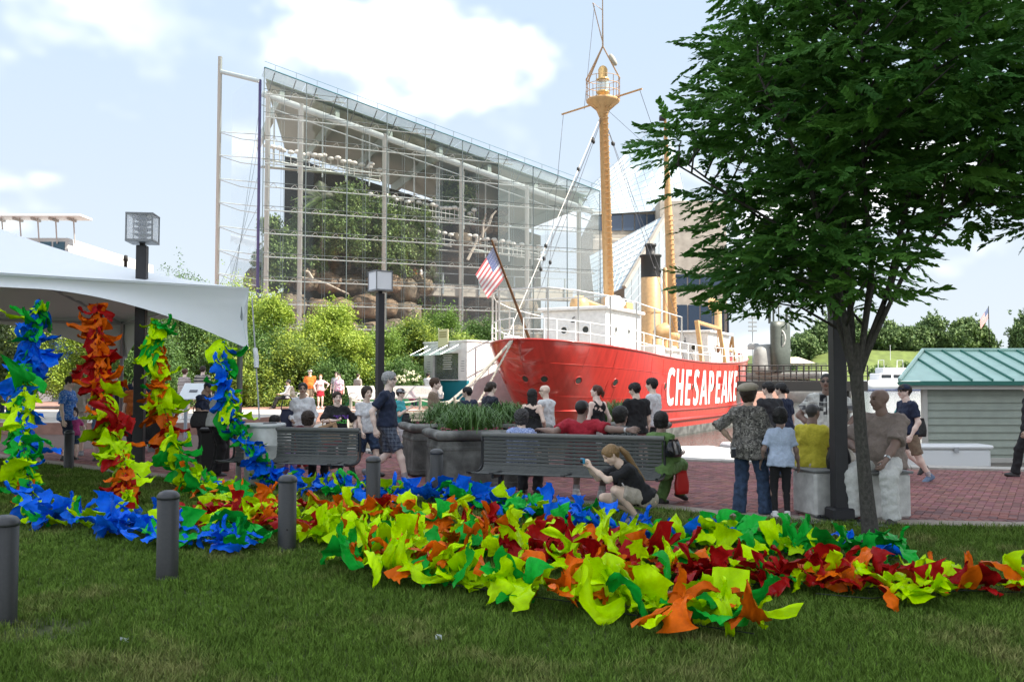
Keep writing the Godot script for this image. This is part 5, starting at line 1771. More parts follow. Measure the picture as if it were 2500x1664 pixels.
	var b:=thing("barrel","tall white plastic barrel weighing down the tent corner","barrel",Vector3(-3.86,0,-14.1),0.3)
	st=shape()
	lathe(st,[Vector2(0.27,0.0),Vector2(0.295,0.02),Vector2(0.305,0.3),Vector2(0.312,0.31),Vector2(0.305,0.32),Vector2(0.31,0.62),Vector2(0.318,0.63),Vector2(0.31,0.64),Vector2(0.305,0.9),Vector2(0.29,0.93),Vector2(0.0,0.925)],36)
	part(b,"body",done(st),mat("barrel_plastic",lin(0.60,0.62,0.58),0.4,{"tex":noise_tex("grime",0.012,0.82,1.0,5),"back":Color(0.15,0.15,0.15)}))
	st=shape()
	lathe(st,[Vector2(0.29,0.905),Vector2(0.322,0.91),Vector2(0.325,0.945),Vector2(0.31,0.965),Vector2(0.27,0.958),Vector2(0.27,0.935)],36)
	part(b,"rim",done(st),mat("barrel_rim",lin(0.52,0.54,0.52),0.5))
	st=shape()
	lathe(st,[Vector2(0.0,0.965),Vector2(0.1,0.97),Vector2(0.11,0.945)],12,Vector3(0.08,0,0))
	part(b,"bung",done(st),mat("bung",lin(0.02,0.02,0.02),0.5))
func build_small_things()->void:
	var cm:=mat("white_concrete",lin(0.66,0.665,0.64),0.85,{"tex":noise_tex("grime",0.012,0.82,1.0,5),"norm":normal_tex("pores",0.05,2.0),"nscale":0.5})
	for i in 2:
		var o:=thing("concrete_block",["white concrete block under the yellow tee, with dark chip","white concrete block that the big seated person sits on"][i],"block",[Vector3(3.78,0.02,-10.98),Vector3(4.35,0.02,-10.78)][i],[0.25,0.2][i],"white blocks used as seats")
		part(o,"block",box_mesh(Vector3(0.56,0.52,0.5),0.03),cm,Transform3D(Basis(),Vector3(0,0.26,0)))
		part(o,"slab_top",box_mesh(Vector3(0.6,0.028,0.54),0.008),mat("slab_grey",lin(0.2,0.21,0.21),0.7),Transform3D(Basis(),Vector3(0,0.536,0)))
	var bk:=mat("bag_black",lin(0.012,0.012,0.014),0.5,{"norm":normal_tex("wrinkle",0.012,14.0,3),"nscale":0.6,"scale":3.0})
	bag("black shoulder bag lying on the white block beside the lamp post",Vector3(3.92,0.57,-10.86),0.2,Vector3(0.26,0.30,0.16),bk,true)
	bag("glossy black handbag on the lap of the green suit",Vector3(2.06,0.66,-11.53),0.9,Vector3(0.24,0.22,0.14),mat("patent",lin(0.012,0.012,0.014),0.12),false)
	bag("red paper bag by the crossed legs of the green suit",Vector3(2.22,0.15,-11.85),0.5,Vector3(0.2,0.3,0.07),mat("red_paper",lin(0.5,0.015,0.012),0.4),false)
	bag("navy shoulder bag of the person with a top knot",Vector3(-4.12,0.75,-16.55),0.3,Vector3(0.26,0.36,0.16),mat("bag_navy",lin(0.014,0.02,0.05),0.7),true)
	bag("black shoulder bag with pale lettering at the hip of the bent person",Vector3(-6.0,0.72,-17.5),0.2,Vector3(0.42,0.32,0.15),bk,true)
	bag("small black bag at the hip of the turquoise top",Vector3(-2.2,0.72,-18.75),0.4,Vector3(0.16,0.24,0.1),bk,false)
	bag("dark bag of the navy polo walker by the kiosk",Vector3(6.62,0.72,-14.66),0.3,Vector3(0.2,0.3,0.1),bk,false)
	var pb:=thing("paper_bag","brown paper shopping bag with dark lettering and red bottom","bag",Vector3(-2.93,0.56,-14.80),0.12)
	pb.rotation.z=0.28
	part(pb,"body",box_mesh(Vector3(0.30,0.30,0.12),0.008),mat("kraft",lin(0.42,0.26,0.14),0.8,{"norm":normal_tex("wrinkle",0.012,14.0,3),"nscale":0.5,"scale":2.0}),Transform3D(Basis(),Vector3(0,0.22,0)))
	part(pb,"foot",box_mesh(Vector3(0.302,0.07,0.122),0.008),mat("bag_red",lin(0.5,0.04,0.05),0.7),Transform3D(Basis(),Vector3(0,0.036,0)))
	var st:=shape()
	for k in 3:
		box(st,Vector3(-0.09+0.02*k,0.30-0.045*k,0.0605),Vector3(0.09-0.01*k,0.325-0.045*k,0.0625))
	part(pb,"print",done(st),mat("bag_print",lin(0.06,0.035,0.02),0.8))
	st=shape()
	st.set_smooth_group(1)
	for z in [-0.05,0.05]:
		tube(st,[Vector3(-0.07,0.36,z),Vector3(-0.05,0.45,z*0.4),Vector3(0.05,0.45,z*0.4),Vector3(0.07,0.36,z)],0.006,6)
	part(pb,"handle",done(st),mat("kraft",Color()))
	var ca:=thing("compact_camera","small blue compact camera held up by the crouching person","camera",Vector3(0.80,0.72,-10.24),-PI/2+0.28)
	part(ca,"body",box_mesh(Vector3(0.105,0.062,0.026),0.008),mat("camera_blue",lin(0.02,0.22,0.36),0.3))
	st=shape()
	lathe(st,[Vector2(0.022,0.0),Vector2(0.022,0.018),Vector2(0.0,0.018)],14,Vector3(0.015,0,0.013),Basis(Vector3.RIGHT,PI/2))
	part(ca,"lens",done(st),mat("lens_dark",lin(0.01,0.01,0.012),0.1))
	var ph:=thing("mobile_phone","dark mobile phone in the hand behind the flat cap person's back","phone",Vector3(2.66,0.77,-10.85),0.5)
	part(ph,"body",box_mesh(Vector3(0.06,0.11,0.014),0.005),mat("phone",lin(0.03,0.03,0.035),0.2))
	part(ph,"rim",box_mesh(Vector3(0.063,0.02,0.016),0.004),mat("phone_rim",lin(0.5,0.5,0.52),0.3),Transform3D(Basis(),Vector3(0,0.045,0)))
	var s:=thing("stroller","black baby stroller with a hood behind the lamp post at left","stroller",Vector3(-7.05,0,-17.8),0.5)
	st=shape()
	st.set_smooth_group(1)
	for q in [-0.22,0.22]:
		tube(st,[Vector3(q,0.12,0.35),Vector3(q,0.55,0.05),Vector3(q,1.02,-0.35)],0.014,8)
		tube(st,[Vector3(q,0.12,-0.3),Vector3(q,0.5,0.1)],0.014,8)
	tube(st,[Vector3(-0.22,1.02,-0.35),Vector3(0.22,1.02,-0.35)],0.018,8)
	part(s,"frame",done(st),mat("stroller_frame",lin(0.3,0.31,0.33),0.4,{"metal":0.6}))
	st=shape()
	box(st,Vector3(-0.2,0.4,-0.12),Vector3(0.2,0.48,0.26),0.03)
	box(st,Vector3(-0.2,0.45,-0.2),Vector3(0.2,0.95,-0.12),0.03)
	part(s,"seat",done(st),bk)
	st=shape()
	st.set_smooth_group(1)
	for i in 8:
		var a0:=-0.3+1.9*i/8.0
		var a1:=-0.3+1.9*(i+1)/8.0
		quad(st,Vector3(-0.24,0.8+sin(a0)*0.3,-0.05-cos(a0)*0.26),Vector3(0.24,0.8+sin(a0)*0.3,-0.05-cos(a0)*0.26),Vector3(0.24,0.8+sin(a1)*0.3,-0.05-cos(a1)*0.26),Vector3(-0.24,0.8+sin(a1)*0.3,-0.05-cos(a1)*0.26))
	part(s,"hood",done(st),bk)
	for w in [Vector3(-0.25,0.12,0.35),Vector3(0.25,0.12,0.35),Vector3(-0.25,0.12,-0.3),Vector3(0.25,0.12,-0.3)]:
		st=shape()
		lathe(st,[Vector2(0.06,-0.02),Vector2(0.12,-0.02),Vector2(0.125,0.0),Vector2(0.12,0.02),Vector2(0.06,0.02)],18,w,Basis(Vector3.BACK,PI/2))
		part(s,"wheel",done(st),mat("stroller_wheel",lin(0.02,0.02,0.02),0.7))
	var lb:=thing("litter_bin","grey litter bin beside the lamp post behind the garlands","bin",Vector3(-8.1,0,-20.8))
	st=shape()
	lathe(st,[Vector2(0.26,0.0),Vector2(0.3,0.85),Vector2(0.33,0.86),Vector2(0.33,0.92),Vector2(0.27,0.98),Vector2(0.15,1.0)],24)
	part(lb,"drum",done(st),mat("bin_grey",lin(0.3,0.32,0.34),0.5))
	part(lb,"door",box_mesh(Vector3(0.3,0.5,0.02),0.005),mat("bin_green",lin(0.03,0.35,0.08),0.5),Transform3D(Basis(),Vector3(0,0.4,0.29)))
	var db:=thing("black_bin","black square bin behind the person in black trousers","bin",Vector3(-5.35,0,-16.3),0.3)
	part(db,"body",box_mesh(Vector3(0.5,0.7,0.5),0.02),mat("bin_black",lin(0.012,0.012,0.013),0.6),Transform3D(Basis(),Vector3(0,0.37,0)))
	part(db,"lid",box_mesh(Vector3(0.54,0.06,0.54),0.02),mat("bin_black",Color()),Transform3D(Basis(),Vector3(0,0.75,0)))
	var sp:=thing("information_panel","tilted white information panel on pale legs behind the garlands","sign",Vector3(-8.45,0.1,-24.0),-0.1)
	part(sp,"panel",box_mesh(Vector3(0.75,0.02,0.62),0.006),mat("panel_white",lin(0.66,0.7,0.72),0.4),Transform3D(Basis(Vector3.RIGHT,0.75),Vector3(0,1.25,0)))
	part(sp,"picture",box_mesh(Vector3(0.22,0.006,0.08)),mat("panel_print",lin(0.1,0.11,0.13),0.5),Transform3D(Basis(Vector3.RIGHT,0.75),Vector3(-0.02,1.262,0.02)))
	for q in [-0.26,0.26]:
		part(sp,"leg",box_mesh(Vector3(0.07,1.2,0.07),0.005),mat("panel_leg",lin(0.35,0.4,0.45),0.5),Transform3D(Basis(),Vector3(q,0.6,-0.05)))
	for i in 2:
		var cp:=thing("cover_plate",["grey metal cover plate set in the kerb beside the child's feet","small steel plate in the kerb beside the dark lamp post base"][i],"cover plate",[Vector3(3.32,0.024,-10.32),Vector3(3.98,0.024,-10.1)][i],-0.3)
		part(cp,"plate",box_mesh(Vector3(0.36,0.012,0.24),0.004),mat("plate_steel",lin(0.16,0.17,0.18),0.4,{"metal":0.5}))
	for i in 2:
		var lt:=part(self,"paper_scrap",cached("scrap%d"%i,func():
			var s2:=shape()
			for k in 5:
				tri(s2,Vector3(rnd(-0.025,0.025),rnd(0.02,0.06),rnd(-0.025,0.025)),Vector3(rnd(-0.03,0.03),rnd(0.02,0.06),rnd(-0.03,0.03)),Vector3(rnd(-0.03,0.03),rnd(0.02,0.06),rnd(-0.03,0.03)))
			return done(s2)),mat("scrap",lin(0.6,0.66,0.68),0.5),at([Vector3(-0.45,0,-5.65),Vector3(-2.38,0,-5.6)][i]))
		tag(lt,["tiny crumpled white paper scrap in the grass below the garlands","tiny pale scrap in the grass at lower left"][i],"litter")
	st=shape()
	lathe(st,[Vector2(0.0,0.035),Vector2(0.2,0.03),Vector2(0.36,0.008),Vector2(0.42,-0.02)],20,Vector3(3.55,0,-9.0))
	part(get_node("lawn"),"tree_pit",done(st),mat("pit_soil",lin(0.035,0.024,0.017),0.95,{"norm":normal_tex("pores",0.05,2.0),"nscale":1.0,"scale":3.0}))
func bag(label:String,p:Vector3,turn:float,size:Vector3,m:Material,strap:bool)->void:
	var o:=thing("bag",label,"bag",p,turn)
	var st:=shape()
	st.set_smooth_group(1)
	var rings:=[]
	for i in 7:
		var t:=i/6.0
		var w:=size.x/2*(0.86+0.25*sin(PI*minf(1.0,t*1.1+0.1)))*(1.0 if i<6 else 0.92)
		var d:=size.z/2*(1.05-0.75*t*t)
		var r:=PackedVector3Array()
		for k in 16:
			var a:=TAU*k/16
			var c:=cos(a)
			var s:=sin(a)
			r.append(Vector3(signf(c)*pow(absf(c),0.45)*w,size.y*t,signf(s)*pow(absf(s),0.45)*d))
		rings.append(r)
	skin_rings(st,rings)
	part(o,"body",done(st),m)
	if strap:
		st=shape()
		st.set_smooth_group(1)
		var pts:=[]
		for i in 11:
			var a:=PI*i/10.0
			pts.append(Vector3(cos(a)*size.x*0.42,size.y*0.95+sin(a)*size.y*0.75,0.02*sin(a*2)))
		tube(st,pts,0.011,6)
		part(o,"strap",done(st),m)
func build_furniture()->void:
	build_bollards()
	var bg:="slatted benches facing the water"
	bench("long grey slatted bench with four people seated, by the lawn",Vector3(-0.42,0,-12.44),Vector3(1.94,0,-11.53),[[0.13,true],[0.52,false],[0.86,true]],bg)
	bench("grey slatted bench partly hidden by the blue garland at left",Vector3(-4.35,0,-14.12),Vector3(-2.28,0,-13.5),[[0.16,true],[0.47,false],[0.88,true]],bg)
	planter("front grey planter beside the long bench",Vector3(-0.62,0,-13.75),1.22,1.05,0.28,1)
	planter("grey planter behind the front one",Vector3(-1.12,0,-15.9),1.5,1.1,0.3,2)
	planter("grey planter behind the curly grey hair",Vector3(-0.1,0,-15.75),1.25,1.0,0.3,3)
	planter("grey planter behind the printed top on the bench",Vector3(2.05,0,-16.6),1.3,1.0,0.35,4)
	lamp_post("dark square lamp post with ribbed lantern rising behind the tent",-5.8,-14.05,4.22,0.42,0.12)
	lamp_post("dark square lamp post with white cube lantern before the glass building",-2.95,-20.1,4.06,0.42,0.62,0.0,true)
	lamp_post("dark square lamp post beside the tree trunk with bolted base",3.80,-10.52,4.15,0.42,0.1)
	build_tent()
	build_small_things()
# ---------------------------------------------------------------- red lightship
const SHIP_AT:=Vector3(0.27,-1.3,-40.19)
const SHIP_TURN:=28.55
const SHIP_L:=38.93
const SHIP_B:=3.69
func deck_y(u:float)->float:
	var t:=u/SHIP_L
	return 1.3+3.49*(1-t)*(1-t)+1.75*2*t*(1-t)+3.89*t*t
func half_breadth(u:float,f:float)->float:
	var fc:=clampf(f,0.0,1.0)
	var u0:=3.2*pow(1.0-fc,1.3)
	var ub:=u0+7.0+4.0*(1.0-fc)
	var x:=clampf((u-u0)/(ub-u0),0.0,1.0)
	var e:=sqrt(maxf(0.0,1.0-(1.0-x)*(1.0-x)))
	var lb:=SHIP_L-2.2*(1.0-fc)
	var uu:=maxf(0.0,(u-20.0)/(lb-20.0))
	return SHIP_B*(0.93+0.07*fc)*e*maxf(0.0,1.0-pow(uu,2.2))
func hull_point(u:float,f:float,side:float,grow:=0.0)->Vector3:
	var fc:=clampf(f,0.0,1.0)
	u=maxf(u,3.2*pow(1.0-fc,1.3))
	return Vector3(u,f*deck_y(u),side*(half_breadth(u,f)+grow))
func hull_frame(u:float,f:float,side:float)->Transform3D:
	var p:=hull_point(u,f,side)
	var tu:=(hull_point(u+0.05,f,side)-hull_point(u-0.05,f,side)).normalized()
	var tf:=(hull_point(u,minf(1.0,f+0.02),side)-hull_point(u,f-0.02,side)).normalized()
	var n:=tu.cross(tf).normalized()*side
	var y:=n.cross(tu)*side
	return Transform3D(Basis(tu,n.cross(tu),n),p)
func build_ship()->void:
	var o:=thing("lightship","red lightship with white deckhouse, tan masts and large white name","ship",SHIP_AT,0.0)
	var a:=deg_to_rad(SHIP_TURN)
	o.basis=Basis(Vector3(sin(a),0,-cos(a)),Vector3.UP,Vector3(cos(a),0,sin(a)))
	var red:=mat("hull_red",lin(0.57,0.032,0.022),0.28,{"tex":noise_tex("hull_wear",0.012,0.74,1.0,6),"scale":Vector3(0.55,0.09,0.55),"norm":normal_tex("plates",0.006,3.0,3),"nscale":0.10,"coat":0.35})
	var grey:=mat("boot_top",lin(0.20,0.205,0.20),0.7,{"tex":noise_tex("stain",0.006,0.5,1.0,6),"scale":0.4})
	var white:=mat("ship_white",lin(0.86,0.86,0.85),0.45,{"tex":noise_tex("grime2",0.01,0.9,1.0,5),"scale":0.6})
	var buff:=mat("ship_buff",lin(0.66,0.41,0.19),0.5,{"tex":noise_tex("grime",0.012,0.82,1.0,5),"scale":0.6})
	var black:=mat("ship_black",lin(0.016,0.017,0.018),0.5)
	var deck_m:=mat("ship_deck",lin(0.30,0.27,0.23),0.8)
	var us:=[]
	for i in 22:
		us.append(pow(i/21.0,2.0)*8.0)
	for i in range(1,46):
		us.append(8.0+(SHIP_L-8.0)*i/45.0)
	var lev:=[-0.2,0.0,0.05,0.105]
	var lev2:=[0.105,0.16,0.22,0.28,0.335,0.36,0.45,0.55,0.65,0.75,0.85,0.95,1.0]
	for pass_ in 2:
		var fs:Array=lev if pass_==0 else lev2
		var st:=shape()
		st.set_smooth_group(1)
		for side in [-1.0,1.0]:
			for i in us.size()-1:
				for k in fs.size()-1:
					quad(st,hull_point(us[i],fs[k],side),hull_point(us[i+1],fs[k],side),hull_point(us[i+1],fs[k+1],side),hull_point(us[i],fs[k+1],side))
		part(o,"hull" if pass_==1 else "waterline_band",done(st),red if pass_==1 else grey)
	var st:=shape()
	for i in us.size()-1:
		quad(st,hull_point(us[i],0.985,-1,-0.02),hull_point(us[i+1],0.985,-1,-0.02),hull_point(us[i+1],0.985,1,-0.02),hull_point(us[i],0.985,1,-0.02))
	part(o,"deck",done(st),deck_m)
	for spec in [[1.0,0.045,0.0,1.0,0.0,"gunwale"],[0.335,0.05,0.0,1.0,0.02,"rubbing_strake"],[0.205,0.11,0.24,0.86,0.0,"fender_strake"]]:
		for side in [-1.0,1.0]:
			var pts:=[]
			for u in us:
				if u>=spec[2]*SHIP_L and u<=spec[3]*SHIP_L:
					pts.append(hull_point(u,spec[0],side,spec[4]))
			st=shape()
			st.set_smooth_group(1)
			tube(st,pts,spec[1],8)
			part(o,spec[5],done(st),red)
	for f in [0.48,0.79]:
		var pts:=[]
		for u in us:
			pts.append(hull_point(u,f,1.0,0.002))
		st=shape()
		tube(st,pts,0.011,4)
		part(o,"plate_seam",done(st),red)
	for i in 13:
		var u:=1.2+i*2.6
		st=shape()
		var pts:=[]
		for k in 7:
			pts.append(hull_point(u+(0.9 if i%2==0 else 0.0)*float(k>3),0.36+0.1*k,1.0,0.002))
		tube(st,pts.slice(0,4),0.010,4)
		tube(st,pts.slice(4,7),0.010,4)
		part(o,"plate_seam",done(st),red)
	for i in 9:
		var u:float=[1.1,4.4,9.6,11.7,16.4,20.5,24.7,28.9,33.0][i]
		st=shape()
		for k in 5:
			var f0:=0.60-k*0.035
			var w:=0.05*(1.0-k/6.0)
			quad(st,hull_point(u-w,f0,1.0,0.006),hull_point(u+w,f0,1.0,0.006),hull_point(u+w*0.8,f0-0.036,1.0,0.006),hull_point(u-w*0.8,f0-0.036,1.0,0.006))
		part(o,"rust_streak",done(st),mat("rust_streak",lin(0.30,0.022,0.012),0.7))
	for side in [1.0,-1.0]:
		var spots:=[0.06,0.42,1.05,2.2,4.3,9.5,11.6,14.2,16.3,18.4,20.4,22.5,24.6,26.7,28.8,31.0] if side>0 else [0.3,0.85,2.0,4.5]
		for u in spots:
			var t:=hull_frame(u,0.64,side)
			var ring_m:=cached("porthole_ring",func():
				var s:=shape()
				lathe(s,[Vector2(0.145,-0.03),Vector2(0.19,0.02),Vector2(0.205,0.02),Vector2(0.215,-0.03)],18,Vector3.ZERO,Basis(Vector3.RIGHT,PI/2))
				return done(s))
			var glass_m:=cached("porthole_glass",func():
				var s:=shape()
				lathe(s,[Vector2(0.0,0.006),Vector2(0.15,0.006)],18,Vector3.ZERO,Basis(Vector3.RIGHT,PI/2))
				return done(s))
			var ph:=part(o,"porthole",ring_m,red,t)
			part(ph,"glass",glass_m,mat("port_glass",lin(0.03,0.035,0.03),0.12))
	var name_:="CHESAPEAKE"
	var u0:=10.3
	var du:=1.50
	for i in name_.length():
		var tm:=TextMesh.new()
		tm.text=name_[i]
		tm.font_size=64
		tm.pixel_size=2.72/64.0
		tm.depth=0.02
		tm.curve_step=1.0
		var f:=SystemFont.new()
		f.font_names=["Droid Sans"]
		f.font_weight=700
		tm.font=f
		var s:=0.80
		var arr:=tm.get_mesh_arrays()
		var vs:PackedVector3Array=arr[Mesh.ARRAY_VERTEX]
		var ix:PackedInt32Array=arr[Mesh.ARRAY_INDEX]
		var lo:=Vector3(1e9,1e9,0)
		var hi:=-lo
		for v in vs:
			lo=lo.min(v)
			hi=hi.max(v)
		st=shape()
		for k in range(0,ix.size(),3):
			var q:=[vs[ix[k]],vs[ix[k+1]],vs[ix[k+2]]]
			split_onto_hull(st,q[0],q[1],q[2],3,u0+i*du-(lo.x+hi.x)/2*s,s,(lo.y+hi.y)/2)
		part(o,"name_letter",done(st),mat("name_white",lin(0.82,0.81,0.79),0.5))
	var hy:=deck_y(6.0)
	house(o,"deckhouse",6.0,10.8,-1.75,1.75,hy-0.35,hy+2.15,white,[[0,-0.55],[0,0.65]],[[7.2,1],[9.0,1]],0.22)
	st=shape()
	st.set_smooth_group(1)
	lathe(st,[Vector2(0.5,0.0),Vector2(0.5,0.25),Vector2(0.42,0.5),Vector2(0.22,0.66),Vector2(0.0,0.7)],18,Vector3(7.0,hy+2.3,-0.15))
	part(o,"roof_dome",done(st),buff)
	part(o,"searchlight_box",box_mesh(Vector3(0.55,0.5,0.45),0.06),white,at(Vector3(7.1,hy+2.6,1.55)))
	part(o,"searchlight_foot",box_mesh(Vector3(0.5,0.12,0.4),0.02),black,at(Vector3(7.1,hy+2.28,1.55)))
	part(o,"life_raft",box_mesh(Vector3(1.3,0.75,0.8),0.3),white,at(Vector3(8.4,hy+2.65,1.3)))
	part(o,"galley_stack",box_mesh(Vector3(0.95,2.1,0.95),0.03),buff,at(Vector3(11.7,hy+1.9,0.35)))
	part(o,"stack_cap",box_mesh(Vector3(0.45,0.3,0.45),0.1),black,at(Vector3(11.7,hy+3.1,0.35)))
	var mz:=0.0
	var mu:=10.9
	var mast_x:=func(y:float)->float:return mu-0.0*y
	st=shape()
	st.set_smooth_group(1)
	tube(st,[Vector3(mu,3.0,0),Vector3(mu-0.15,18.6,-0.35)],[0.31,0.24],18)
	part(o,"mast",done(st),buff)
	st=shape()
	for i in 42:
		var y:=5.0+i*0.32
		var c:=Vector3(mu,3.0,0).lerp(Vector3(mu-0.15,18.6,-0.35),(y-3.0)/15.6)
		box(st,c+Vector3(-0.34,0,0.1),c+Vector3(-0.20,0.05,0.40))
	part(o,"rungs",done(st),buff)
	var top:=Vector3(mu-0.15,18.6,-0.35)
	st=shape()
	lathe(st,[Vector2(0.24,-0.9),Vector2(0.42,-0.45),Vector2(0.9,-0.1),Vector2(0.95,0.0),Vector2(0.9,0.06),Vector2(0.0,0.06)],24,top)
	for k in 10:
		var an:=TAU*k/10
		tube(st,[top+Vector3(0,-0.85,0),top+Vector3(cos(an)*0.92,-0.05,sin(an)*0.92)],0.025,5)
	part(o,"gallery",done(st),buff)
	st=shape()
	st.set_smooth_group(1)
	for lvl in [0.45,0.85,1.25]:
		var pts:=[]
		for k in 25:
			pts.append(top+Vector3(cos(TAU*k/24)*0.94,lvl,sin(TAU*k/24)*0.94))
		tube(st,pts,0.018,5,false)
	for k in 12:
		var an:=TAU*k/12
		tube(st,[top+Vector3(cos(an)*0.94,0,sin(an)*0.94),top+Vector3(cos(an)*0.94,1.25,sin(an)*0.94)],0.018,5)
	part(o,"gallery_rail",done(st),buff)
	var lant:=part(o,"lantern",(func():
		var s:=shape()
		lathe(s,[Vector2(0.2,0.05),Vector2(0.22,0.3),Vector2(0.34,0.4),Vector2(0.36,0.52),Vector2(0.3,0.55)],20,top)
		lathe(s,[Vector2(0.34,1.15),Vector2(0.36,1.22),Vector2(0.26,1.28),Vector2(0.27,1.75),Vector2(0.2,1.9),Vector2(0.05,2.0),Vector2(0.0,2.02)],20,top)
		return done(s)).call(),mat("brass",lin(0.6,0.4,0.16),0.35,{"metal":0.5}))
	st=shape()
	lathe(st,[Vector2(0.3,0.55),Vector2(0.33,0.7),Vector2(0.33,1.0),Vector2(0.3,1.15)],20,top)
	part(lant,"lens",done(st),mat("lens_glass",lin(0.5,0.6,0.58),0.08,{"alpha":0.35}))
	st=shape()
	st.set_smooth_group(1)
	var apex:=top+Vector3(0,3.1,0)
	for s in [Vector3(0.3,1.2,0.9),Vector3(-0.3,1.2,-0.9),Vector3(0.0,1.2,-0.93)]:
		tube(st,[top+s,apex],0.045,6)
	tube(st,[apex,apex+Vector3(0,3.6,0)],[0.05,0.025],6)
	tube(st,[apex+Vector3(0,0.2,0),apex+Vector3(0,2.6,-0.6),apex+Vector3(0,2.1,-0.05)],0.03,5)
	part(o,"topmast",done(st),mat("pole_white",lin(0.6,0.45,0.33),0.5))
	part(o,"radio_float",cached("float",func():
		var s:=shape()
		lathe(s,[Vector2(0,-0.4),Vector2(0.12,-0.3),Vector2(0.15,0.1),Vector2(0.1,0.36),Vector2(0,0.4)],12)
		return done(s)),mat("float_grey",lin(0.35,0.33,0.27),0.6),Transform3D(Basis(Vector3.RIGHT,-0.5),top+Vector3(0,2.2,0.62)))
	st=shape()
	st.set_smooth_group(1)
	tube(st,[top+Vector3(0.1,-0.38,-2.6),top+Vector3(-0.1,0.28,2.35)],0.055,8)
	part(o,"yard",done(st),buff)
	var wires:=[
		[top+Vector3(-0.2,-1.0,0),Vector3(3.6,3.0+deck_y(3.6)-4.2,-3.0)],[top+Vector3(-0.2,-1.0,0),Vector3(5.2,deck_y(5.0),-3.5)],[top+Vector3(-0.2,-1.1,0),Vector3(6.6,deck_y(6.6),-3.6)],
		[top+Vector3(0.2,-1.0,0),Vector3(13.5,deck_y(13.5),3.4)],[top+Vector3(0.2,-1.0,0),Vector3(15.0,deck_y(15.0),3.4)],[top+Vector3(0.1,-0.38,-2.5),Vector3(9.0,deck_y(9.0),-3.4)],
		[top+Vector3(0,-0.6,0.3),Vector3(21.6,17.0,0)],[apex+Vector3(0,2.4,-0.5),top+Vector3(0.1,-0.3,-1.2)],[top+Vector3(-0.1,0.28,2.2),Vector3(21.6,16.0,0)]]
	var wm:=mat("wire",lin(0.10,0.10,0.11),0.5)
	for w in wires:
		st=shape()
		tube(st,[w[0],w[1]],0.014,4)
		var ws:=part(o,"stay",done(st),wm)
	st=shape()
	tube(st,[top+Vector3(-0.2,-1.0,-0.1),Vector3(1.2,deck_y(1.2)+0.3,-1.2)],0.02,6)
	part(o,"backstay",done(st),mat("stay_white",lin(0.62,0.58,0.52),0.6))
	var sh:=cached("shackle",func():
		var s:=shape()
		lathe(s,[Vector2(0,-0.14),Vector2(0.08,-0.08),Vector2(0.09,0.06),Vector2(0.0,0.14)],8)
		return done(s))
	for w in wires.slice(0,5):
		for q in [0.10,0.62]:
			part(o,"shackle",sh,black,Transform3D(Basis(),w[0].lerp(w[1],q)))
	for q in [0.27,0.63]:
		part(o,"shackle",sh,black,Transform3D(Basis(),(top+Vector3(-0.2,-1.0,-0.1)).lerp(Vector3(1.2,deck_y(1.2)+0.3,-1.2),q)))
	st=shape()
	lathe(st,[Vector2(0.60,0.0),Vector2(0.60,6.1),Vector2(0.58,6.12)],28)
	lathe(st,[Vector2(0.63,3.9),Vector2(0.63,3.98)],28)
	var fu:=part(o,"funnel",done(st),buff,at(Vector3(17.4,3.2,0)))
	st=shape()
	lathe(st,[Vector2(0.605,6.1),Vector2(0.605,7.35),Vector2(0.68,7.4),Vector2(0.68,7.5),Vector2(0.45,7.5),Vector2(0.3,7.5),Vector2(0.3,8.0),Vector2(0.36,8.05),Vector2(0.36,8.2),Vector2(0.2,8.2)],28)
	part(fu,"funnel_top",done(st),black)
	st=shape()
	lathe(st,[Vector2(0.14,0.0),Vector2(0.14,6.6),Vector2(0.1,6.7)],12,Vector3(0.2,0,0.85))
	part(fu,"steam_pipe",done(st),buff)
	cowl(o,Vector3(14.6,2.9,1.35),2.9,0.36,buff,0.5)
	cowl(o,Vector3(28.8,3.1,1.0),5.4,0.32,buff,-1.2)
	for q in [[18.9,0.9,2.6],[20.0,-0.6,3.0]]:
		st=shape()
		lathe(st,[Vector2(0.32,0),Vector2(0.32,q[2]),Vector2(0.42,q[2]+0.05),Vector2(0.42,q[2]+0.35),Vector2(0.25,q[2]+0.45),Vector2(0.0,q[2]+0.46)],18)
		part(o,"mushroom_vent",done(st),buff,at(Vector3(q[0],2.9,q[1])))
	st=shape()
	st.set_smooth_group(1)
	tube(st,[Vector3(21.9,3.0,0),Vector3(21.6,14.0,-0.25),Vector3(21.5,20.5,-0.4)],[0.34,0.26,0.08],16)
	part(o,"foremast",done(st),buff)
	st=shape()
	for i in 30:
		var rc:=Vector3(21.9,3.0,0).lerp(Vector3(21.6,14.0,-0.25),(1.5+i*0.32)/11.0)
		box(st,rc+Vector3(-0.3,0,0.1),rc+Vector3(-0.18,0.05,0.42))
	part(o,"rungs",done(st),buff)
	st=shape()
	st.set_smooth_group(1)
	tube(st,[Vector3(21.3,20.4,-0.7),Vector3(21.5,20.4,-0.4)],0.2,10)
	part(o,"masthead_lamp",done(st),black)
	st=shape()
	for q in [[Vector3(19.6,2.8,2.7),Vector3(19.3,6.7,2.3)],[Vector3(24.2,2.9,2.9),Vector3(23.7,6.4,2.5)],[Vector3(19.3,6.6,2.3),Vector3(23.8,6.4,2.5)]]:
		box(st,Vector3(-0.13,0,-0.1),Vector3(0.13,q[0].distance_to(q[1]),0.1),0.02,along(q[0],q[1]))
	part(o,"boat_davit",done(st),buff)
	st=shape()
	st.set_smooth_group(1)
	tube(st,[Vector3(23.2,6.3,2.5),Vector3(23.2,5.2,2.5)],0.03,5)
	lathe(st,[Vector2(0,-0.3),Vector2(0.18,-0.1),Vector2(0.16,0.2),Vector2(0,0.3)],10,Vector3(23.2,5.0,2.5))
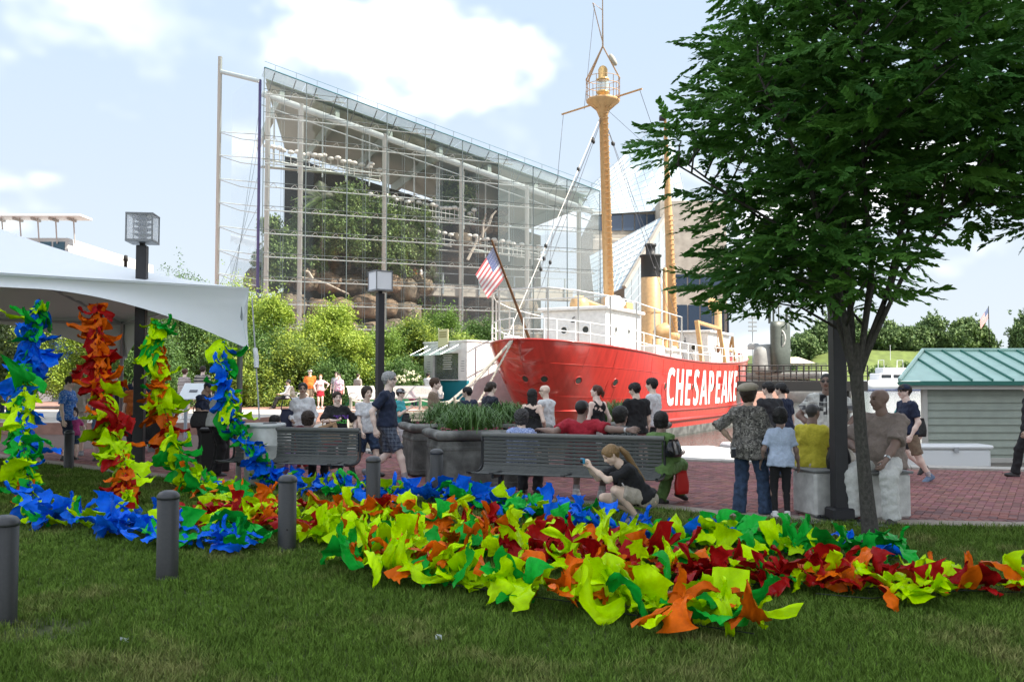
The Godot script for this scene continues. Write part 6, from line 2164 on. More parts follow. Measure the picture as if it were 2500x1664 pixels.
	part(o,"hook_block",done(st),mat("rust_iron",lin(0.16,0.075,0.035),0.7))
	st=shape()
	st.set_smooth_group(1)
	tube(st,[Vector3(7.6,hy+2.8,-0.2),Vector3(10.6,hy+2.45,0.1)],0.12,10)
	part(o,"boom",done(st),buff)
	house(o,"forward_house",24.2,29.5,-1.6,1.6,2.9,6.2,white,[[0,-0.6],[0,0.6]],[[25.5,1],[28.0,1]],0.24)
	house(o,"middle_house",15.6,19.0,-1.5,1.5,2.9,4.7,white,[],[[16.5,1]],0.2)
	st=shape()
	lathe(st,[Vector2(0.0,-1.9),Vector2(0.42,-1.4),Vector2(0.62,0),Vector2(0.42,1.4),Vector2(0,1.9)],14,Vector3(31.8,4.2,0.9),Basis(Vector3.BACK,PI/2))
	part(o,"covered_boat",done(st),mat("boat_cover",lin(0.30,0.02,0.02),0.7))
	st=shape()
	st.set_smooth_group(1)
	tube(st,[Vector3(30.4,3.0,1.8),Vector3(30.8,6.2,1.5)],0.09,8)
	tube(st,[Vector3(30.9,3.0,0.6),Vector3(30.8,6.2,1.5)],0.09,8)
	tube(st,[Vector3(29.6,5.2,1.5),Vector3(31.9,5.0,1.4)],0.07,8)
	part(o,"anchor_davit",done(st),buff)
	for q in [[3.8,0.9,0.5,0.4],[4.6,-1.2,0.6,0.5],[12.8,1.6,1.2,0.9],[13.6,-1.0,1.4,1.1],[22.6,1.9,1.3,0.8],[33.5,0.4,1.1,0.8],[2.2,-1.5,0.6,0.5]]:
		part(o,"deck_locker",box_mesh(Vector3(q[2]*1.3,q[3],q[2]),0.06),white,at(Vector3(q[0],deck_y(q[0])+q[3]/2-0.05,q[1])))
	rails(o,white)
	st=shape()
	st.set_smooth_group(1)
	var f0:=Vector3(0.9,deck_y(0.5)-0.05,0.15)
	var f1:=f0+Vector3(-1.2,4.6,-1.35)
	tube(st,[f0,f1],[0.075,0.045],10)
	part(o,"flagstaff",done(st),mat("varnished",lin(0.22,0.09,0.025),0.3,{"tex":noise_tex("slat_grain",0.02,0.6,1.0,4)}))
	build_flag(f0.lerp(f1,0.94),f0.lerp(f1,0.64),o)
	part(o,"fairlead",box_mesh(Vector3(0.35,0.16,0.35),0.05),white,at(Vector3(0.35,deck_y(0.3)+0.05,-0.3)))
	var c0:=o.transform*Vector3(0.1,deck_y(0.1)+0.05,-0.3)
	var ends:=[Vector3(-3.3,0.3,-40.3),Vector3(-2.0,-0.1,-40.6),Vector3(-3.0,0.2,-41.0)]
	for i in 3:
		rope(["thick white mooring rope from the ship's stern down to the quay","second white mooring rope, steeper and nearer the red hull","thin pale mooring rope running to the booth corner"][i],c0+Vector3(0,-0.03*i,0.05*i),ends[i],[0.055,0.045,0.025][i],[0.5,0.3,0.25][i])
func split_onto_hull(st:SurfaceTool,a:Vector3,b:Vector3,c:Vector3,depth:int,u:float,s:float,mid:float)->void:
	if depth>0 and maxf(a.distance_to(b),maxf(b.distance_to(c),c.distance_to(a)))>0.5:
		var ab:=(a+b)/2
		var bc:=(b+c)/2
		var ca:=(c+a)/2
		split_onto_hull(st,a,ab,ca,depth-1,u,s,mid)
		split_onto_hull(st,ab,b,bc,depth-1,u,s,mid)
		split_onto_hull(st,ca,bc,c,depth-1,u,s,mid)
		split_onto_hull(st,ab,bc,ca,depth-1,u,s,mid)
		return
	for v in [a,b,c]:
		var uu:float=u+v.x*s
		var f:float=0.635+(v.y-mid)*1.0/deck_y(uu)
		st.add_vertex(hull_point(uu,f,1.0,0.012+v.z))
func house(o:Node3D,called:String,u0:float,u1:float,z0:float,z1:float,y0:float,y1:float,m:Material,aft_ports:Array,side_ports:Array,over:float)->void:
	var st:=shape()
	box(st,Vector3(u0,y0,z0),Vector3(u1,y1,z1),0.03)
	var h:=part(o,called,done(st),m)
	st=shape()
	box(st,Vector3(u0-over,y1+0.002,z0-over),Vector3(u1+over,y1+0.16,z1+over),0.03)
	part(h,"roof",done(st),m)
	var pm:=cached("house_port",func():
		var s:=shape()
		lathe(s,[Vector2(0.17,-0.01),Vector2(0.17,0.05),Vector2(0.24,0.05),Vector2(0.26,0.0)],18,Vector3.ZERO,Basis(Vector3.RIGHT,PI/2))
		return done(s))
	var gm:=cached("house_glass",func():
		var s:=shape()
		lathe(s,[Vector2(0,0.012),Vector2(0.2,0.012)],18,Vector3.ZERO,Basis(Vector3.RIGHT,PI/2))
		return done(s))
	for p in aft_ports:
		var t:=Transform3D(Basis(Vector3.UP,-PI/2),Vector3(u0,y1-1.0,p[1]))
		part(h,"porthole",pm,m,t)
		part(h,"port_glass",gm,mat("port_glass",Color()),t)
	for p in side_ports:
		var t:=Transform3D(Basis(),Vector3(p[0],y1-1.0,z1))
		part(h,"porthole",pm,m,t)
		part(h,"port_glass",gm,mat("port_glass",Color()),t)
	part(h,"door",box_mesh(Vector3(0.75,1.75,0.05),0.02),m,at(Vector3((u0+u1)/2,y0+1.25,z1+0.02)))
	st=shape()
	st.set_smooth_group(1)
	tube(st,[Vector3(u0-0.05,y1-0.35,0.05),Vector3(u0-0.25,y1-0.4,0.05),Vector3(u0-0.25,y1-0.55,0.05)],0.03,6)
	lathe(st,[Vector2(0.02,0.0),Vector2(0.12,-0.1),Vector2(0.0,-0.12)],10,Vector3(u0-0.25,y1-0.52,0.05))
	part(h,"deck_lamp",done(st),mat("ship_black",Color()))
func cowl(o:Node3D,base:Vector3,h:float,r:float,m:Material,turn:float)->void:
	var st:=shape()
	st.set_smooth_group(1)
	var d:=Vector3(cos(turn),0,sin(turn))
	var pts:=[base,base+Vector3.UP*h*0.35,base+Vector3.UP*(h-r*1.2),base+Vector3.UP*(h-r*0.4)+d*r*0.25,base+Vector3.UP*h+d*r*0.9,base+Vector3.UP*h+d*r*1.7]
	tube(st,pts,[r*0.86,r*0.86,r*0.8,r*0.95,r*1.25,r*1.5],20,false)
	for q in [0.3,0.6]:
		tube(st,[base+Vector3.UP*(h*q),base+Vector3.UP*(h*q+0.06)],r*0.96,20)
	var v:=part(o,"cowl_ventilator",done(st),m)
	st=shape()
	tube(st,[base+Vector3.UP*h+d*r*1.2,base+Vector3.UP*h+d*r*1.25],r*1.28,20)
	part(v,"cowl_mouth",done(st),mat("cowl_inside",lin(0.4,0.2,0.06),0.7))
func rails(o:Node3D,m:Material)->void:
	for side in [-1.0,1.0]:
		var posts:=[]
		var u:=0.03
		while u<SHIP_L-1.0:
			posts.append(u)
			u+=0.35 if u<0.4 else (0.7 if u<2 else (1.4 if u<27 else 0.8))
		var st:=shape()
		st.set_smooth_group(1)
		for lv in [0.45,0.95]:
			var pts:=[]
			for q in posts:
				pts.append(hull_point(q,1.0,side,-0.08)+Vector3.UP*lv)
			tube(st,pts,0.028,5)
		part(o,"rail",done(st),m)
		for i in posts.size():
			var p:=hull_point(posts[i],1.0,side,-0.08)
			part(o,"stanchion",cached("stanchion",func():
				var s:=shape()
				tube(s,[Vector3.ZERO,Vector3.UP*0.96],0.03,6)
				return done(s)),m,at(p))
		var nt:=shape()
		nt.set_smooth_group(1)
		var us:=posts.filter(func(x):return x>26.0)
		for i in us.size()-1:
			var a:=hull_point(us[i],1.0,side,-0.08)
			var b:=hull_point(us[i+1],1.0,side,-0.08)
			var pts:=[]
			for k in 5:
				pts.append(a.lerp(b,k/4.0)+Vector3.UP*(0.78-0.2*sin(PI*k/4.0)))
			tube(nt,pts,0.03,5)
		part(o,"rail_netting",done(nt),m)
		var tall:=[0.5,1.6,3.4,5.6,8.0,10.4,12.4]
		var at_:=shape()
		at_.set_smooth_group(1)
		var tops:=[]
		for q in tall:
			var p:=hull_point(q,1.0,side,-0.12)
			tube(at_,[p,p+Vector3.UP*2.35],0.045,8)
			tops.append(p+Vector3.UP*2.35)
		tube(at_,tops,0.028,6)
		part(o,"awning_frame",done(at_),m)
	var bt:=shape()
	bt.set_smooth_group(1)
	for q in [0.5,3.4]:
		var pa:=hull_point(q,1.0,-1,-0.12)+Vector3.UP*2.35
		var pb:=hull_point(q,1.0,1,-0.12)+Vector3.UP*2.35
		tube(bt,[pa,pb],0.035,6)
	part(o,"awning_beam",done(bt),m)
func rope(label:String,a:Vector3,b:Vector3,r:float,sag:float)->void:
	var st:=shape()
	st.set_smooth_group(1)
	for s in 3:
		var pts:=[]
		var n:=90
		for i in n+1:
			var t:=float(i)/n
			var p:=a.lerp(b,t)+Vector3.DOWN*sag*4.0*t*(1.0-t)*0.35
			var w:=t*44.0+s*TAU/3
			pts.append(p+Vector3(cos(w),sin(w),0)*r*0.5)
		tube(st,pts,r*0.62,5)
	single("mooring_rope",label,"rope",st,mat("rope_white",lin(0.62,0.58,0.5),0.8),"mooring ropes of the red ship")
func build_flag(top:Vector3,low:Vector3,ship:Node3D)->void:
	var o:=thing("flag","drooping striped flag with blue starred corner at the ship's stern","flag",Vector3.ZERO)
	o.transform=ship.transform
	flag_mesh(o,top,low,1.55,Vector3(-0.32,-0.92,-0.50))
func flag_mesh(o:Node3D,top:Vector3,low:Vector3,fly:float,droop:Vector3)->void:
	var dn:=droop.normalized()
	var side:=(low-top).cross(dn).normalized()
	var pt:=func(u:float,v:float)->Vector3:
		var h:=top.lerp(low,v)
		var p:=h+dn*u*fly*(1.0-0.12*v)+(top-low)*0.10*u*v
		return p+side*(0.10*sin(u*5.0+v*4.0)*u+0.05*sin(v*9.0+u*3.0)*u)
	var reds:=shape()
	var whites:=shape()
	var blue:=shape()
	for st in [reds,whites,blue]:
		st.set_smooth_group(1)
	for k in 13:
		var st:=reds if k%2==0 else whites
		for i in 20:
			if k<7 and i<8:
				if k==0:
					for q in 7:
						quad(blue,pt.call(i/20.0,q/13.0),pt.call((i+1)/20.0,q/13.0),pt.call((i+1)/20.0,(q+1)/13.0),pt.call(i/20.0,(q+1)/13.0))
				continue
			quad(st,pt.call(i/20.0,k/13.0),pt.call((i+1)/20.0,k/13.0),pt.call((i+1)/20.0,(k+1)/13.0),pt.call(i/20.0,(k+1)/13.0))
	part(o,"red_stripes",done(reds),mat("flag_red",lin(0.5,0.02,0.03),0.8,{"back":Color(0.7,0.7,0.7)}))
	part(o,"white_stripes",done(whites),mat("flag_white",lin(0.75,0.74,0.74),0.8,{"back":Color(0.7,0.7,0.7)}))
	part(o,"canton",done(blue),mat("flag_blue",lin(0.03,0.06,0.24),0.8,{"back":Color(0.7,0.7,0.7)}))
	var stars:=shape()
	for r in 5:
		for c in 6:
			var u:=0.035+c*0.062
			var v:=0.05+r*0.105
			var ctr:Vector3=pt.call(u,v)
			var ex:Vector3=(pt.call(u+0.02,v)-ctr).normalized()*fly*0.017
			var ey:Vector3=(pt.call(u,v+0.02)-ctr).normalized()*fly*0.017
			for s in [-0.012,0.012]:
				for k in 5:
					var a:=TAU*k/5.0
					tri(stars,ctr+side*s,ctr+side*s+ex*cos(a)+ey*sin(a),ctr+side*s+(ex*cos(a+1.1)+ey*sin(a+1.1))*0.55)
	part(o,"stars",done(stars),mat("flag_white",Color()))
# ---------------------------------------------------------------- terrace, glass building, far shore
func build_terrace()->void:
	var st:=shape()
	slab(st,PackedVector2Array([Vector2(15,-84),Vector2(-0.2,-41.5),Vector2(-0.4,-39.0),Vector2(-7.4,-38.7),Vector2(-9.3,-27.5),Vector2(-70,-27.5),Vector2(-70,-130),Vector2(40,-130),Vector2(22,-84)]),0.35,-1.6)
	structure("terrace",st,mat("terrace_brick",lin(0.36,0.20,0.155),0.9,{"tex":noise_tex("grime",0.012,0.82,1.0,5),"scale":0.4,"world":true}),"sunlit brick terrace across the basin")
	st=shape()
	slab(st,PackedVector2Array([Vector2(-0.6,-40.4),Vector2(-0.6,-39.1),Vector2(-7.5,-38.8),Vector2(-9.4,-27.6),Vector2(-60,-27.6),Vector2(-60,-40.4)]),0.354)
	structure("terrace_path",st,mat("pale_paving",lin(0.55,0.51,0.46),0.9,{"tex":noise_tex("grime",0.012,0.82,1.0,5),"scale":0.4,"world":true}),"pale paving along the terrace edge")
	var wall:=thing("stone_wall","low wall of rough pale stone blocks round the boat basin","wall",Vector3.ZERO)
	var tones:=[mat("stone_a",lin(0.46,0.41,0.34),0.9,{"norm":normal_tex("pores",0.05,2.0),"tex":noise_tex("stain",0.006,0.5,1.0,6)}),mat("stone_b",lin(0.38,0.34,0.28),0.9,{"tex":noise_tex("stain",0.006,0.5,1.0,6)}),mat("stone_c",lin(0.52,0.47,0.40),0.9,{"tex":noise_tex("stain",0.006,0.5,1.0,6)})]
	for c in 5:
		var x:=-7.6+0.3*(c%2)
		while x<-0.7:
			var w:=rnd(0.5,0.95)
			part(wall,"stone",box_mesh(Vector3(snappedf(w,0.1),0.30,0.30),0.035),tones[rng.randi()%3],at(Vector3(x+w/2,0.16-0.315*c,-38.66-(x+7.6)*0.043+rnd(-0.03,0.03)),rnd(-0.03,0.03)+0.043))
			x+=snappedf(w,0.1)+0.015
	for i in 5:
		var x:=-7.0+i*1.5
		var b:=thing("rope_post",["low rope post at the left end of the stone wall","second low rope post on the stone wall","middle low rope post on the stone wall","fourth low rope post on the stone wall","low rope post on the stone wall nearest the ship"][i],"post",Vector3(x,0.35,-39.2-i*0.06),0.0,"rope posts along the basin")
		st=shape()
		lathe(st,[Vector2(0.07,0),Vector2(0.06,0.5),Vector2(0.08,0.52),Vector2(0.06,0.6),Vector2(0,0.62)],10)
		part(b,"post",done(st),mat("rope_post",lin(0.3,0.28,0.24),0.7))
		if i<4:
			rope(["sagging rope between the first two posts on the stone wall","sagging rope from the second to the middle post on the wall","sagging rope from the middle to the fourth post on the wall","sagging rope by the ship between the last posts on the wall"][i],Vector3(x,0.8,-39.2-i*0.06),Vector3(x+1.5,0.8,-39.26-i*0.06),0.03,0.28)
	rope("low white rope along the near quay edge behind the planters",Vector3(-3.0,0.55,-20.6),Vector3(-0.6,0.55,-19.9),0.025,0.4)
	st=shape()
	box(st,Vector3(-15.5,0.3,-46.3),Vector3(-4.2,0.95,-46.0),0.02)
	single("green_wall","low green painted wall behind the pale metal benches","wall",st,mat("green_paint",lin(0.02,0.24,0.10),0.6,{"tex":noise_tex("grime",0.012,0.82,1.0,5),"scale":0.5}))
	for i in 3:
		metal_bench(["pale curved metal bench on the terrace with the seated white jacket","pale curved metal bench on the terrace right of the group","pale curved metal bench on the terrace near the booth"][i],[Vector3(-10.2,0.354,-41.8),Vector3(-7.0,0.354,-42.2),Vector3(-4.6,0.354,-44.0)][i],[2.0,1.0,0.15][i],[1.8,1.9,2.4][i])
func metal_bench(label:String,p:Vector3,turn:float,ln:float)->void:
	var o:=thing("metal_bench",label,"bench",p,turn,"pale metal benches on the terrace")
	var m:=mat("bench_alu",lin(0.52,0.50,0.48),0.45)
	var prof:=[Vector2(0.62,0.50),Vector2(0.60,0.44),Vector2(0.45,0.42),Vector2(0.22,0.42),Vector2(0.08,0.47),Vector2(0.0,0.62),Vector2(-0.06,0.85),Vector2(-0.1,0.98),Vector2(-0.16,1.02),Vector2(-0.2,0.98)]
	var st:=shape()
	var n:=int(ln/0.05)
	for i in n:
		var x:=-ln/2+ln*(i+0.2)/n
		for k in prof.size()-1:
			quad(st,Vector3(x,prof[k].y,prof[k].x),Vector3(x+0.036,prof[k].y,prof[k].x),Vector3(x+0.036,prof[k+1].y,prof[k+1].x),Vector3(x,prof[k+1].y,prof[k+1].x))
	part(o,"seat_shell",done(st),m).set_meta("kind","stuff")
	for k in [1,4,8]:
		st=shape()
		st.set_smooth_group(1)
		tube(st,[Vector3(-ln/2,prof[k].y,prof[k].x),Vector3(ln/2,prof[k].y,prof[k].x)],0.025,8)
		part(o,"rail",done(st),m)
	for x in [-ln/2,ln/2]:
		st=shape()
		st.set_smooth_group(1)
		var pts:=[]
		for i in 15:
			var a:=TAU*i/14.0
			pts.append(Vector3(x,0.6+0.14*sin(a),0.3+0.26*cos(a)))
		tube(st,pts,0.025,6,false)
		part(o,"arm_loop",done(st),m)
	for x in [-ln/2+0.3,ln/2-0.3]:
		part(o,"leg",box_mesh(Vector3(0.07,0.42,0.07),0.01),m,at(Vector3(x,0.21,0.2)))
		part(o,"foot",box_mesh(Vector3(0.08,0.03,0.5),0.01),m,at(Vector3(x,0.016,0.2)))
func build_booth()->void:
	var o:=thing("ticket_booth","white ticket booth with teal base and serving window beside the ship","booth",Vector3(-2.35,0.354,-47.0))
	var fx:=Vector3(-0.65,0,-0.76).normalized()
	o.basis=Basis(fx,Vector3.UP,fx.cross(Vector3.UP))
	if (o.basis.z).z<0:
		o.basis=Basis(fx,Vector3.UP,-fx.cross(Vector3.UP))
	var w:=3.9
	var h:=3.32
	var white:=mat("booth_white",lin(0.78,0.77,0.75),0.6,{"tex":noise_tex("grime2",0.01,0.9,1.0,5),"scale":0.5})
	var teal:=mat("booth_teal",lin(0.01,0.17,0.22),0.45)
	var D:=4.6
	var st:=shape()
	box(st,Vector3(0,1.3,-0.15),Vector3(0.75,h,0))
	box(st,Vector3(3.05,1.3,-0.15),Vector3(w,h,0))
	box(st,Vector3(0.75,2.75,-0.15),Vector3(3.05,h,0))
	part(o,"front_wall",done(st),white)
	st=shape()
	box(st,Vector3(-0.002,0,-D),Vector3(0.15,h,-0.15))
	part(o,"side_wall",done(st),white)
	st=shape()
	box(st,Vector3(w-0.15,0,-D),Vector3(w,h,-0.15))
	box(st,Vector3(0.15,0,-D),Vector3(w-0.15,h,-D+0.15))
	part(o,"back_wall",done(st),white)
	st=shape()
	box(st,Vector3(-0.05,h+0.003,-D-0.05),Vector3(w+0.05,h+0.1,0.05),0.01)
	part(o,"roof",done(st),white)
	st=shape()
	box(st,Vector3(0.0,0.06,-0.16),Vector3(w,1.3,0.012),0.01)
	part(o,"teal_base",done(st),teal)
	st=shape()
	box(st,Vector3(0.7,1.302,-0.2),Vector3(3.1,1.35,0.12),0.01)
	part(o,"counter",done(st),white)
	st=shape()
	box(st,Vector3(0.75,1.352,-0.13),Vector3(3.05,2.748,-0.12))
	var win:=part(o,"window",done(st),mat("booth_glass",lin(0.3,0.33,0.32),0.03,{"alpha":0.12,"metal":0.3}))
	st=shape()
	for k in 7:
		var y:=2.62-k*0.12
		box(st,Vector3(1.45+0.05*(k%3),y,-0.118),Vector3(2.3-0.07*(k%2),y+0.05,-0.115))
	part(win,"price_lines",done(st),mat("booth_lettering",lin(0.6,0.6,0.55),0.6))
	st=shape()
	box(st,Vector3(0.16,0.1,-2.2),Vector3(w-0.16,h-0.02,-2.1))
	part(o,"inner_wall",done(st),mat("booth_inside",lin(0.05,0.05,0.045),0.8))
	for x in [0.12,3.2]:
		part(o,"notice",box_mesh(Vector3(0.5,1.05,0.012)),mat("notice",lin(0.68,0.67,0.66),0.6),at(Vector3(x+0.25,2.0,0.008)))
		st=shape()
		for k in 5:
			box(st,Vector3(x+0.08,2.3-k*0.13,0.0155),Vector3(x+0.34+0.04*(k%3),2.33-k*0.13,0.017))
		part(o,"notice_lines",done(st),mat("notice_ink",lin(0.2,0.2,0.22),0.7))
	st=shape()
	quad(st,Vector3(0.5,2.95,0.02),Vector3(3.4,2.95,0.02),Vector3(3.4,2.62,1.35),Vector3(0.5,2.62,1.35))
	part(o,"canopy",done(st),mat("canopy_glass",lin(0.5,0.75,0.72),0.05,{"alpha":0.35}))
	for x in [0.55,1.5,2.45,3.35]:
		st=shape()
		tube(st,[Vector3(x,3.25,0.0),Vector3(x,2.66,1.3)],0.015,6)
		part(o,"canopy_rod",done(st),mat("rod_steel",lin(0.45,0.48,0.5),0.35,{"metal":0.6}))
	st=shape()
	box(st,Vector3(1.55,3.1,0.05),Vector3(2.45,4.05,0.1),0.01)
	var sg:=part(o,"roof_sign",done(st),mat("booth_sign",lin(0.55,0.52,0.30),0.6))
	st=shape()
	for k in 3:
		box(st,Vector3(1.67,3.85-k*0.12,0.102),Vector3(2.33,3.92-k*0.12,0.105))
	part(sg,"sign_lines",done(st),mat("sign_ink",lin(0.25,0.22,0.08),0.7))
	part(o,"sign_post",box_mesh(Vector3(0.04,1.3,0.04)),mat("rod_steel",Color()),at(Vector3(2.5,3.5,0.02)))
const AQ:=Vector3(-22.32,0.35,-80.0)
const AQ_F:=Vector3(0.925,0,-0.38)
const AQ_O:=Vector3(0.38,0,0.925)
func aq(t:float,y:float,inward:float)->Vector3:
	return AQ+AQ_F*t+Vector3.UP*y-AQ_O*inward
func aq_top(t:float)->float:
	return 29.5-8.5*t/34.0
func build_aquarium()->void:
	var o:=thing("glass_building","tall glass walled building with sloping roof, rocks and palms inside","building",Vector3.ZERO)
	var glass:=mat("facade_glass",lin(0.75,0.84,0.86),0.02,{"alpha":0.01,"metal":0.0})
	var glass_b:=mat("facade_glass_b",lin(0.72,0.86,0.86),0.03,{"alpha":0.03,"metal":0.09})
	var edge:=mat("facade_edge",lin(0.10,0.13,0.135),0.4,{"metal":0.3})
	var steel:=mat("white_steel",lin(0.56,0.62,0.60),0.4)
	var bays:=9
	var bw:=34.0/bays
	var rows:=14
	var rh:=2.12
	for i in bays:
		var t0:=i*bw+0.02
		var t1:=(i+1)*bw-0.02
		for k in rows:
			var y0:=k*rh+0.02
			var y1:=(k+1)*rh-0.02
			var a:=minf(y1,aq_top(t0))
			var b:=minf(y1,aq_top(t1))
			if a<=y0+0.05:
				continue
			b=maxf(b,y0+0.01)
			var st:=shape()
			quad(st,aq(t0,y0,0),aq(t1,y0,0),aq(t1,b,0),aq(t0,a,0))
			part(o,"glass_pane",done(st),glass if i<6 else glass_b)
	var sb:=Vector3(-27.56,0.35,-87.6)-AQ
	for i in 3:
		for k in rows:
			var st:=shape()
			var y1:=minf((k+1)*rh-0.02,29.5)
			quad(st,AQ+sb*((i+0.01)/3.0)+Vector3.UP*(k*rh+0.02),AQ+sb*((i+0.99)/3.0)+Vector3.UP*(k*rh+0.02),AQ+sb*((i+0.99)/3.0)+Vector3.UP*y1,AQ+sb*((i+0.01)/3.0)+Vector3.UP*y1)
			part(o,"glass_pane",done(st),glass_b)
	for k in 10:
		var st:=shape()
		quad(st,aq(34,k*rh,0),aq(34,k*rh,22),aq(34,minf((k+1)*rh-0.03,21),22),aq(34,minf((k+1)*rh-0.03,21),0))
		part(o,"glass_pane",done(st),glass_b)
	var roof_g:=mat("roof_glass",lin(0.45,0.60,0.58),0.2,{"alpha":0.45})
	for i in bays:
		var st:=shape()
		quad(st,aq(i*bw+0.03,aq_top(i*bw),-0.15),aq((i+1)*bw-0.03,aq_top((i+1)*bw),-0.15),aq((i+1)*bw-0.03,aq_top((i+1)*bw),2.6),aq(i*bw+0.03,aq_top(i*bw),2.6))
		part(o,"roof_pane",done(st),roof_g)
	var st:=shape()
	for q in [0.0,-0.4]:
		quad(st,aq(0.4,aq_top(0.4)+q,2.65),aq(34,aq_top(34)+q,2.65),aq(34,aq_top(34)+q,22),aq(5,aq_top(5)+q,22))
	for i in 7:
		var t:=2.0+i*5.2
		box(st,Vector3(-0.2,-1.5,-19.0),Vector3(0.2,-0.42,0.0),0.0,Transform3D(Basis(AQ_F,Vector3.UP,AQ_O),aq(t,aq_top(t),2.8)))
	part(o,"roof",done(st),mat("roof_underside",lin(0.34,0.42,0.37),0.7))
	for i in bays+1:
		st=shape()
		var t:=i*bw
		tube(st,[aq(t,0,-0.02),aq(t,aq_top(t),-0.02)],0.045,4)
		part(o,"mullion",done(st),edge)
		if i<bays:
			st=shape()
			tube(st,[aq(t+bw/2,0,0.6),aq(t+bw/2,aq_top(t+bw/2)-0.8,0.6)],0.02,4)
			tube(st,[aq(t+bw*0.44,0,0.6),aq(t+bw*0.44,aq_top(t+bw/2)-0.8,0.6)],0.015,4)
			part(o,"hanger_rod",done(st),edge)
	for k in range(1,rows):
		var y:=k*rh
		var tmax:=minf(34.0,(29.5-y)/8.5*34.0)
		if tmax<1.0:
			continue
		st=shape()
		tube(st,[aq(0,y,-0.02),aq(tmax,y,-0.02)],0.028,4)
		part(o,"pane_joint",done(st),edge)
		st=shape()
		st.set_smooth_group(1)
		tube(st,[aq(0.2,y-0.28,0.55),aq(tmax-0.3,y-0.28,0.55)],0.06,6)
		part(o,"transom",done(st),steel)
		st=shape()
		for i in bays*2:
			var t:=(i+0.5)*bw/2
			if t<tmax-0.5:
				tube(st,[aq(t,y,0.02),aq(t-0.35,y-0.28,0.55)],0.03,4)
				tube(st,[aq(t,y,0.02),aq(t+0.35,y-0.28,0.55)],0.03,4)
		part(o,"pane_brackets",done(st),steel).set_meta("kind","stuff")
	for t in [0.55,3.55,11.5,19.3,26.4,32.3]:
		st=shape()
		st.set_smooth_group(1)
		tube(st,[aq(t,0,1.5),aq(t,aq_top(t)-1.6,1.5)],0.23,14)
		part(o,"column",done(st),steel)
	st=shape()
	st.set_smooth_group(1)
	tube(st,[aq(0,aq_top(0)-1.9,1.6),aq(34,aq_top(34)-1.9,1.6)],0.30,14)
	tube(st,[aq(0,aq_top(0)-2.9,1.8),aq(34,aq_top(34)-2.9,1.8)],0.06,6)
	part(o,"roof_beam",done(st),steel)
	st=shape()
	tube(st,[aq(0,aq_top(0),-0.05),aq(34,aq_top(34),-0.05)],0.06,5)
	tube(st,[aq(0,aq_top(0)+0.55,-0.05),aq(34,aq_top(34)+0.55,-0.05)],0.02,4)
	part(o,"roof_edge",done(st),mat("edge_blue",lin(0.04,0.16,0.2),0.4))
	for i in bays*2:
		var t:=(i+0.5)*bw/2
		st=shape()
		tube(st,[aq(t,aq_top(t)-0.1,0.1),aq(t-0.4,aq_top(t)-1.6,1.4)],0.05,5)
		tube(st,[aq(t,aq_top(t)+0.55,-0.05),aq(t,aq_top(t),-0.05)],0.02,4)
		part(o,"roof_strut",done(st),edge)
	st=shape()
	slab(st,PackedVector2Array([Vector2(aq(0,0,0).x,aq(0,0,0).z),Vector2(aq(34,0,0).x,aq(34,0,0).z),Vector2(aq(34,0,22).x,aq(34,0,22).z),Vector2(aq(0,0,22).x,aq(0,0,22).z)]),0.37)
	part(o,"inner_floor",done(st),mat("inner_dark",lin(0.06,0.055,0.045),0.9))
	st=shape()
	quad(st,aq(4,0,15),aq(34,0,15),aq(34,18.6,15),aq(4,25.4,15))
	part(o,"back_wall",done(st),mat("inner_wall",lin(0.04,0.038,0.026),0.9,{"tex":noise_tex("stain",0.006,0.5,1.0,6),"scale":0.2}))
	st=shape()
	var wf:=Transform3D(Basis(AQ_F,Vector3.UP,AQ_O),aq(0,0,7.0))
	box(st,Vector3(10.5,10.1,-0.6),Vector3(34,11.3,0.6),0.02,wf)
	var wk:=part(o,"walkway",done(st),mat("walkway_concrete",lin(0.33,0.32,0.28),0.8))
	for i in 12:
		part(wk,"parapet_post",box_mesh(Vector3(0.16,2.2,0.12)),mat("post_grey",lin(0.25,0.30,0.32),0.5),wf*at(Vector3(11.0+i*2.0,11.4,0.68)))
	st=shape()
	box(st,Vector3(10.5,12.4,0.66),Vector3(34,12.47,0.72),0.0,wf)
	part(wk,"handrail",done(st),mat("post_grey",Color()))
	for row in [[0.4,12.0,22.4,5.0,20],[9.0,22.5,18.9,6.0,26],[17.0,30.5,15.6,6.5,24]]:
		st=shape()
		tube(st,[aq(row[0],row[2],row[3]),aq(row[1],row[2]-1.2,row[3])],0.10,5)
		tube(st,[aq(row[0],row[2]+0.5,row[3]-0.7),aq(row[1],row[2]-0.7,row[3]-0.7)],0.05,5)
		box(st,Vector3(0,-0.06,-0.7),Vector3(row[1]-row[0],0,0.2),0.0,Transform3D(Basis(AQ_F,Vector3.UP,AQ_O),aq(row[0],row[2]-0.7,row[3])))
		var gal:=part(o,"lamp_gallery",done(st),steel)
		var lamp:=cached("growth_lamp",func():
			var s:=shape()
			lathe(s,[Vector2(0.04,-1.3),Vector2(0.04,-0.2),Vector2(0.30,-0.15),Vector2(0.33,0.02),Vector2(0.2,0.16),Vector2(0,0.2)],10)
			return done(s))
		for k in row[4]:
			var u:float=(k+rnd(0.1,0.9))/row[4]
			part(gal,"growth_lamp",lamp,mat("lamp_white",lin(0.72,0.72,0.68),0.4),at(aq(lerpf(row[0],row[1],u),row[2]+1.2-1.2*u+rnd(-0.1,0.25),row[3]-rnd(-0.1,0.5))))
		for k in 5:
			st=shape()
			var u:float=(k+0.5)/5.0
			var t:=lerpf(row[0],row[1],u)
			tube(st,[aq(t,row[2]-1.2*u-0.7,row[3]),aq(t,aq_top(t)-1.0,row[3])],0.09,6)
			part(gal,"gallery_hanger",done(st),steel)
	var m:=thing("white_mast","tall white tubular mast with paired struts beside the glass corner","mast",Vector3(-26.98,0.35,-82.0))
	st=shape()
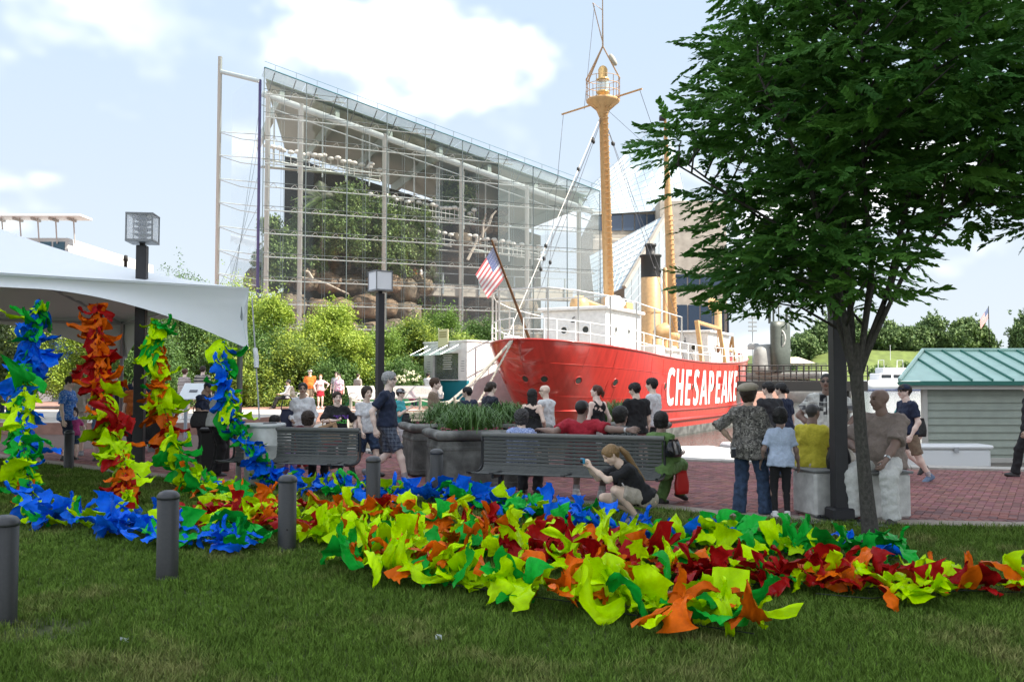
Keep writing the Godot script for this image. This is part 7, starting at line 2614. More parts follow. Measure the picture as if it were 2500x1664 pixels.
	st.set_smooth_group(1)
	tube(st,[Vector3.ZERO,Vector3(0,31.2,0)],0.19,14)
	part(m,"pole",done(st),steel)
	var bx:=Vector3(-22.75,0.35,-80.2)-Vector3(-26.98,0.35,-82.0)
	st=shape()
	st.set_smooth_group(1)
	tube(st,[Vector3(0.1,29.8,0),bx+Vector3(0,28.3,0)],0.20,12)
	part(m,"boom",done(st),steel)
	for k in 9:
		var y:=24.2-k*2.18
		st=shape()
		tube(st,[Vector3(0,y,0),bx+Vector3(0,y-0.75,0)],0.045,5)
		tube(st,[Vector3(0,y-0.05,0),bx*0.55+Vector3(0,y-0.95,0),bx+Vector3(0,y-1.35,0)],0.045,5)
		part(m,"strut",done(st),steel)
	st=shape()
	st.set_smooth_group(1)
	tube(st,[bx+Vector3(0,0,0),bx+Vector3(0,28.4,0)],0.13,10)
	part(m,"blue_post",done(st),mat("blue_post",lin(0.10,0.12,0.32),0.4))
	for k in 4:
		st=shape()
		tube(st,[bx+Vector3(0,26.0-k*3.0,0),Vector3(-1.0,4.0+3.5*k-4.0,-4.0)],0.015,4)
		part(m,"stay",done(st),edge)
	var rocks:=thing("rock_cliff","heap of brown boulders and ledges behind the glass wall","rocks",Vector3.ZERO)
	var rm:=[]
	for v in 6:
		rm.append(rock_mesh(900+v))
	var cols:=[mat("rock_a",lin(0.30,0.235,0.155),0.9,{"tex":noise_tex("stain",0.006,0.5,1.0,6),"scale":0.9,"norm":normal_tex("rocky",0.015,14.0,5),"nscale":1.0}),mat("rock_b",lin(0.25,0.205,0.145),0.9,{"tex":noise_tex("stain",0.006,0.5,1.0,6),"scale":0.9}),mat("rock_c",lin(0.33,0.235,0.15),0.9,{"tex":noise_tex("stain",0.006,0.5,1.0,6),"scale":0.9})]
	for layer in [[0.5,15.5,0.3,2.2,3.8],[0.5,14.5,2.8,2.6,4.4],[0.5,14.5,5.6,3.2,4.2],[0.5,15.5,8.2,4.0,3.8],[0.5,17.5,10.6,5.0,3.2],[2.0,18.0,12.6,8.2,2.4],[3.0,24.0,14.3,10.5,2.4],[21.0,27.0,15.5,7.0,2.8],[21.5,27.0,17.6,7.6,2.6],[22.0,27.0,19.3,8.0,2.2],[21.0,33.0,6.5,9.0,3.0],[20.0,33.5,3.0,7.5,3.4],[16.0,33.0,9.0,11.5,3.0]]:
		var t:float=layer[0]
		while t<layer[1]:
			var s:float=layer[4]*rnd(0.6,1.15)
			part(rocks,"rock",rm[rng.randi()%6],cols[rng.randi()%3],Transform3D(Basis(Vector3.UP,rnd(0,TAU)).scaled(Vector3(s*0.62,s*rnd(0.4,0.6),s*0.55)),aq(t,layer[2]+rnd(-0.3,0.5),layer[3]+rnd(-0.5,0.8))))
			t+=s*rnd(0.6,0.85)
	st=shape()
	for q in [[3.5,11.0,2.9,8.5,9.6,3.2],[5.0,10.9,3.0,4.2,11.6,2.8],[20.5,13.5,3.0,22.6,17.0,2.6],[22.6,17.0,2.6,23.4,18.6,2.4],[22.0,15.8,2.7,22.2,18.2,2.2]]:
		tube(st,[aq(q[0],q[1],q[2]),aq((q[0]+q[3])/2,(q[1]+q[4])/2+0.3,q[2]),aq(q[3],q[4],q[5])],[0.16,0.13,0.08],6)
	part(rocks,"bare_branch",done(st),mat("dead_wood",lin(0.4,0.36,0.3),0.9))
func rock_mesh(seed_:int)->Mesh:
	var n:=FastNoiseLite.new()
	n.seed=seed_
	n.noise_type=FastNoiseLite.TYPE_CELLULAR
	n.cellular_return_type=FastNoiseLite.RETURN_DISTANCE2_SUB
	n.frequency=0.55
	n.fractal_octaves=2
	var st:=shape()
	st.set_smooth_group(1)
	var g:=[]
	for i in 13:
		var row:=[]
		for j in 21:
			var th:=PI*i/12.0
			var ph:=TAU*(j%20)/20.0
			var d:=Vector3(sin(th)*cos(ph),cos(th),sin(th)*sin(ph))
			var q:=Vector3(signf(d.x)*pow(absf(d.x),0.75),signf(d.y)*pow(absf(d.y),0.7),signf(d.z)*pow(absf(d.z),0.75))
			row.append(q*(0.95+0.32*n.get_noise_3dv(d*2.2)))
		g.append(row)
	for i in 12:
		for j in 20:
			quad(st,g[i][j],g[i][j+1],g[i+1][j+1],g[i+1][j])
	return done(st)
func glazed(o:Node3D,a:Vector3,b:Vector3,c:Vector3,d:Vector3,nu:int,nv:int,pane:Material,bar:Material,r:=0.06)->void:
	for i in nu:
		for j in nv:
			var q:=[]
			for e in [[0.02,0.02],[0.98,0.02],[0.98,0.98],[0.02,0.98]]:
				var u:float=(i+e[0])/nu
				var v:float=(j+e[1])/nv
				q.append(a.lerp(b,u).lerp(d.lerp(c,u),v))
			var st:=shape()
			quad(st,q[0],q[1],q[2],q[3])
			part(o,"glass_pane",done(st),pane)
	for i in nu+1:
		var st:=shape()
		tube(st,[a.lerp(b,float(i)/nu),d.lerp(c,float(i)/nu)],r,4)
		part(o,"glazing_bar",done(st),bar)
	for j in nv+1:
		var st:=shape()
		tube(st,[a.lerp(d,float(j)/nv),b.lerp(c,float(j)/nv)],r,4)
		part(o,"glazing_bar",done(st),bar)
func build_second_building()->void:
	var o:=thing("angular_building","concrete building with slanted glass pyramid roofs behind the ship","building",Vector3.ZERO)
	var con:=mat("pale_concrete",lin(0.50,0.46,0.40),0.85,{"tex":noise_tex("grime",0.012,0.82,1.0,5),"scale":0.12})
	var pane:=mat("pyramid_glass",lin(0.50,0.58,0.62),0.08,{"metal":0.45})
	var bar:=mat("pyramid_bar",lin(0.3,0.34,0.38),0.5)
	var dark:=mat("dark_glass",lin(0.05,0.08,0.13),0.08,{"metal":0.3})
	var st:=shape()
	box(st,Vector3(17.5,0.35,-130),Vector3(25.4,23.0,-106),0.05)
	part(o,"block",done(st),con)
	st=shape()
	box(st,Vector3(10.0,0.35,-132),Vector3(17.4,19.2,-108),0.05)
	part(o,"low_block",done(st),con)
	for q in [[12.6,14.2],[7.2,10.6]]:
		for i in 5:
			st=shape()
			box(st,Vector3(17.9+i*1.45,q[0],-105.98),Vector3(19.2+i*1.45,q[1],-105.9))
			part(o,"window",done(st),dark)
		for i in 7:
			st=shape()
			box(st,Vector3(25.41,q[0],-107.8-i*2.9),Vector3(25.48,q[1],-105.3-i*2.9-0.2))
			part(o,"window",done(st),dark)
	for i in 6:
		st=shape()
		box(st,Vector3(10.6+i*1.5,20.0,-109.6),Vector3(11.95+i*1.5,22.0,-109.5))
		part(o,"band_window",done(st),dark)
	st=shape()
	box(st,Vector3(10.0,19.21,-131),Vector3(19.8,22.4,-109.65),0.0)
	part(o,"band_storey",done(st),con)
	glazed(o,Vector3(9.0,21.8,-109.0),Vector3(21.5,22.6,-109.0),Vector3(22.4,40.0,-128.0),Vector3(9.0,27.4,-128.0),12,12,pane,bar,0.05)
	glazed(o,Vector3(9.2,10.5,-100.0),Vector3(12.4,12.0,-99.5),Vector3(18.2,21.2,-105.5),Vector3(9.2,16.4,-106.0),8,10,pane,bar,0.05)
	glazed(o,Vector3(12.6,4.0,-99.8),Vector3(17.4,4.0,-104.0),Vector3(18.2,21.0,-105.6),Vector3(12.5,11.8,-99.7),6,9,mat("wall_glass",lin(0.5,0.58,0.62),0.05,{"metal":0.4,"alpha":0.5}),bar,0.05)
	st=shape()
	box(st,Vector3(-0.25,0,-0.2),Vector3(0.25,Vector3(12.4,12.0,-99.4).distance_to(Vector3(18.4,21.6,-105.4)),0.2),0.03,along(Vector3(12.4,12.0,-99.4),Vector3(18.4,21.6,-105.4)))
	part(o,"edge_beam",done(st),con)
	st=shape()
	box(st,Vector3(9.6,15.0,-108.2),Vector3(14.2,18.6,-107.0),0.1)
	part(o,"vent_block",done(st),con)
	for k in 3:
		part(o,"louvre",box_mesh(Vector3(2.0,0.2,0.12)),dark,at(Vector3(12.9,16.4+k*0.5,-106.93)))
func build_kiosk()->void:
	var st:=shape()
	box(st,Vector3(7.5,-1.1,-27.5),Vector3(22.0,-0.36,-18.6),0.03)
	structure("floating_dock",st,mat("dock_wood",lin(0.27,0.245,0.21),0.9,{"tex":noise_tex("slat_grain",0.02,0.6,1.0,4),"scale":Vector3(0.4,3,3)}),"grey timber floating dock under the kiosk")
	var o:=thing("kiosk","grey green clapboard kiosk with teal standing seam metal roof","kiosk",Vector3(0,-0.36,0))
	var clap:=mat("clapboard",lin(0.36,0.40,0.34),0.75,{"tex":noise_tex("grime2",0.01,0.9,1.0,5),"scale":0.5})
	var trim:=mat("kiosk_trim",lin(0.48,0.46,0.42),0.7)
	var x0:=10.05
	var x1:=19.5
	var z0:=-22.0
	var z1:=-26.4
	st=shape()
	var plan:=PackedVector2Array([Vector2(x0+0.05,z0-0.05),Vector2(x1-0.05,z0-0.05),Vector2(x1-0.05,z1),Vector2(x0+2.1,z1)])
	slab(st,plan,1.99,0.0)
	part(o,"wall_core",done(st),clap)
	for i in 11:
		var y:=0.02+i*0.18
		st=shape()
		for side in 2:
			if side==0:
				var p:=[Vector3(x0,y,z0+0.02),Vector3(x1,y,z0+0.02),Vector3(x1,y+0.185,z0-0.025),Vector3(x0,y+0.185,z0-0.025)]
				quad(st,p[0],p[1],p[2],p[3])
				quad(st,p[0]-Vector3(0,0,0.05),p[1]-Vector3(0,0,0.05),p[1],p[0])
			else:
				var p:=[Vector3(x0+2.03,y,z1),Vector3(x0-0.02,y,z0),Vector3(x0+0.025,y+0.185,z0),Vector3(x0+2.075,y+0.185,z1)]
				quad(st,p[0],p[1],p[2],p[3])
				quad(st,p[0]+Vector3(0.05,0,0),p[1]+Vector3(0.05,0,0),p[1],p[0])
		part(o,"clapboard",done(st),clap)
	part(o,"corner_board",box_mesh(Vector3(0.12,2.0,0.12),0.01),trim,at(Vector3(x0,1.0,z0)))
	part(o,"sill_board",box_mesh(Vector3(x1-x0,0.12,0.1),0.01),trim,at(Vector3((x0+x1)/2,0.06,z0+0.06)))
	var teal:=mat("teal_roof",lin(0.42,0.63,0.55),0.45,{"metal":0.1,"tex":noise_tex("grime2",0.01,0.9,1.0,5),"scale":0.4})
	var teal_d:=mat("teal_edge",lin(0.02,0.15,0.115),0.45)
	var e:=0.75
	var ya:=1.98
	var yr:=2.79
	var zm:=(z0+z1)/2
	var A:=Vector3(x0-e,ya,z0+0.35)
	var B:=Vector3(x1+e,ya,z0+0.35)
	var C:=Vector3(x1+e,ya,z1-0.35)
	var D:=Vector3(11.5,ya,z1-0.35)
	var R0:=Vector3(x0+1.0,yr,zm)
	var R1:=Vector3(x1,yr,zm)
	st=shape()
	var K:=A.lerp(R0,0.52)
	var K2:=D.lerp(R0,0.52)
	quad(st,A,B,R1,R0)
	quad(st,C,D,R0,R1)
	quad(st,D,A,K,K2)
	tri(st,K,R0,K2)
	part(o,"roof",done(st),teal)
	var sn:=19
	for i in sn:
		var x:float=x0+0.5+i*0.5
		var top:=Vector3(x,yr+0.02,zm) if x>R0.x else A.lerp(R0,(x-A.x)/(R0.x-A.x))+Vector3(0,0.02,0)
		var low:=Vector3(x,ya+0.02,z0+0.35)
		st=shape()
		box(st,Vector3(-0.018,0,-0.03),Vector3(0.018,low.distance_to(top),0.03),0.0,along(low,top))
		part(o,"roof_seam",done(st),teal_d)
	for q in [[A,R0],[D,R0],[R0,R1]]:
		st=shape()
		tube(st,[q[0]+Vector3(0,0.03,0),q[1]+Vector3(0,0.03,0)],0.05,6)
		part(o,"ridge_cap",done(st),teal)
	st=shape()
	box(st,Vector3(A.x,ya-0.10,A.z-0.05),Vector3(B.x,ya-0.004,A.z+0.03))
	tube(st,[A+Vector3(0.02,-0.05,-0.06),D+Vector3(0.02,-0.05,0)],0.05,4)
	part(o,"eaves_edge",done(st),teal_d)
	st=shape()
	slab(st,PackedVector2Array([Vector2(A.x+0.1,A.z-0.06),Vector2(B.x,A.z-0.06),Vector2(B.x,z1-0.3),Vector2(D.x+0.1,z1-0.3)]),ya-0.102,ya-0.2)
	part(o,"soffit",done(st),trim)
	var b:=thing("dock_box","long white plastic dock box standing before the kiosk","box",Vector3(9.9,-0.36,-20.6))
	part(b,"body",box_mesh(Vector3(1.72,0.42,0.62),0.05),mat("dock_box_white",lin(0.72,0.73,0.73),0.4),at(Vector3(0,0.24,0)))
	part(b,"lid",box_mesh(Vector3(1.80,0.09,0.70),0.03),mat("dock_box_white",Color()),at(Vector3(0,0.50,0)))
	part(b,"latch",box_mesh(Vector3(0.1,0.12,0.02),0.004),mat("latch",lin(0.35,0.36,0.37),0.4),at(Vector3(0.05,0.44,0.36)))
	for x in [-0.6,0.6]:
		part(b,"foot",box_mesh(Vector3(0.2,0.05,0.55)),mat("dock_box_white",Color()),at(Vector3(x,0.026,0)))
	for i in 2:
		var t:=thing("timber_offcut",["long yellow timber offcut beside the white dock box","short yellow timber offcut on top of the longer one"][i],"timber",Vector3(8.6+0.1*i,-0.36+0.11*i,-20.9),0.1*i)
		part(t,"beam",box_mesh(Vector3(0.62-0.25*i,0.1,0.14),0.008),mat("new_timber",lin(0.5,0.31,0.1),0.8),at(Vector3(0,0.055,0)))
	for i in 2:
		var f:=thing("white_float",["white flat float moored by the quay beyond the jeans","second white float further along the quay"][i],"float",[Vector3(7.0,-1.3,-33.0),Vector3(11.0,-1.3,-36.0)][i],[0.35,0.2][i])
		part(f,"deck",box_mesh(Vector3(3.6,0.3,5.0),0.08),mat("float_white",lin(0.72,0.72,0.72),0.5),at(Vector3(0,0.22,0)))
		part(f,"fender",box_mesh(Vector3(3.75,0.14,5.15),0.06),mat("float_fender",lin(0.06,0.06,0.06),0.6),at(Vector3(0,0.12,0)))
func build_far_shore()->void:
	var st:=shape()
	st.set_smooth_group(1)
	slab(st,PackedVector2Array([Vector2(60,-356),Vector2(900,-356),Vector2(1600,-1500),Vector2(-1600,-1500),Vector2(-500,-420),Vector2(20,-400)]),0.4,-2.0)
	structure("far_shore",st,mat("far_ground",lin(0.10,0.15,0.05),0.95),"low green far shore across the harbour")
	st=shape()
	st.set_smooth_group(1)
	var prof:=[[0.0,0.42],[10.0,2.5],[26.0,7.2],[28.5,7.3],[50.0,15.6],[56.0,16.6],[60.0,16.8],[220.0,17.6]]
	var N:=40
	for i in N:
		for k in prof.size()-1:
			var q:=[]
			for c in [[0,0],[1,0],[1,1],[0,1]]:
				var x:float=108.0+330.0*(i+c[0])/N
				var ramp:=smoothstep(0.0,1.0,clampf((x-108.0)/42.0,0,1))
				var pz:float=prof[k+c[1]][0]
				var py:float=lerpf(0.42,prof[k+c[1]][1],ramp)
				q.append(Vector3(x,py+0.25*sin(x*0.13)*ramp,-372.0-pz+4.0*sin(x*0.021)))
			quad(st,q[0],q[1],q[2],q[3])
	structure("grass_hill",st,mat("hill_grass",lin(0.155,0.215,0.045),0.95,{"tex":noise_tex("hill_tone",0.012,0.72,1.0,5),"scale":0.03,"world":true}),"smooth mown grassy hill across the harbour")
	var far_leaf:=mat("far_leaf",Color.WHITE,0.8,{"vc":true,"back":Color(0.35,0.35,0.35)})
	var tops:=[[136,-420,13.5,5.0,"pale thin tree at the left end of the hill"],[150,-432,14,7.5,"dark round tree left of the trunk on the hill"],[143,-428,11,6.5,"lower tree left of the trunk on the hill"],[163,-434,15,7.5,"broad tree just left of the lamp post on the hill"],[182,-436,15,6.5,"round tree right of the trunk on the hill"],[190,-434,11,5.5,"small tree right of the trunk on the hill"],[203,-438,17,8.5,"large rounded tree left of the hill flagpole"],[213,-434,11,6.5,"lighter low tree left of the hill flagpole"],[221,-438,15.5,7.0,"tree directly left of the hill flagpole"],[229,-440,13,5.5,"tree directly behind the hill flagpole"],[249,-436,12,7.0,"tree at the left foot of the big clump on the hill"],[259,-440,23,11.5,"tallest dark tree of the big clump on the hill"],[270,-444,19,9.5,"middle tree of the big clump on the hill"],[281,-442,21,10.5,"right tall tree of the big clump on the hill"],[285,-434,14,7.0,"pale low tree at the right of the big clump"],[303,-446,14,7.0,"tree right of the big clump on the hill"],[313,-446,12.5,6.0,"smaller tree towards the right edge on the hill"],[324,-448,14,7.0,"tree at the far right edge of the hill"],[122,-410,14,4.5,"tall slim tree near the foot of the hill at left"]]
	for t in tops:
		var y:=16.6 if t[0]>150 else lerpf(0.4,16.6,clampf((t[0]-108.0)/42.0,0,1))
		leafy_tree("hill_tree",t[4],Vector3(t[0],y,t[1]),t[2]*0.86,t[3]*1.2,1300,1.5,Color(0.09,0.16,0.055),Color(0.19,0.27,0.09),far_leaf,"trees on the grassy hill",int(t[0]),0.02,0.25)
	var foot:=[[150,-366,6,4.5,"round tree on the far bank behind the checked shirt"],[162,-368,8,3.0,"pointed tree on the far bank left of the lamp post"],[186,-366,8.5,4.5,"bushy tree on the far bank right of the trunk"],[199,-365,11,5.5,"loose airy tree on the far bank left of the kiosk"],[212,-366,9.5,7.0,"wide bushy tree on the far bank beside the kiosk roof"],[100,-330,8,4.5,"bushy tree on the far bank behind the submarine"],[92,-322,6,4.0,"low tree on the far bank behind the ship's bow"],[176,-368,8,4.0,"small bush tree on the far bank behind the trunk"]]
	for t in foot:
		leafy_tree("bank_tree",t[4],Vector3(t[0],0.4,t[1]),t[2],t[3],800,1.2,Color(0.10,0.18,0.05),Color(0.22,0.31,0.09),far_leaf,"trees on the far bank",int(t[0])+7)
	var fp:=thing("hill_flagpole","white flagpole with striped flag on the hill top","flagpole",Vector3(225.5,16.6,-425.0))
	st=shape()
	st.set_smooth_group(1)
	tube(st,[Vector3.ZERO,Vector3(0,20.5,0)],[0.28,0.14],8)
	part(fp,"pole",done(st),mat("pole_pale",lin(0.75,0.75,0.75),0.4))
	flag_mesh(fp,Vector3(-0.2,20.0,0),Vector3(-0.2,14.8,0),8.5,Vector3(-0.55,-0.72,0.2))
	for i in 2:
		var fm:=thing("light_mast",["slim lattice light mast on the far bank right of the ship's bow","short lamp mast at the right end of the hill"][i],"light mast",[Vector3(91,0.4,-340),Vector3(318,17,-440)][i])
		st=shape()
		tube(st,[Vector3.ZERO,Vector3(0,[26.0,8.0][i],0)],0.22,6)
		part(fm,"pole",done(st),mat("mast_grey",lin(0.35,0.36,0.36),0.6))
		for k in 4:
			part(fm,"lamp_bar",box_mesh(Vector3(3.2,0.5,0.4)),mat("mast_grey",Color()),at(Vector3(0,[25.0,7.8][i]-k*1.6,0)))
	yacht("large white motor yacht left of the dark lamp post",Vector3(118,-1.3,-275),26.0,0.15)
	yacht("white motor yacht just right of the tree trunk",Vector3(129,-1.3,-292),16.0,1.2)
	yacht("small white cruiser moored near the kiosk roof",Vector3(142,-1.3,-298),13.0,1.5)
	yacht("low white cruiser beside the kiosk's eaves",Vector3(158,-1.3,-300),12.0,0.2)
	for i in 9:
		var pl:=single("mooring_pile","dark mooring pile standing in the water at the far marina","pile",cached("pile",func():
			var s:=shape()
			lathe(s,[Vector2(0.3,-1.5),Vector2(0.28,5.0),Vector2(0.0,5.3)],8)
			return done(s)),mat("pile_wood",lin(0.07,0.06,0.05),0.9),"mooring piles at the far marina",at(Vector3(122+i*5.2+rnd(-1,1),-1.3,-286-rnd(0,12))))
	st=shape()
	box(st,Vector3(112,-1.6,-304),Vector3(190,-0.7,-302),0.05)
	structure("marina_pier",st,mat("pile_wood",Color()),"low dark pier of the far marina")
	build_submarine()
	build_footbridge()
func yacht(label:String,p:Vector3,ln:float,turn:float)->void:
	var o:=thing("motor_yacht",label,"boat",p,turn,"white boats in the far marina")
	var white:=mat("yacht_white",lin(0.75,0.76,0.77),0.35)
	var s:=ln/14.0
	var st:=shape()
	st.set_smooth_group(1)
	var rings:=[]
	for i in 11:
		var u:=i/10.0
		var x:=(u-0.5)*ln
		var b:=2.1*s*(1.0 if u<0.55 else 1.0-pow((u-0.55)/0.45,2.0)*0.98)
		var dh:=(1.7+0.9*u*u)*s
		var r:=PackedVector3Array()
		for q in [[-1.0,1.0],[-0.85,0.1],[-0.5,-0.2],[0.5,-0.2],[0.85,0.1],[1.0,1.0]]:
			r.append(Vector3(x+(0.5*s if q[1]>0.5 and u>0.8 else 0.0),q[1]*dh,q[0]*b))
		rings.append(r)
	skin_rings(st,rings)
	part(o,"hull",done(st),white)
	part(o,"cabin",box_mesh(Vector3(ln*0.5,1.3*s,3.0*s),0.3),white,at(Vector3(-ln*0.06,2.2*s,0)))
	for z in [-1.52,1.52]:
		for k in 3:
			part(o,"window",box_mesh(Vector3(ln*0.12,0.55*s,0.06)),mat("yacht_window",lin(0.02,0.025,0.03),0.1),at(Vector3(-ln*0.22+k*ln*0.15,2.35*s,z*s)))
	part(o,"flybridge",box_mesh(Vector3(ln*0.3,0.9*s,2.4*s),0.2),white,at(Vector3(-ln*0.1,3.3*s,0)))
	part(o,"flybridge_window",box_mesh(Vector3(0.1,0.5*s,2.2*s)),mat("yacht_window",Color()),at(Vector3(ln*0.055,3.3*s,0)))
	st=shape()
	for q in [[-0.22,0.8],[0.02,0.8]]:
		tube(st,[Vector3(q[0]*ln,3.6*s,-0.9*s),Vector3(q[0]*ln,5.0*s,-0.8*s),Vector3(q[0]*ln,5.0*s,0.8*s),Vector3(q[0]*ln,3.6*s,0.9*s)],0.06*s,5)
	tube(st,[Vector3(-0.1*ln,5.0*s,0),Vector3(-0.1*ln,7.5*s,0)],0.04*s,5)
	part(o,"radar_arch",done(st),white)
	part(o,"waterline",box_mesh(Vector3(ln*0.8,0.2*s,3.9*s),0.05),mat("yacht_blue",lin(0.02,0.04,0.12),0.4),at(Vector3(-ln*0.08,0.12*s,0)))
func build_submarine()->void:
	var o:=thing("submarine","moored grey submarine with tall dark conning tower and white emblem","submarine",Vector3(38.4,-1.3,-130.0),-0.72)
	var grey:=mat("sub_grey",lin(0.33,0.34,0.33),0.6,{"tex":noise_tex("grime",0.012,0.82,1.0,5),"scale":0.2})
	var dark:=mat("sub_dark",lin(0.10,0.12,0.105),0.5,{"tex":noise_tex("grime",0.012,0.82,1.0,5),"scale":0.3})
	var st:=shape()
	st.set_smooth_group(1)
	var rings:=[]
	for i in 25:
		var u:=i/24.0
		var x:=-34.0+45.0*u
		var r:=3.6*pow(maxf(0.001,sin(PI*clampf(0.02+0.96*u,0,1))),0.35)
		rings.append(ring(Vector3(x,0.2+0.8*pow(absf(u-0.5)*2,3),0),Vector3.RIGHT,r,20,Vector3.UP,r*0.95))
	skin_rings(st,rings)
	part(o,"hull",done(st),grey)
	st=shape()
	box(st,Vector3(-26,3.2,-1.5),Vector3(7,4.2,1.5),0.25)
	part(o,"casing",done(st),grey)
	st=shape()
	st.set_smooth_group(1)
	var rr:=[]
	for i in 7:
		var y:float=[4.1,5.0,6.4,7.4,7.8,8.2,8.3][i]
		var k:float=[1.0,1.0,0.96,0.92,0.82,0.55,0.2][i]
		rr.append(ring(Vector3(-1.4,y,0),Vector3.UP,4.0*k,20,Vector3.RIGHT,1.6*k))
	skin_rings(st,rr)
	part(o,"bridge_fairing",done(st),grey)
	st=shape()
	st.set_smooth_group(1)
	rr=[]
	for y in [4.3,7.5,10.6,11.4,11.5]:
		var k:float=1.0 if y<11.0 else (0.97 if y<11.45 else 0.6)
		rr.append(ring(Vector3(0.4,y,0),Vector3.UP,2.4*k,20,Vector3.RIGHT,1.1*k))
	skin_rings(st,rr)
	part(o,"tower",done(st),dark)
	st=shape()
	st.set_smooth_group(1)
	lathe(st,[Vector2(1.0,0),Vector2(0.95,0.5),Vector2(0.65,0.85),Vector2(0,1.05)],16,Vector3(-3.6,7.6,0.3))
	part(o,"sonar_dome",done(st),mat("dome_pale",lin(0.36,0.37,0.37),0.5))
	st=shape()
	st.set_smooth_group(1)
	for side in [1.0]:
		var pts:=[]
		for i in 25:
			var a:=TAU*i/24.0
			pts.append(Vector3(0.9+sin(a)*0.85,9.0+cos(a)*1.25,1.30*side))
		tube(st,pts,0.1,5,false)
		tube(st,[Vector3(0.6,9.7,1.3*side),Vector3(1.1,9.9,1.3*side),Vector3(1.3,9.4,1.3*side),Vector3(0.9,9.0,1.3*side),Vector3(0.7,8.5,1.3*side),Vector3(1.1,8.2,1.3*side)],0.1,5)
	part(o,"emblem",done(st),mat("emblem_white",lin(0.7,0.72,0.7),0.6))
	st=shape()
	for q in [[-0.6,3.3,0.14],[0.2,4.8,0.1],[1.4,2.0,0.18],[2.2,1.2,0.2],[-1.2,1.4,0.2]]:
		tube(st,[Vector3(q[0],11.3,0),Vector3(q[0],11.4+q[1],0)],q[2],6)
	box(st,Vector3(-1.1,13.6,-0.8),Vector3(0.3,13.9,0.8))
	part(o,"periscopes",done(st),dark)
	st=shape()
	for i in 16:
		var x:=-25.0+i*2.1
		for z in [-1.4,1.4]:
			tube(st,[Vector3(x,4.2,z),Vector3(x,5.4,z)],0.05,4)
	for z in [-1.4,1.4]:
		for y in [4.8,5.4]:
			tube(st,[Vector3(-25,y,z),Vector3(6.5,y,z)],0.035,4)
	part(o,"deck_rail",done(st),dark)
	st=shape()
	box(st,Vector3(42.0,-1.5,-150),Vector3(50.0,1.3,-138),0.05)
	structure("submarine_pier",st,mat("pale_paving",Color()),"pale pier beside the submarine")
	var aw:=thing("pier_awning","cream canopy on posts over the submarine's gangway","canopy",Vector3(44.2,1.3,-142))
	st=shape()
	quad(st,Vector3(-3,3.0,-3),Vector3(3,3.0,-3),Vector3(1.0,4.1,0),Vector3(-1.0,4.1,0))
	quad(st,Vector3(3,3.0,3),Vector3(-3,3.0,3),Vector3(-1.0,4.1,0),Vector3(1.0,4.1,0))
	tri(st,Vector3(-3,3.0,3),Vector3(-3,3.0,-3),Vector3(-1.0,4.1,0))
	tri(st,Vector3(3,3.0,-3),Vector3(3,3.0,3),Vector3(1.0,4.1,0))
	part(aw,"roof",done(st),mat("awning_cream",lin(0.62,0.54,0.44),0.8))
	for q in [[-2.8,-2.8],[2.8,-2.8],[2.8,2.8],[-2.8,2.8]]:
		part(aw,"post",box_mesh(Vector3(0.14,3.0,0.14)),dark,at(Vector3(q[0],1.5,q[1])))
func build_footbridge()->void:
	var o:=thing("footbridge","black steel footbridge with open railings between ship and pier","bridge",Vector3.ZERO)
	var m:=mat("bridge_black",lin(0.015,0.015,0.016),0.6)
	var a:=Vector3(12.6,1.35,-60.0)
	var b:=Vector3(23.7,1.35,-60.0)
	var st:=shape()
	box(st,Vector3(a.x,0.95,-61.6),Vector3(b.x,1.62,-60.0),0.02)
	part(o,"deck",done(st),m)
	for z in [-60.05,-61.55]:
		for y in [1.95,2.3,2.66]:
			st=shape()
			tube(st,[Vector3(a.x,y,z),Vector3(b.x,y,z)],0.032,5)
			part(o,"rail",done(st),m)
		for i in 14:
			part(o,"post",box_mesh(Vector3(0.07,1.05,0.07)),m,at(Vector3(a.x+i*(b.x-a.x)/13.0,2.14,z)))
	for x in [16.0,22.5]:
		st=shape()
		lathe(st,[Vector2(0.25,-1.6),Vector2(0.25,1.0)],10,Vector3(x,0,-60.8))
		part(o,"pile",done(st),m)
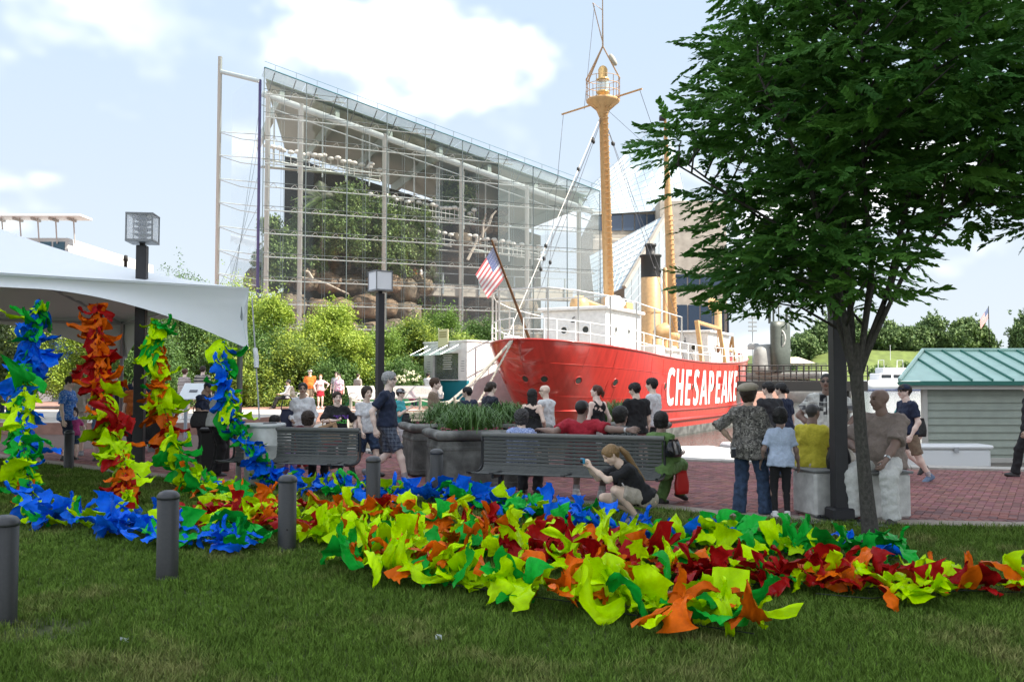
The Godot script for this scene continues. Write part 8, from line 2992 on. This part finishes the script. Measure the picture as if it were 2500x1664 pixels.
func build_left_buildings()->void:
	var o:=thing("office_block","distant office building with projecting white sunshade roof, far left","building",Vector3(0,0.35,0))
	var con:=mat("office_pale",lin(0.55,0.56,0.55),0.7)
	var st:=shape()
	box(st,Vector3(-92,0,-150),Vector3(-60.0,20.6,-121.0),0.05)
	part(o,"wall",done(st),con)
	for k in 3:
		for i in 12:
			part(o,"window",box_mesh(Vector3(1.55,2.1,0.08)),mat("office_glass",lin(0.06,0.12,0.16),0.1,{"metal":0.3}),at(Vector3(-61.2-i*1.8,19.0-k*3.4,-120.95)))
	st=shape()
	box(st,Vector3(-92,23.0,-121.5),Vector3(-57.0,23.3,-118.0),0.05)
	part(o,"sunshade_roof",done(st),mat("office_white",lin(0.75,0.77,0.78),0.5))
	for i in 9:
		st=shape()
		tube(st,[Vector3(-59.0-i*2.4,19.8,-120.8),Vector3(-58.6-i*2.4,23.0,-119.5)],0.1,5)
		box(st,Vector3(-59.2-i*2.4,22.7,-121),Vector3(-58.9-i*2.4,23.0,-118.8))
		part(o,"roof_bracket",done(st),con)
	o=thing("market_shed","shed with pale grey roof, green gable and blue fascia beyond the tent","building",Vector3(0,0.35,0))
	st=shape()
	box(st,Vector3(-36,0,-66),Vector3(-25.6,3.3,-55.0),0.05)
	part(o,"wall",done(st),mat("shed_white",lin(0.62,0.65,0.64),0.7))
	st=shape()
	quad(st,Vector3(-37,3.9,-54.0),Vector3(-26.6,3.9,-54.0),Vector3(-24.0,8.0,-60.5),Vector3(-37,8.0,-60.5))
	part(o,"roof",done(st),mat("shed_roof",lin(0.42,0.43,0.45),0.7))
	st=shape()
	tri(st,Vector3(-25.58,3.3,-54.2),Vector3(-25.58,3.3,-66),Vector3(-25.0,8.4,-60.4))
	quad(st,Vector3(-26.6,3.85,-53.98),Vector3(-24.6,3.3,-53.98),Vector3(-23.2,8.4,-60.45),Vector3(-24.0,8.05,-60.45))
	part(o,"green_gable",done(st),mat("shed_green",lin(0.16,0.34,0.19),0.7))
	part(o,"blue_fascia",box_mesh(Vector3(9.0,1.5,0.2)),mat("shed_blue",lin(0.01,0.09,0.36),0.5),at(Vector3(-31.2,3.1,-54.8)))
	part(o,"window",box_mesh(Vector3(1.1,1.6,0.1)),mat("office_glass",Color()),at(Vector3(-24.6,5.6,-61.5)))
	for i in 3:
		part(o,"door",box_mesh(Vector3(1.2,2.1,0.08)),mat("shed_door",lin(0.08,0.1,0.12),0.5),at(Vector3(-27.4-i*2.6,1.05,-54.94)))
	var po:=thing("distant_pole","thin pale pole rising far behind the tent roof","pole",Vector3(-47.0,0.35,-109))
	st=shape()
	lathe(st,[Vector2(0.25,0),Vector2(0.2,15.8),Vector2(0.3,15.9),Vector2(0.22,16.5),Vector2(0,16.6)],8)
	part(po,"pole",done(st),mat("pole_pale",Color()))
# ---------------------------------------------------------------- trees and shrubs
func leaf_clump(seed_:int,n:int,leaf:float,droop:float)->Mesh:
	var r:=RandomNumberGenerator.new()
	r.seed=seed_
	var st:=shape()
	for i in n:
		var a:=r.randf()*TAU
		var b:=r.randf_range(-0.6,1.2)
		var p:=Vector3(r.randf_range(-1,1),r.randf_range(-0.8,0.8),r.randf_range(-1,1))*0.5
		var d:=Vector3(cos(a)*cos(b),sin(b)-droop,sin(a)*cos(b)).normalized()
		var s:=d.cross(Vector3(r.randf_range(-1,1),1.0,r.randf_range(-1,1))).normalized()*leaf*0.28
		var e:=p+d*leaf
		var m:=p+d*leaf*0.45
		quad(st,p,m+s,e,m-s)
	return done(st)
func leafy_tree(called:String,label:String,p:Vector3,h:float,r:float,n:int,leaf:float,dark:Color,light:Color,m:Material,group:String,seed_:int,low:=0.25,conical:=0.0)->Node3D:
	var o:=thing(called,label,"tree",p,0.0,group)
	var g:=RandomNumberGenerator.new()
	g.seed=seed_
	var st:=shape()
	st.set_smooth_group(1)
	var th:=maxf(0.05,h*0.018)
	tube(st,[Vector3.ZERO,Vector3(g.randf_range(-0.02,0.02)*h,h*0.35,0),Vector3(g.randf_range(-0.03,0.03)*h,h*0.8,0)],[th,th*0.7,th*0.2],7)
	for i in 6:
		var a:=TAU*i/6+g.randf()
		var b:=Vector3(0,h*g.randf_range(0.2,0.5),0)
		tube(st,[b,b+Vector3(cos(a)*r*0.35,h*0.12,sin(a)*r*0.35),b+Vector3(cos(a)*r*0.7,h*0.2,sin(a)*r*0.7)],[th*0.45,th*0.3,th*0.1],5)
	part(o,"trunk",done(st),mat("bark_far",lin(0.09,0.07,0.055),0.9))
	var lobes:=[]
	var nl:=20
	for i in nl:
		var u:=g.randf()
		var y:=h*lerpf(low+0.08,0.92,u)
		var rr:=r*(1.0-conical*u)*sqrt(maxf(0.05,1.0-pow(absf(u-0.35)*1.35,2.0)))
		var a:=TAU*i*0.381966+g.randf()*0.8
		lobes.append([Vector3(cos(a),0,sin(a))*rr*g.randf_range(0.45,0.9)+Vector3(0,y,0),r*g.randf_range(0.2,0.44)*(1.0-conical*u*0.5)])
	var ts:=[]
	var cs:=[]
	for i in n:
		var l=lobes[g.randi()%nl]
		var d:=Vector3(g.randfn(),g.randfn()*1.15,g.randfn())*0.52
		var q:Vector3=l[0]+d*l[1]
		if q.y<h*low*0.8:
			continue
		ts.append(Transform3D(Basis(Vector3.UP,g.randf()*TAU)*Basis(Vector3.RIGHT,g.randf_range(-0.5,0.5))*Basis.from_scale(Vector3.ONE*g.randf_range(0.7,1.25)),q))
		var c:=dark.lerp(light,clampf(g.randf()*0.8+0.25*(l[1]/r-0.4),0,1))
		cs.append(c)
	var key:="clump%s"%snappedf(leaf,0.05)
	var mesh:=cached(key,func():return leaf_clump(77,14,leaf*0.55,0.1))
	var k:=leaf*1.15
	for i in ts.size():
		ts[i]=Transform3D(ts[i].basis*k,ts[i].origin)
	scatter(o,"crown",mesh,m,ts,cs)
	return o
func build_shrubs()->void:
	var m:=mat("leaf_sun",Color.WHITE,0.55,{"vc":true,"back":Color(0.75,0.75,0.75)})
	var yd:=Color(0.20,0.31,0.04)
	var yl:=Color(0.48,0.58,0.08)
	var gd:=Color(0.055,0.125,0.03)
	var gl:=Color(0.15,0.26,0.055)
	var list:=[
		[-19.4,-52.0,8.3,2.6,1500,gd,gl,"green tree whose loose top shows above the tent roof at left",0.2,0.2],
		[-15.9,-50.5,8.0,2.8,1800,yd,yl,"bushy tree at the left foot of the glass wall by the tent corner",0.1,0.3],
		[-12.6,-48.0,6.5,2.0,1500,yd,yl,"yellow green pointed tree left of the white tall columns",0.1,0.6],
		[-14.0,-46.8,4.7,2.6,1700,gd,gl,"dark round leafy tree directly right of the tent corner",0.08,0.2],
		[-9.9,-49.2,6.4,1.75,1500,yd,yl,"bright yellow green narrow tree left of the central lamp post",0.1,0.45],
		[-11.3,-46.9,3.9,2.0,1300,gd,yl,"olive green shrub behind the orange polo",0.08,0.2],
		[-8.2,-47.6,4.5,1.4,1100,yd,yl,"small yellow green shrub beside the central lamp post",0.08,0.4],
		[-7.9,-48.2,2.9,1.6,1000,gd,gl,"dark low shrub at the foot of the central lamp post",0.05,0.1],
		[-5.9,-51.5,5.2,2.3,1600,gd,yl,"feathery shrub right of the central lamp post",0.08,0.3],
		[-4.1,-54.5,6.2,2.1,1500,Color(0.08,0.17,0.025),Color(0.2,0.33,0.05),"fresh green tree above the ticket booth",0.1,0.3],
		[-1.9,-56.5,5.9,2.0,1300,gd,gl,"dark conifer like shrub left of the ship's stern rail",0.08,0.5],
		[-6.3,-48.2,2.5,1.5,900,gd,gl,"low dark shrub behind the white flower bush",0.05,0.0],
		[-19.9,-43.5,5.1,2.4,1700,yd,yl,"bright tree seen between the red and green garlands",0.1,0.2],
		[-16.9,-41.5,4.2,2.1,1400,gd,gl,"dark tree seen between the green and blue garlands",0.08,0.2],
		[-22.5,-42.0,5.0,2.0,1200,yd,yl,"bright tree just right of the leftmost garland",0.1,0.3],
		[-17.6,-49.5,6.0,2.6,1600,gd,gl,"dark tree between the two trees above the tent corner",0.05,0.2],
		[-11.6,-50.5,5.2,2.2,1500,yd,yl,"yellow green tree behind the orange polo",0.05,0.3],
		[-13.2,-45.2,2.6,1.9,1200,gd,yl,"low bush at the left end of the green wall",0.0,0.0],
		[-9.4,-46.8,2.7,1.7,1200,gd,gl,"low dark bush behind the red jacket",0.0,0.0],
		[-7.0,-50.0,4.4,2.0,1500,yd,gl,"mid green shrub directly right of the lamp post",0.03,0.2],
		[-3.2,-52.0,4.2,2.0,1400,gd,yl,"olive shrub behind the booth's sign",0.03,0.2],
		[-17.6,-29.0,4.3,1.9,1300,Color(0.07,0.12,0.03),Color(0.16,0.2,0.05),"olive tree at the far left edge behind the blue garland",0.2,0.2]]
	for i in list.size():
		var q=list[i]
		leafy_tree("shrub",q[7],Vector3(q[0],0.35,q[1]),q[2]*0.87,q[3]*1.05,int(q[4]*2.2),0.42,q[5],q[6],m,"trees and shrubs before the glass building",300+i,q[8],q[9])
	var hy:=leafy_tree("flowering_bush","bush covered in creamy white flower heads beside the booth",Vector3(-5.75,0.35,-47.3),2.1,1.15,900,0.42,gd,gl,m,"trees and shrubs before the glass building",411,0.02,0.0)
	var st:=shape()
	st.set_smooth_group(1)
	var r:=RandomNumberGenerator.new()
	r.seed=5
	var fl:=cached("flower_head",func():
		var s:=shape()
		for i in 22:
			var d:=Vector3(r.randfn(),r.randfn()*0.7,r.randfn()).normalized()*0.085
			var a:=d.cross(Vector3.UP).normalized()*0.035
			var b:=d.cross(a).normalized()*0.035
			quad(s,d-a,d-b,d+a,d+b)
		return done(s))
	var ts:=[]
	for i in 110:
		var a:=r.randf()*TAU
		var e:=r.randf_range(-0.1,1.3)
		ts.append(Transform3D(Basis(Vector3.UP,r.randf()*6),Vector3(cos(a)*cos(e)*1.15,0.95+sin(e)*0.95,sin(a)*cos(e)*1.15)))
	scatter(hy,"flower_heads",fl,mat("cream_flower",lin(0.66,0.66,0.46),0.8),ts)
	var im:=mat("leaf_inside",Color.WHITE,0.6,{"vc":true,"back":Color(0.6,0.6,0.6)})
	var inside:=[[8.8,12.2,4.6,8.0,2.8,"broadleaf tree behind the glass right of the palm"],[12.6,11.5,5.0,8.0,2.8,"grey green tree behind the glass near the middle column"],[16.2,13.0,7.0,6.0,2.6,"yellow green tree behind the glass above the walkway"],[21.0,17.8,8.0,5.0,2.0,"dark tree on the ledge behind the glass at right"],[5.0,11.0,6.5,7.0,2.4,"low trees behind the palm trunk inside the glass"],[1.8,9.5,4.0,7.5,1.8,"dark reedy plant behind the left corner glass"],[18.0,10.0,10.0,4.5,2.0,"shrub behind the glass near the walkway's start"]]
	for i in inside.size():
		var q=inside[i]
		var p:=aq(q[0],q[1],q[2])
		leafy_tree("indoor_tree",q[5],p,q[3],q[4]*1.1,1100,0.7,Color(0.09,0.17,0.045),Color(0.26,0.36,0.11),im,"plants behind the glass wall",600+i,0.05,0.1)
	var palm:=thing("palm_tree","tall palm with arching fronds behind the glass wall at left","palm",aq(6.3,10.2,5.0))
	st=shape()
	st.set_smooth_group(1)
	tube(st,[Vector3(-0.3,0,0),Vector3(-0.1,4,0),Vector3(0,8.6,0)],[0.24,0.2,0.17],8)
	part(palm,"trunk",done(st),mat("palm_bark",lin(0.30,0.22,0.14),0.9))
	var frond:=cached("frond",func():
		var s:=shape()
		for i in 26:
			var u:=i/25.0
			var x:=u*2.6
			var y:=0.9*u-1.7*u*u
			var l:=0.75*sin(PI*(0.12+0.86*u))+0.05
			for sd in [-1,1]:
				tri(s,Vector3(x,y,0),Vector3(x+0.09,y-0.02,0),Vector3(x+0.45,y-0.32-l*0.25,sd*l))
			if i>0:
				var u2:=(i-1)/25.0
				quad(s,Vector3(x,y,-0.02),Vector3(u2*2.6,0.9*u2-1.7*u2*u2,-0.02),Vector3(u2*2.6,0.9*u2-1.7*u2*u2,0.02),Vector3(x,y,0.02))
		return done(s))
	for i in 30:
		part(palm,"frond",frond,mat("palm_leaf",lin(0.15,0.25,0.06),0.5,{"back":Color(0.6,0.6,0.6)}),Transform3D(Basis(Vector3.UP,i*2.4)*Basis(Vector3.BACK,0.9-1.6*(i/30.0)),Vector3(0,8.6,0)))
	for i in 4:
		var yu:=thing("spiky_plant",["spiky long leaved plant behind the glass above the walkway","spiky grass plant on the rocks behind the glass, middle","hanging grey grass on the rocks behind the glass","spiky plant low behind the left column"][i],"plant",[aq(17.4,11.8,5.0),aq(9.6,12.6,4.5),aq(10.8,9.0,4.0),aq(2.0,12.0,4.2)][i],0.0,"plants behind the glass wall")
		st=shape()
		for k in 90:
			var a:=r.randf()*TAU
			var e:=r.randf_range(0.1,1.4)
			var d:=Vector3(cos(a)*cos(e),sin(e),sin(a)*cos(e))
			var w:=d.cross(Vector3.UP).normalized()*0.04
			var ln:=r.randf_range(1.0,2.0)
			quad(st,-w,w,d*ln*0.6+w*0.8,d*ln*0.6-w*0.8)
			tri(st,d*ln*0.6-w*0.8,d*ln*0.6+w*0.8,d*ln+Vector3.DOWN*0.25*ln)
		part(yu,"leaves",done(st),mat("spiky_leaf",lin(0.12,0.17,0.08),0.6,{"back":Color(0.4,0.4,0.4)})).set_meta("kind","stuff")
func build_big_tree()->void:
	var base:=Vector3(3.55,0,-9.0)
	var o:=thing("street_tree","large green street tree with grey trunk spreading over the right half","tree",base)
	var r:=RandomNumberGenerator.new()
	r.seed=4242
	var bark:=mat("tree_bark",lin(0.105,0.098,0.085),0.9,{"tex":noise_tex("bark_tone",0.02,0.55,1.0,5),"scale":Vector3(3,1.6,3),"norm":normal_tex("bark_bumps",0.04,8.0,4),"nscale":0.8})
	var st:=shape()
	st.set_smooth_group(1)
	tube(st,[Vector3(0.02,-0.15,0),Vector3(0.01,0.03,0),Vector3(0.0,0.15,0),Vector3(-0.03,0.5,0),Vector3(-0.07,1.0,0),Vector3(-0.10,1.5,0),Vector3(-0.115,1.78,0),Vector3(-0.125,2.0,0)],[0.12,0.10,0.082,0.071,0.062,0.061,0.069,0.06],18)
	part(o,"trunk",done(st),bark)
	var fork:=Vector3(-0.115,1.80,0)
	var limbs:=[]
	var ends:=[[-0.30,2.5,0.10,-0.75,3.6,0.5,-1.3,4.6,0.7,0.080],[0.20,2.45,0.02,0.36,3.3,0.1,0.62,4.8,0.3,0.088],[-0.10,2.5,-0.18,-0.10,3.6,-0.35,-0.05,5.6,-0.5,0.080],[0.02,2.6,0.12,-0.2,3.7,0.5,-0.35,5.4,0.9,0.06],[0.30,2.6,-0.10,0.75,3.5,-0.5,1.35,4.7,-0.9,0.068],[0.34,2.7,0.14,0.95,3.55,0.5,1.7,4.3,0.9,0.055],[-0.36,2.6,-0.12,-0.85,3.3,-0.5,-1.7,4.1,-0.9,0.06],[-0.32,2.7,0.1,-1.0,3.2,0.2,-1.95,3.75,0.25,0.05],[0.15,2.7,-0.25,0.35,3.7,-0.9,0.5,5.0,-1.6,0.055]]
	for e in ends:
		var c:=Curve3D.new()
		var p1:=Vector3(e[0],e[1],e[2])
		var p2:=Vector3(e[3],e[4],e[5])
		var p3:=Vector3(e[6],e[7],e[8])
		c.add_point(fork+Vector3(signf(e[0])*0.03,-0.1,0))
		c.add_point(p1,(fork-p1)*0.3,(p2-p1)*0.3)
		c.add_point(p2,(p1-p2)*0.3,(p3-p2)*0.3)
		c.add_point(p3)
		c.bake_interval=0.12
		var pts:=Array(c.get_baked_points())
		var rs:=[]
		for i in pts.size():
			rs.append(lerpf(e[9]*0.52,0.008,pow(float(i)/pts.size(),0.8)))
		st=shape()
		st.set_smooth_group(1)
		tube(st,pts,rs,9)
		part(o,"limb",done(st),bark)
		limbs.append(pts)
	var lows:=func(x:float,z:float)->float:
		var q:=sqrt(x*x+z*z)
		if x<0:
			return 2.32+maxf(0.0,q-1.2)*0.72-0.12*sin(q*5.0)
		return 2.50+q*0.66
	var centres:=[]
	var tries:=0
	while centres.size()<205 and tries<16000:
		tries+=1
		var a:=r.randf()*TAU
		var q:=sqrt(r.randf())*2.0
		var y:=r.randf_range(2.3,6.6)
		var x:float=cos(a)*q
		var z:float=sin(a)*q
		if y<lows.call(x,z)+0.05:
			continue
		var k:=(y-4.1)/2.6
		var lim:=(1.95 if x>0 else 1.36)*sqrt(maxf(0.0,1.0-k*k*0.8)) if y>4.1 else (1.85 if x>0 else 1.45)
		if q>lim:
			continue
		if q<lim*0.35 and r.randf()<0.75:
			continue
		var ok:=true
		for c in centres:
			if (c-Vector3(x,y,z)).length_squared()<0.06:
				ok=false
				break
		if ok:
			centres.append(Vector3(x,y,z))
	centres.append(Vector3(-1.7,4.0,0.1))
	centres.append(Vector3(-1.85,4.03,0.05))
	centres.append(Vector3(1.75,3.25,0.2))
	centres.append(Vector3(1.95,3.3,0.2))
	var twigs:=shape()
	twigs.set_smooth_group(1)
	var nb:=0
	for c in centres:
		var best:=Vector3.ZERO
		var bd:=1e9
		for pts in limbs:
			for p in pts:
				if p.y<2.1 or p.y>c.y+0.15:
					continue
				var d:float=(p-c).length()+maxf(0.0,p.y-c.y+0.5)*0.6
				if d<bd:
					bd=d
					best=p
		var mid:=best.lerp(c,0.5)+Vector3(0,0.08,0)
		var th:=clampf(0.008+bd*0.008,0.008,0.022)
		if nb<120 and bd>0.25:
			st=shape()
			st.set_smooth_group(1)
			tube(st,[best,mid,c],[th,th*0.7,0.005],5)
			part(o,"branch",done(st),bark)
			nb+=1
		else:
			tube(twigs,[best,mid,c],[th,th*0.7,0.005],4)
	part(o,"twigs",done(twigs),bark).set_meta("kind","stuff")
	var sprays:=[]
	for v in 4:
		var s:=shape()
		var g:=RandomNumberGenerator.new()
		g.seed=70+v
		var n:=15
		for i in n:
			var u:=(i+0.5)/n
			var p:=Vector3(0.0,-0.07*u*u,u*0.34)
			for sd in [-1,1]:
				if g.randf()<0.12:
					continue
				var ang:=g.randf_range(0.55,1.0)*(1.0-0.55*u)
				var d:=Vector3(sd*sin(ang),g.randf_range(-0.5,0.08),cos(ang)).normalized()
				var ln:=g.randf_range(0.055,0.080)*(1.0-0.2*u)
				var w:=d.cross(Vector3(g.randf_range(-0.4,0.4),1,g.randf_range(-0.4,0.4))).normalized()*ln*0.25
				var up:=d.cross(w).normalized()*ln*0.05
				var e:=p+d*ln
				var m1:=p+d*ln*0.3
				var m2:=p+d*ln*0.65
				s.set_color(Color.WHITE)
				tri(s,p,m1+w,m1-up)
				tri(s,p,m1-up,m1-w)
				quad(s,m1+w,m2+w*0.8,m2-up,m1-up)
				quad(s,m1-up,m2-up,m2-w*0.8,m1-w)
				tri(s,m2+w*0.8,e-Vector3(0,ln*0.08,0),m2-up)
				tri(s,m2-up,e-Vector3(0,ln*0.08,0),m2-w*0.8)
			if i>0:
				var pp:=Vector3(0.0,-0.07*pow((i-0.5)/n,2),(i-0.5)/n*0.34)
				tri(s,pp+Vector3(0.002,0,0),pp-Vector3(0.002,0,0),p)
		sprays.append(done(s))
	var sets:=[[],[],[],[]]
	var cols:=[[],[],[],[]]
	for c in centres:
		var outd:=Vector3(c.x,0,c.z).normalized()
		var fresh:=r.randf()
		for i in 24:
			var a:=r.randf()*TAU
			var q:=sqrt(r.randf())*0.38
			var p:Vector3=c+Vector3(cos(a)*q,r.randf_range(-0.16,0.16)-q*0.10,sin(a)*q)
			var d:=(outd*r.randf_range(0.0,0.7)+Vector3(cos(a),0,sin(a))*0.9).normalized()
			d.y=r.randf_range(-0.45,0.5)
			var b:=Basis.looking_at(-d.normalized(),Vector3.UP)*Basis(Vector3.BACK,r.randf_range(-0.9,0.9))
			var k:=r.randi()%4
			sets[k].append(Transform3D(b*r.randf_range(0.85,1.3),p))
			var t:=r.randf_range(0.75,1.2)
			var col:=Color(0.05,0.15,0.030).lerp(Color(0.12,0.28,0.042),clampf(fresh*0.7+r.randf_range(-0.2,0.3),0,1))
			cols[k].append(Color(col.r*t,col.g*t,col.b*t))
	var lm:=mat("tree_leaf",Color.WHITE,0.6,{"vc":true,"spec":0.3,"back":Color(0.95,0.95,0.95)})
	for k in 4:
		scatter(o,"crown",sprays[k],lm,sets[k],cols[k])
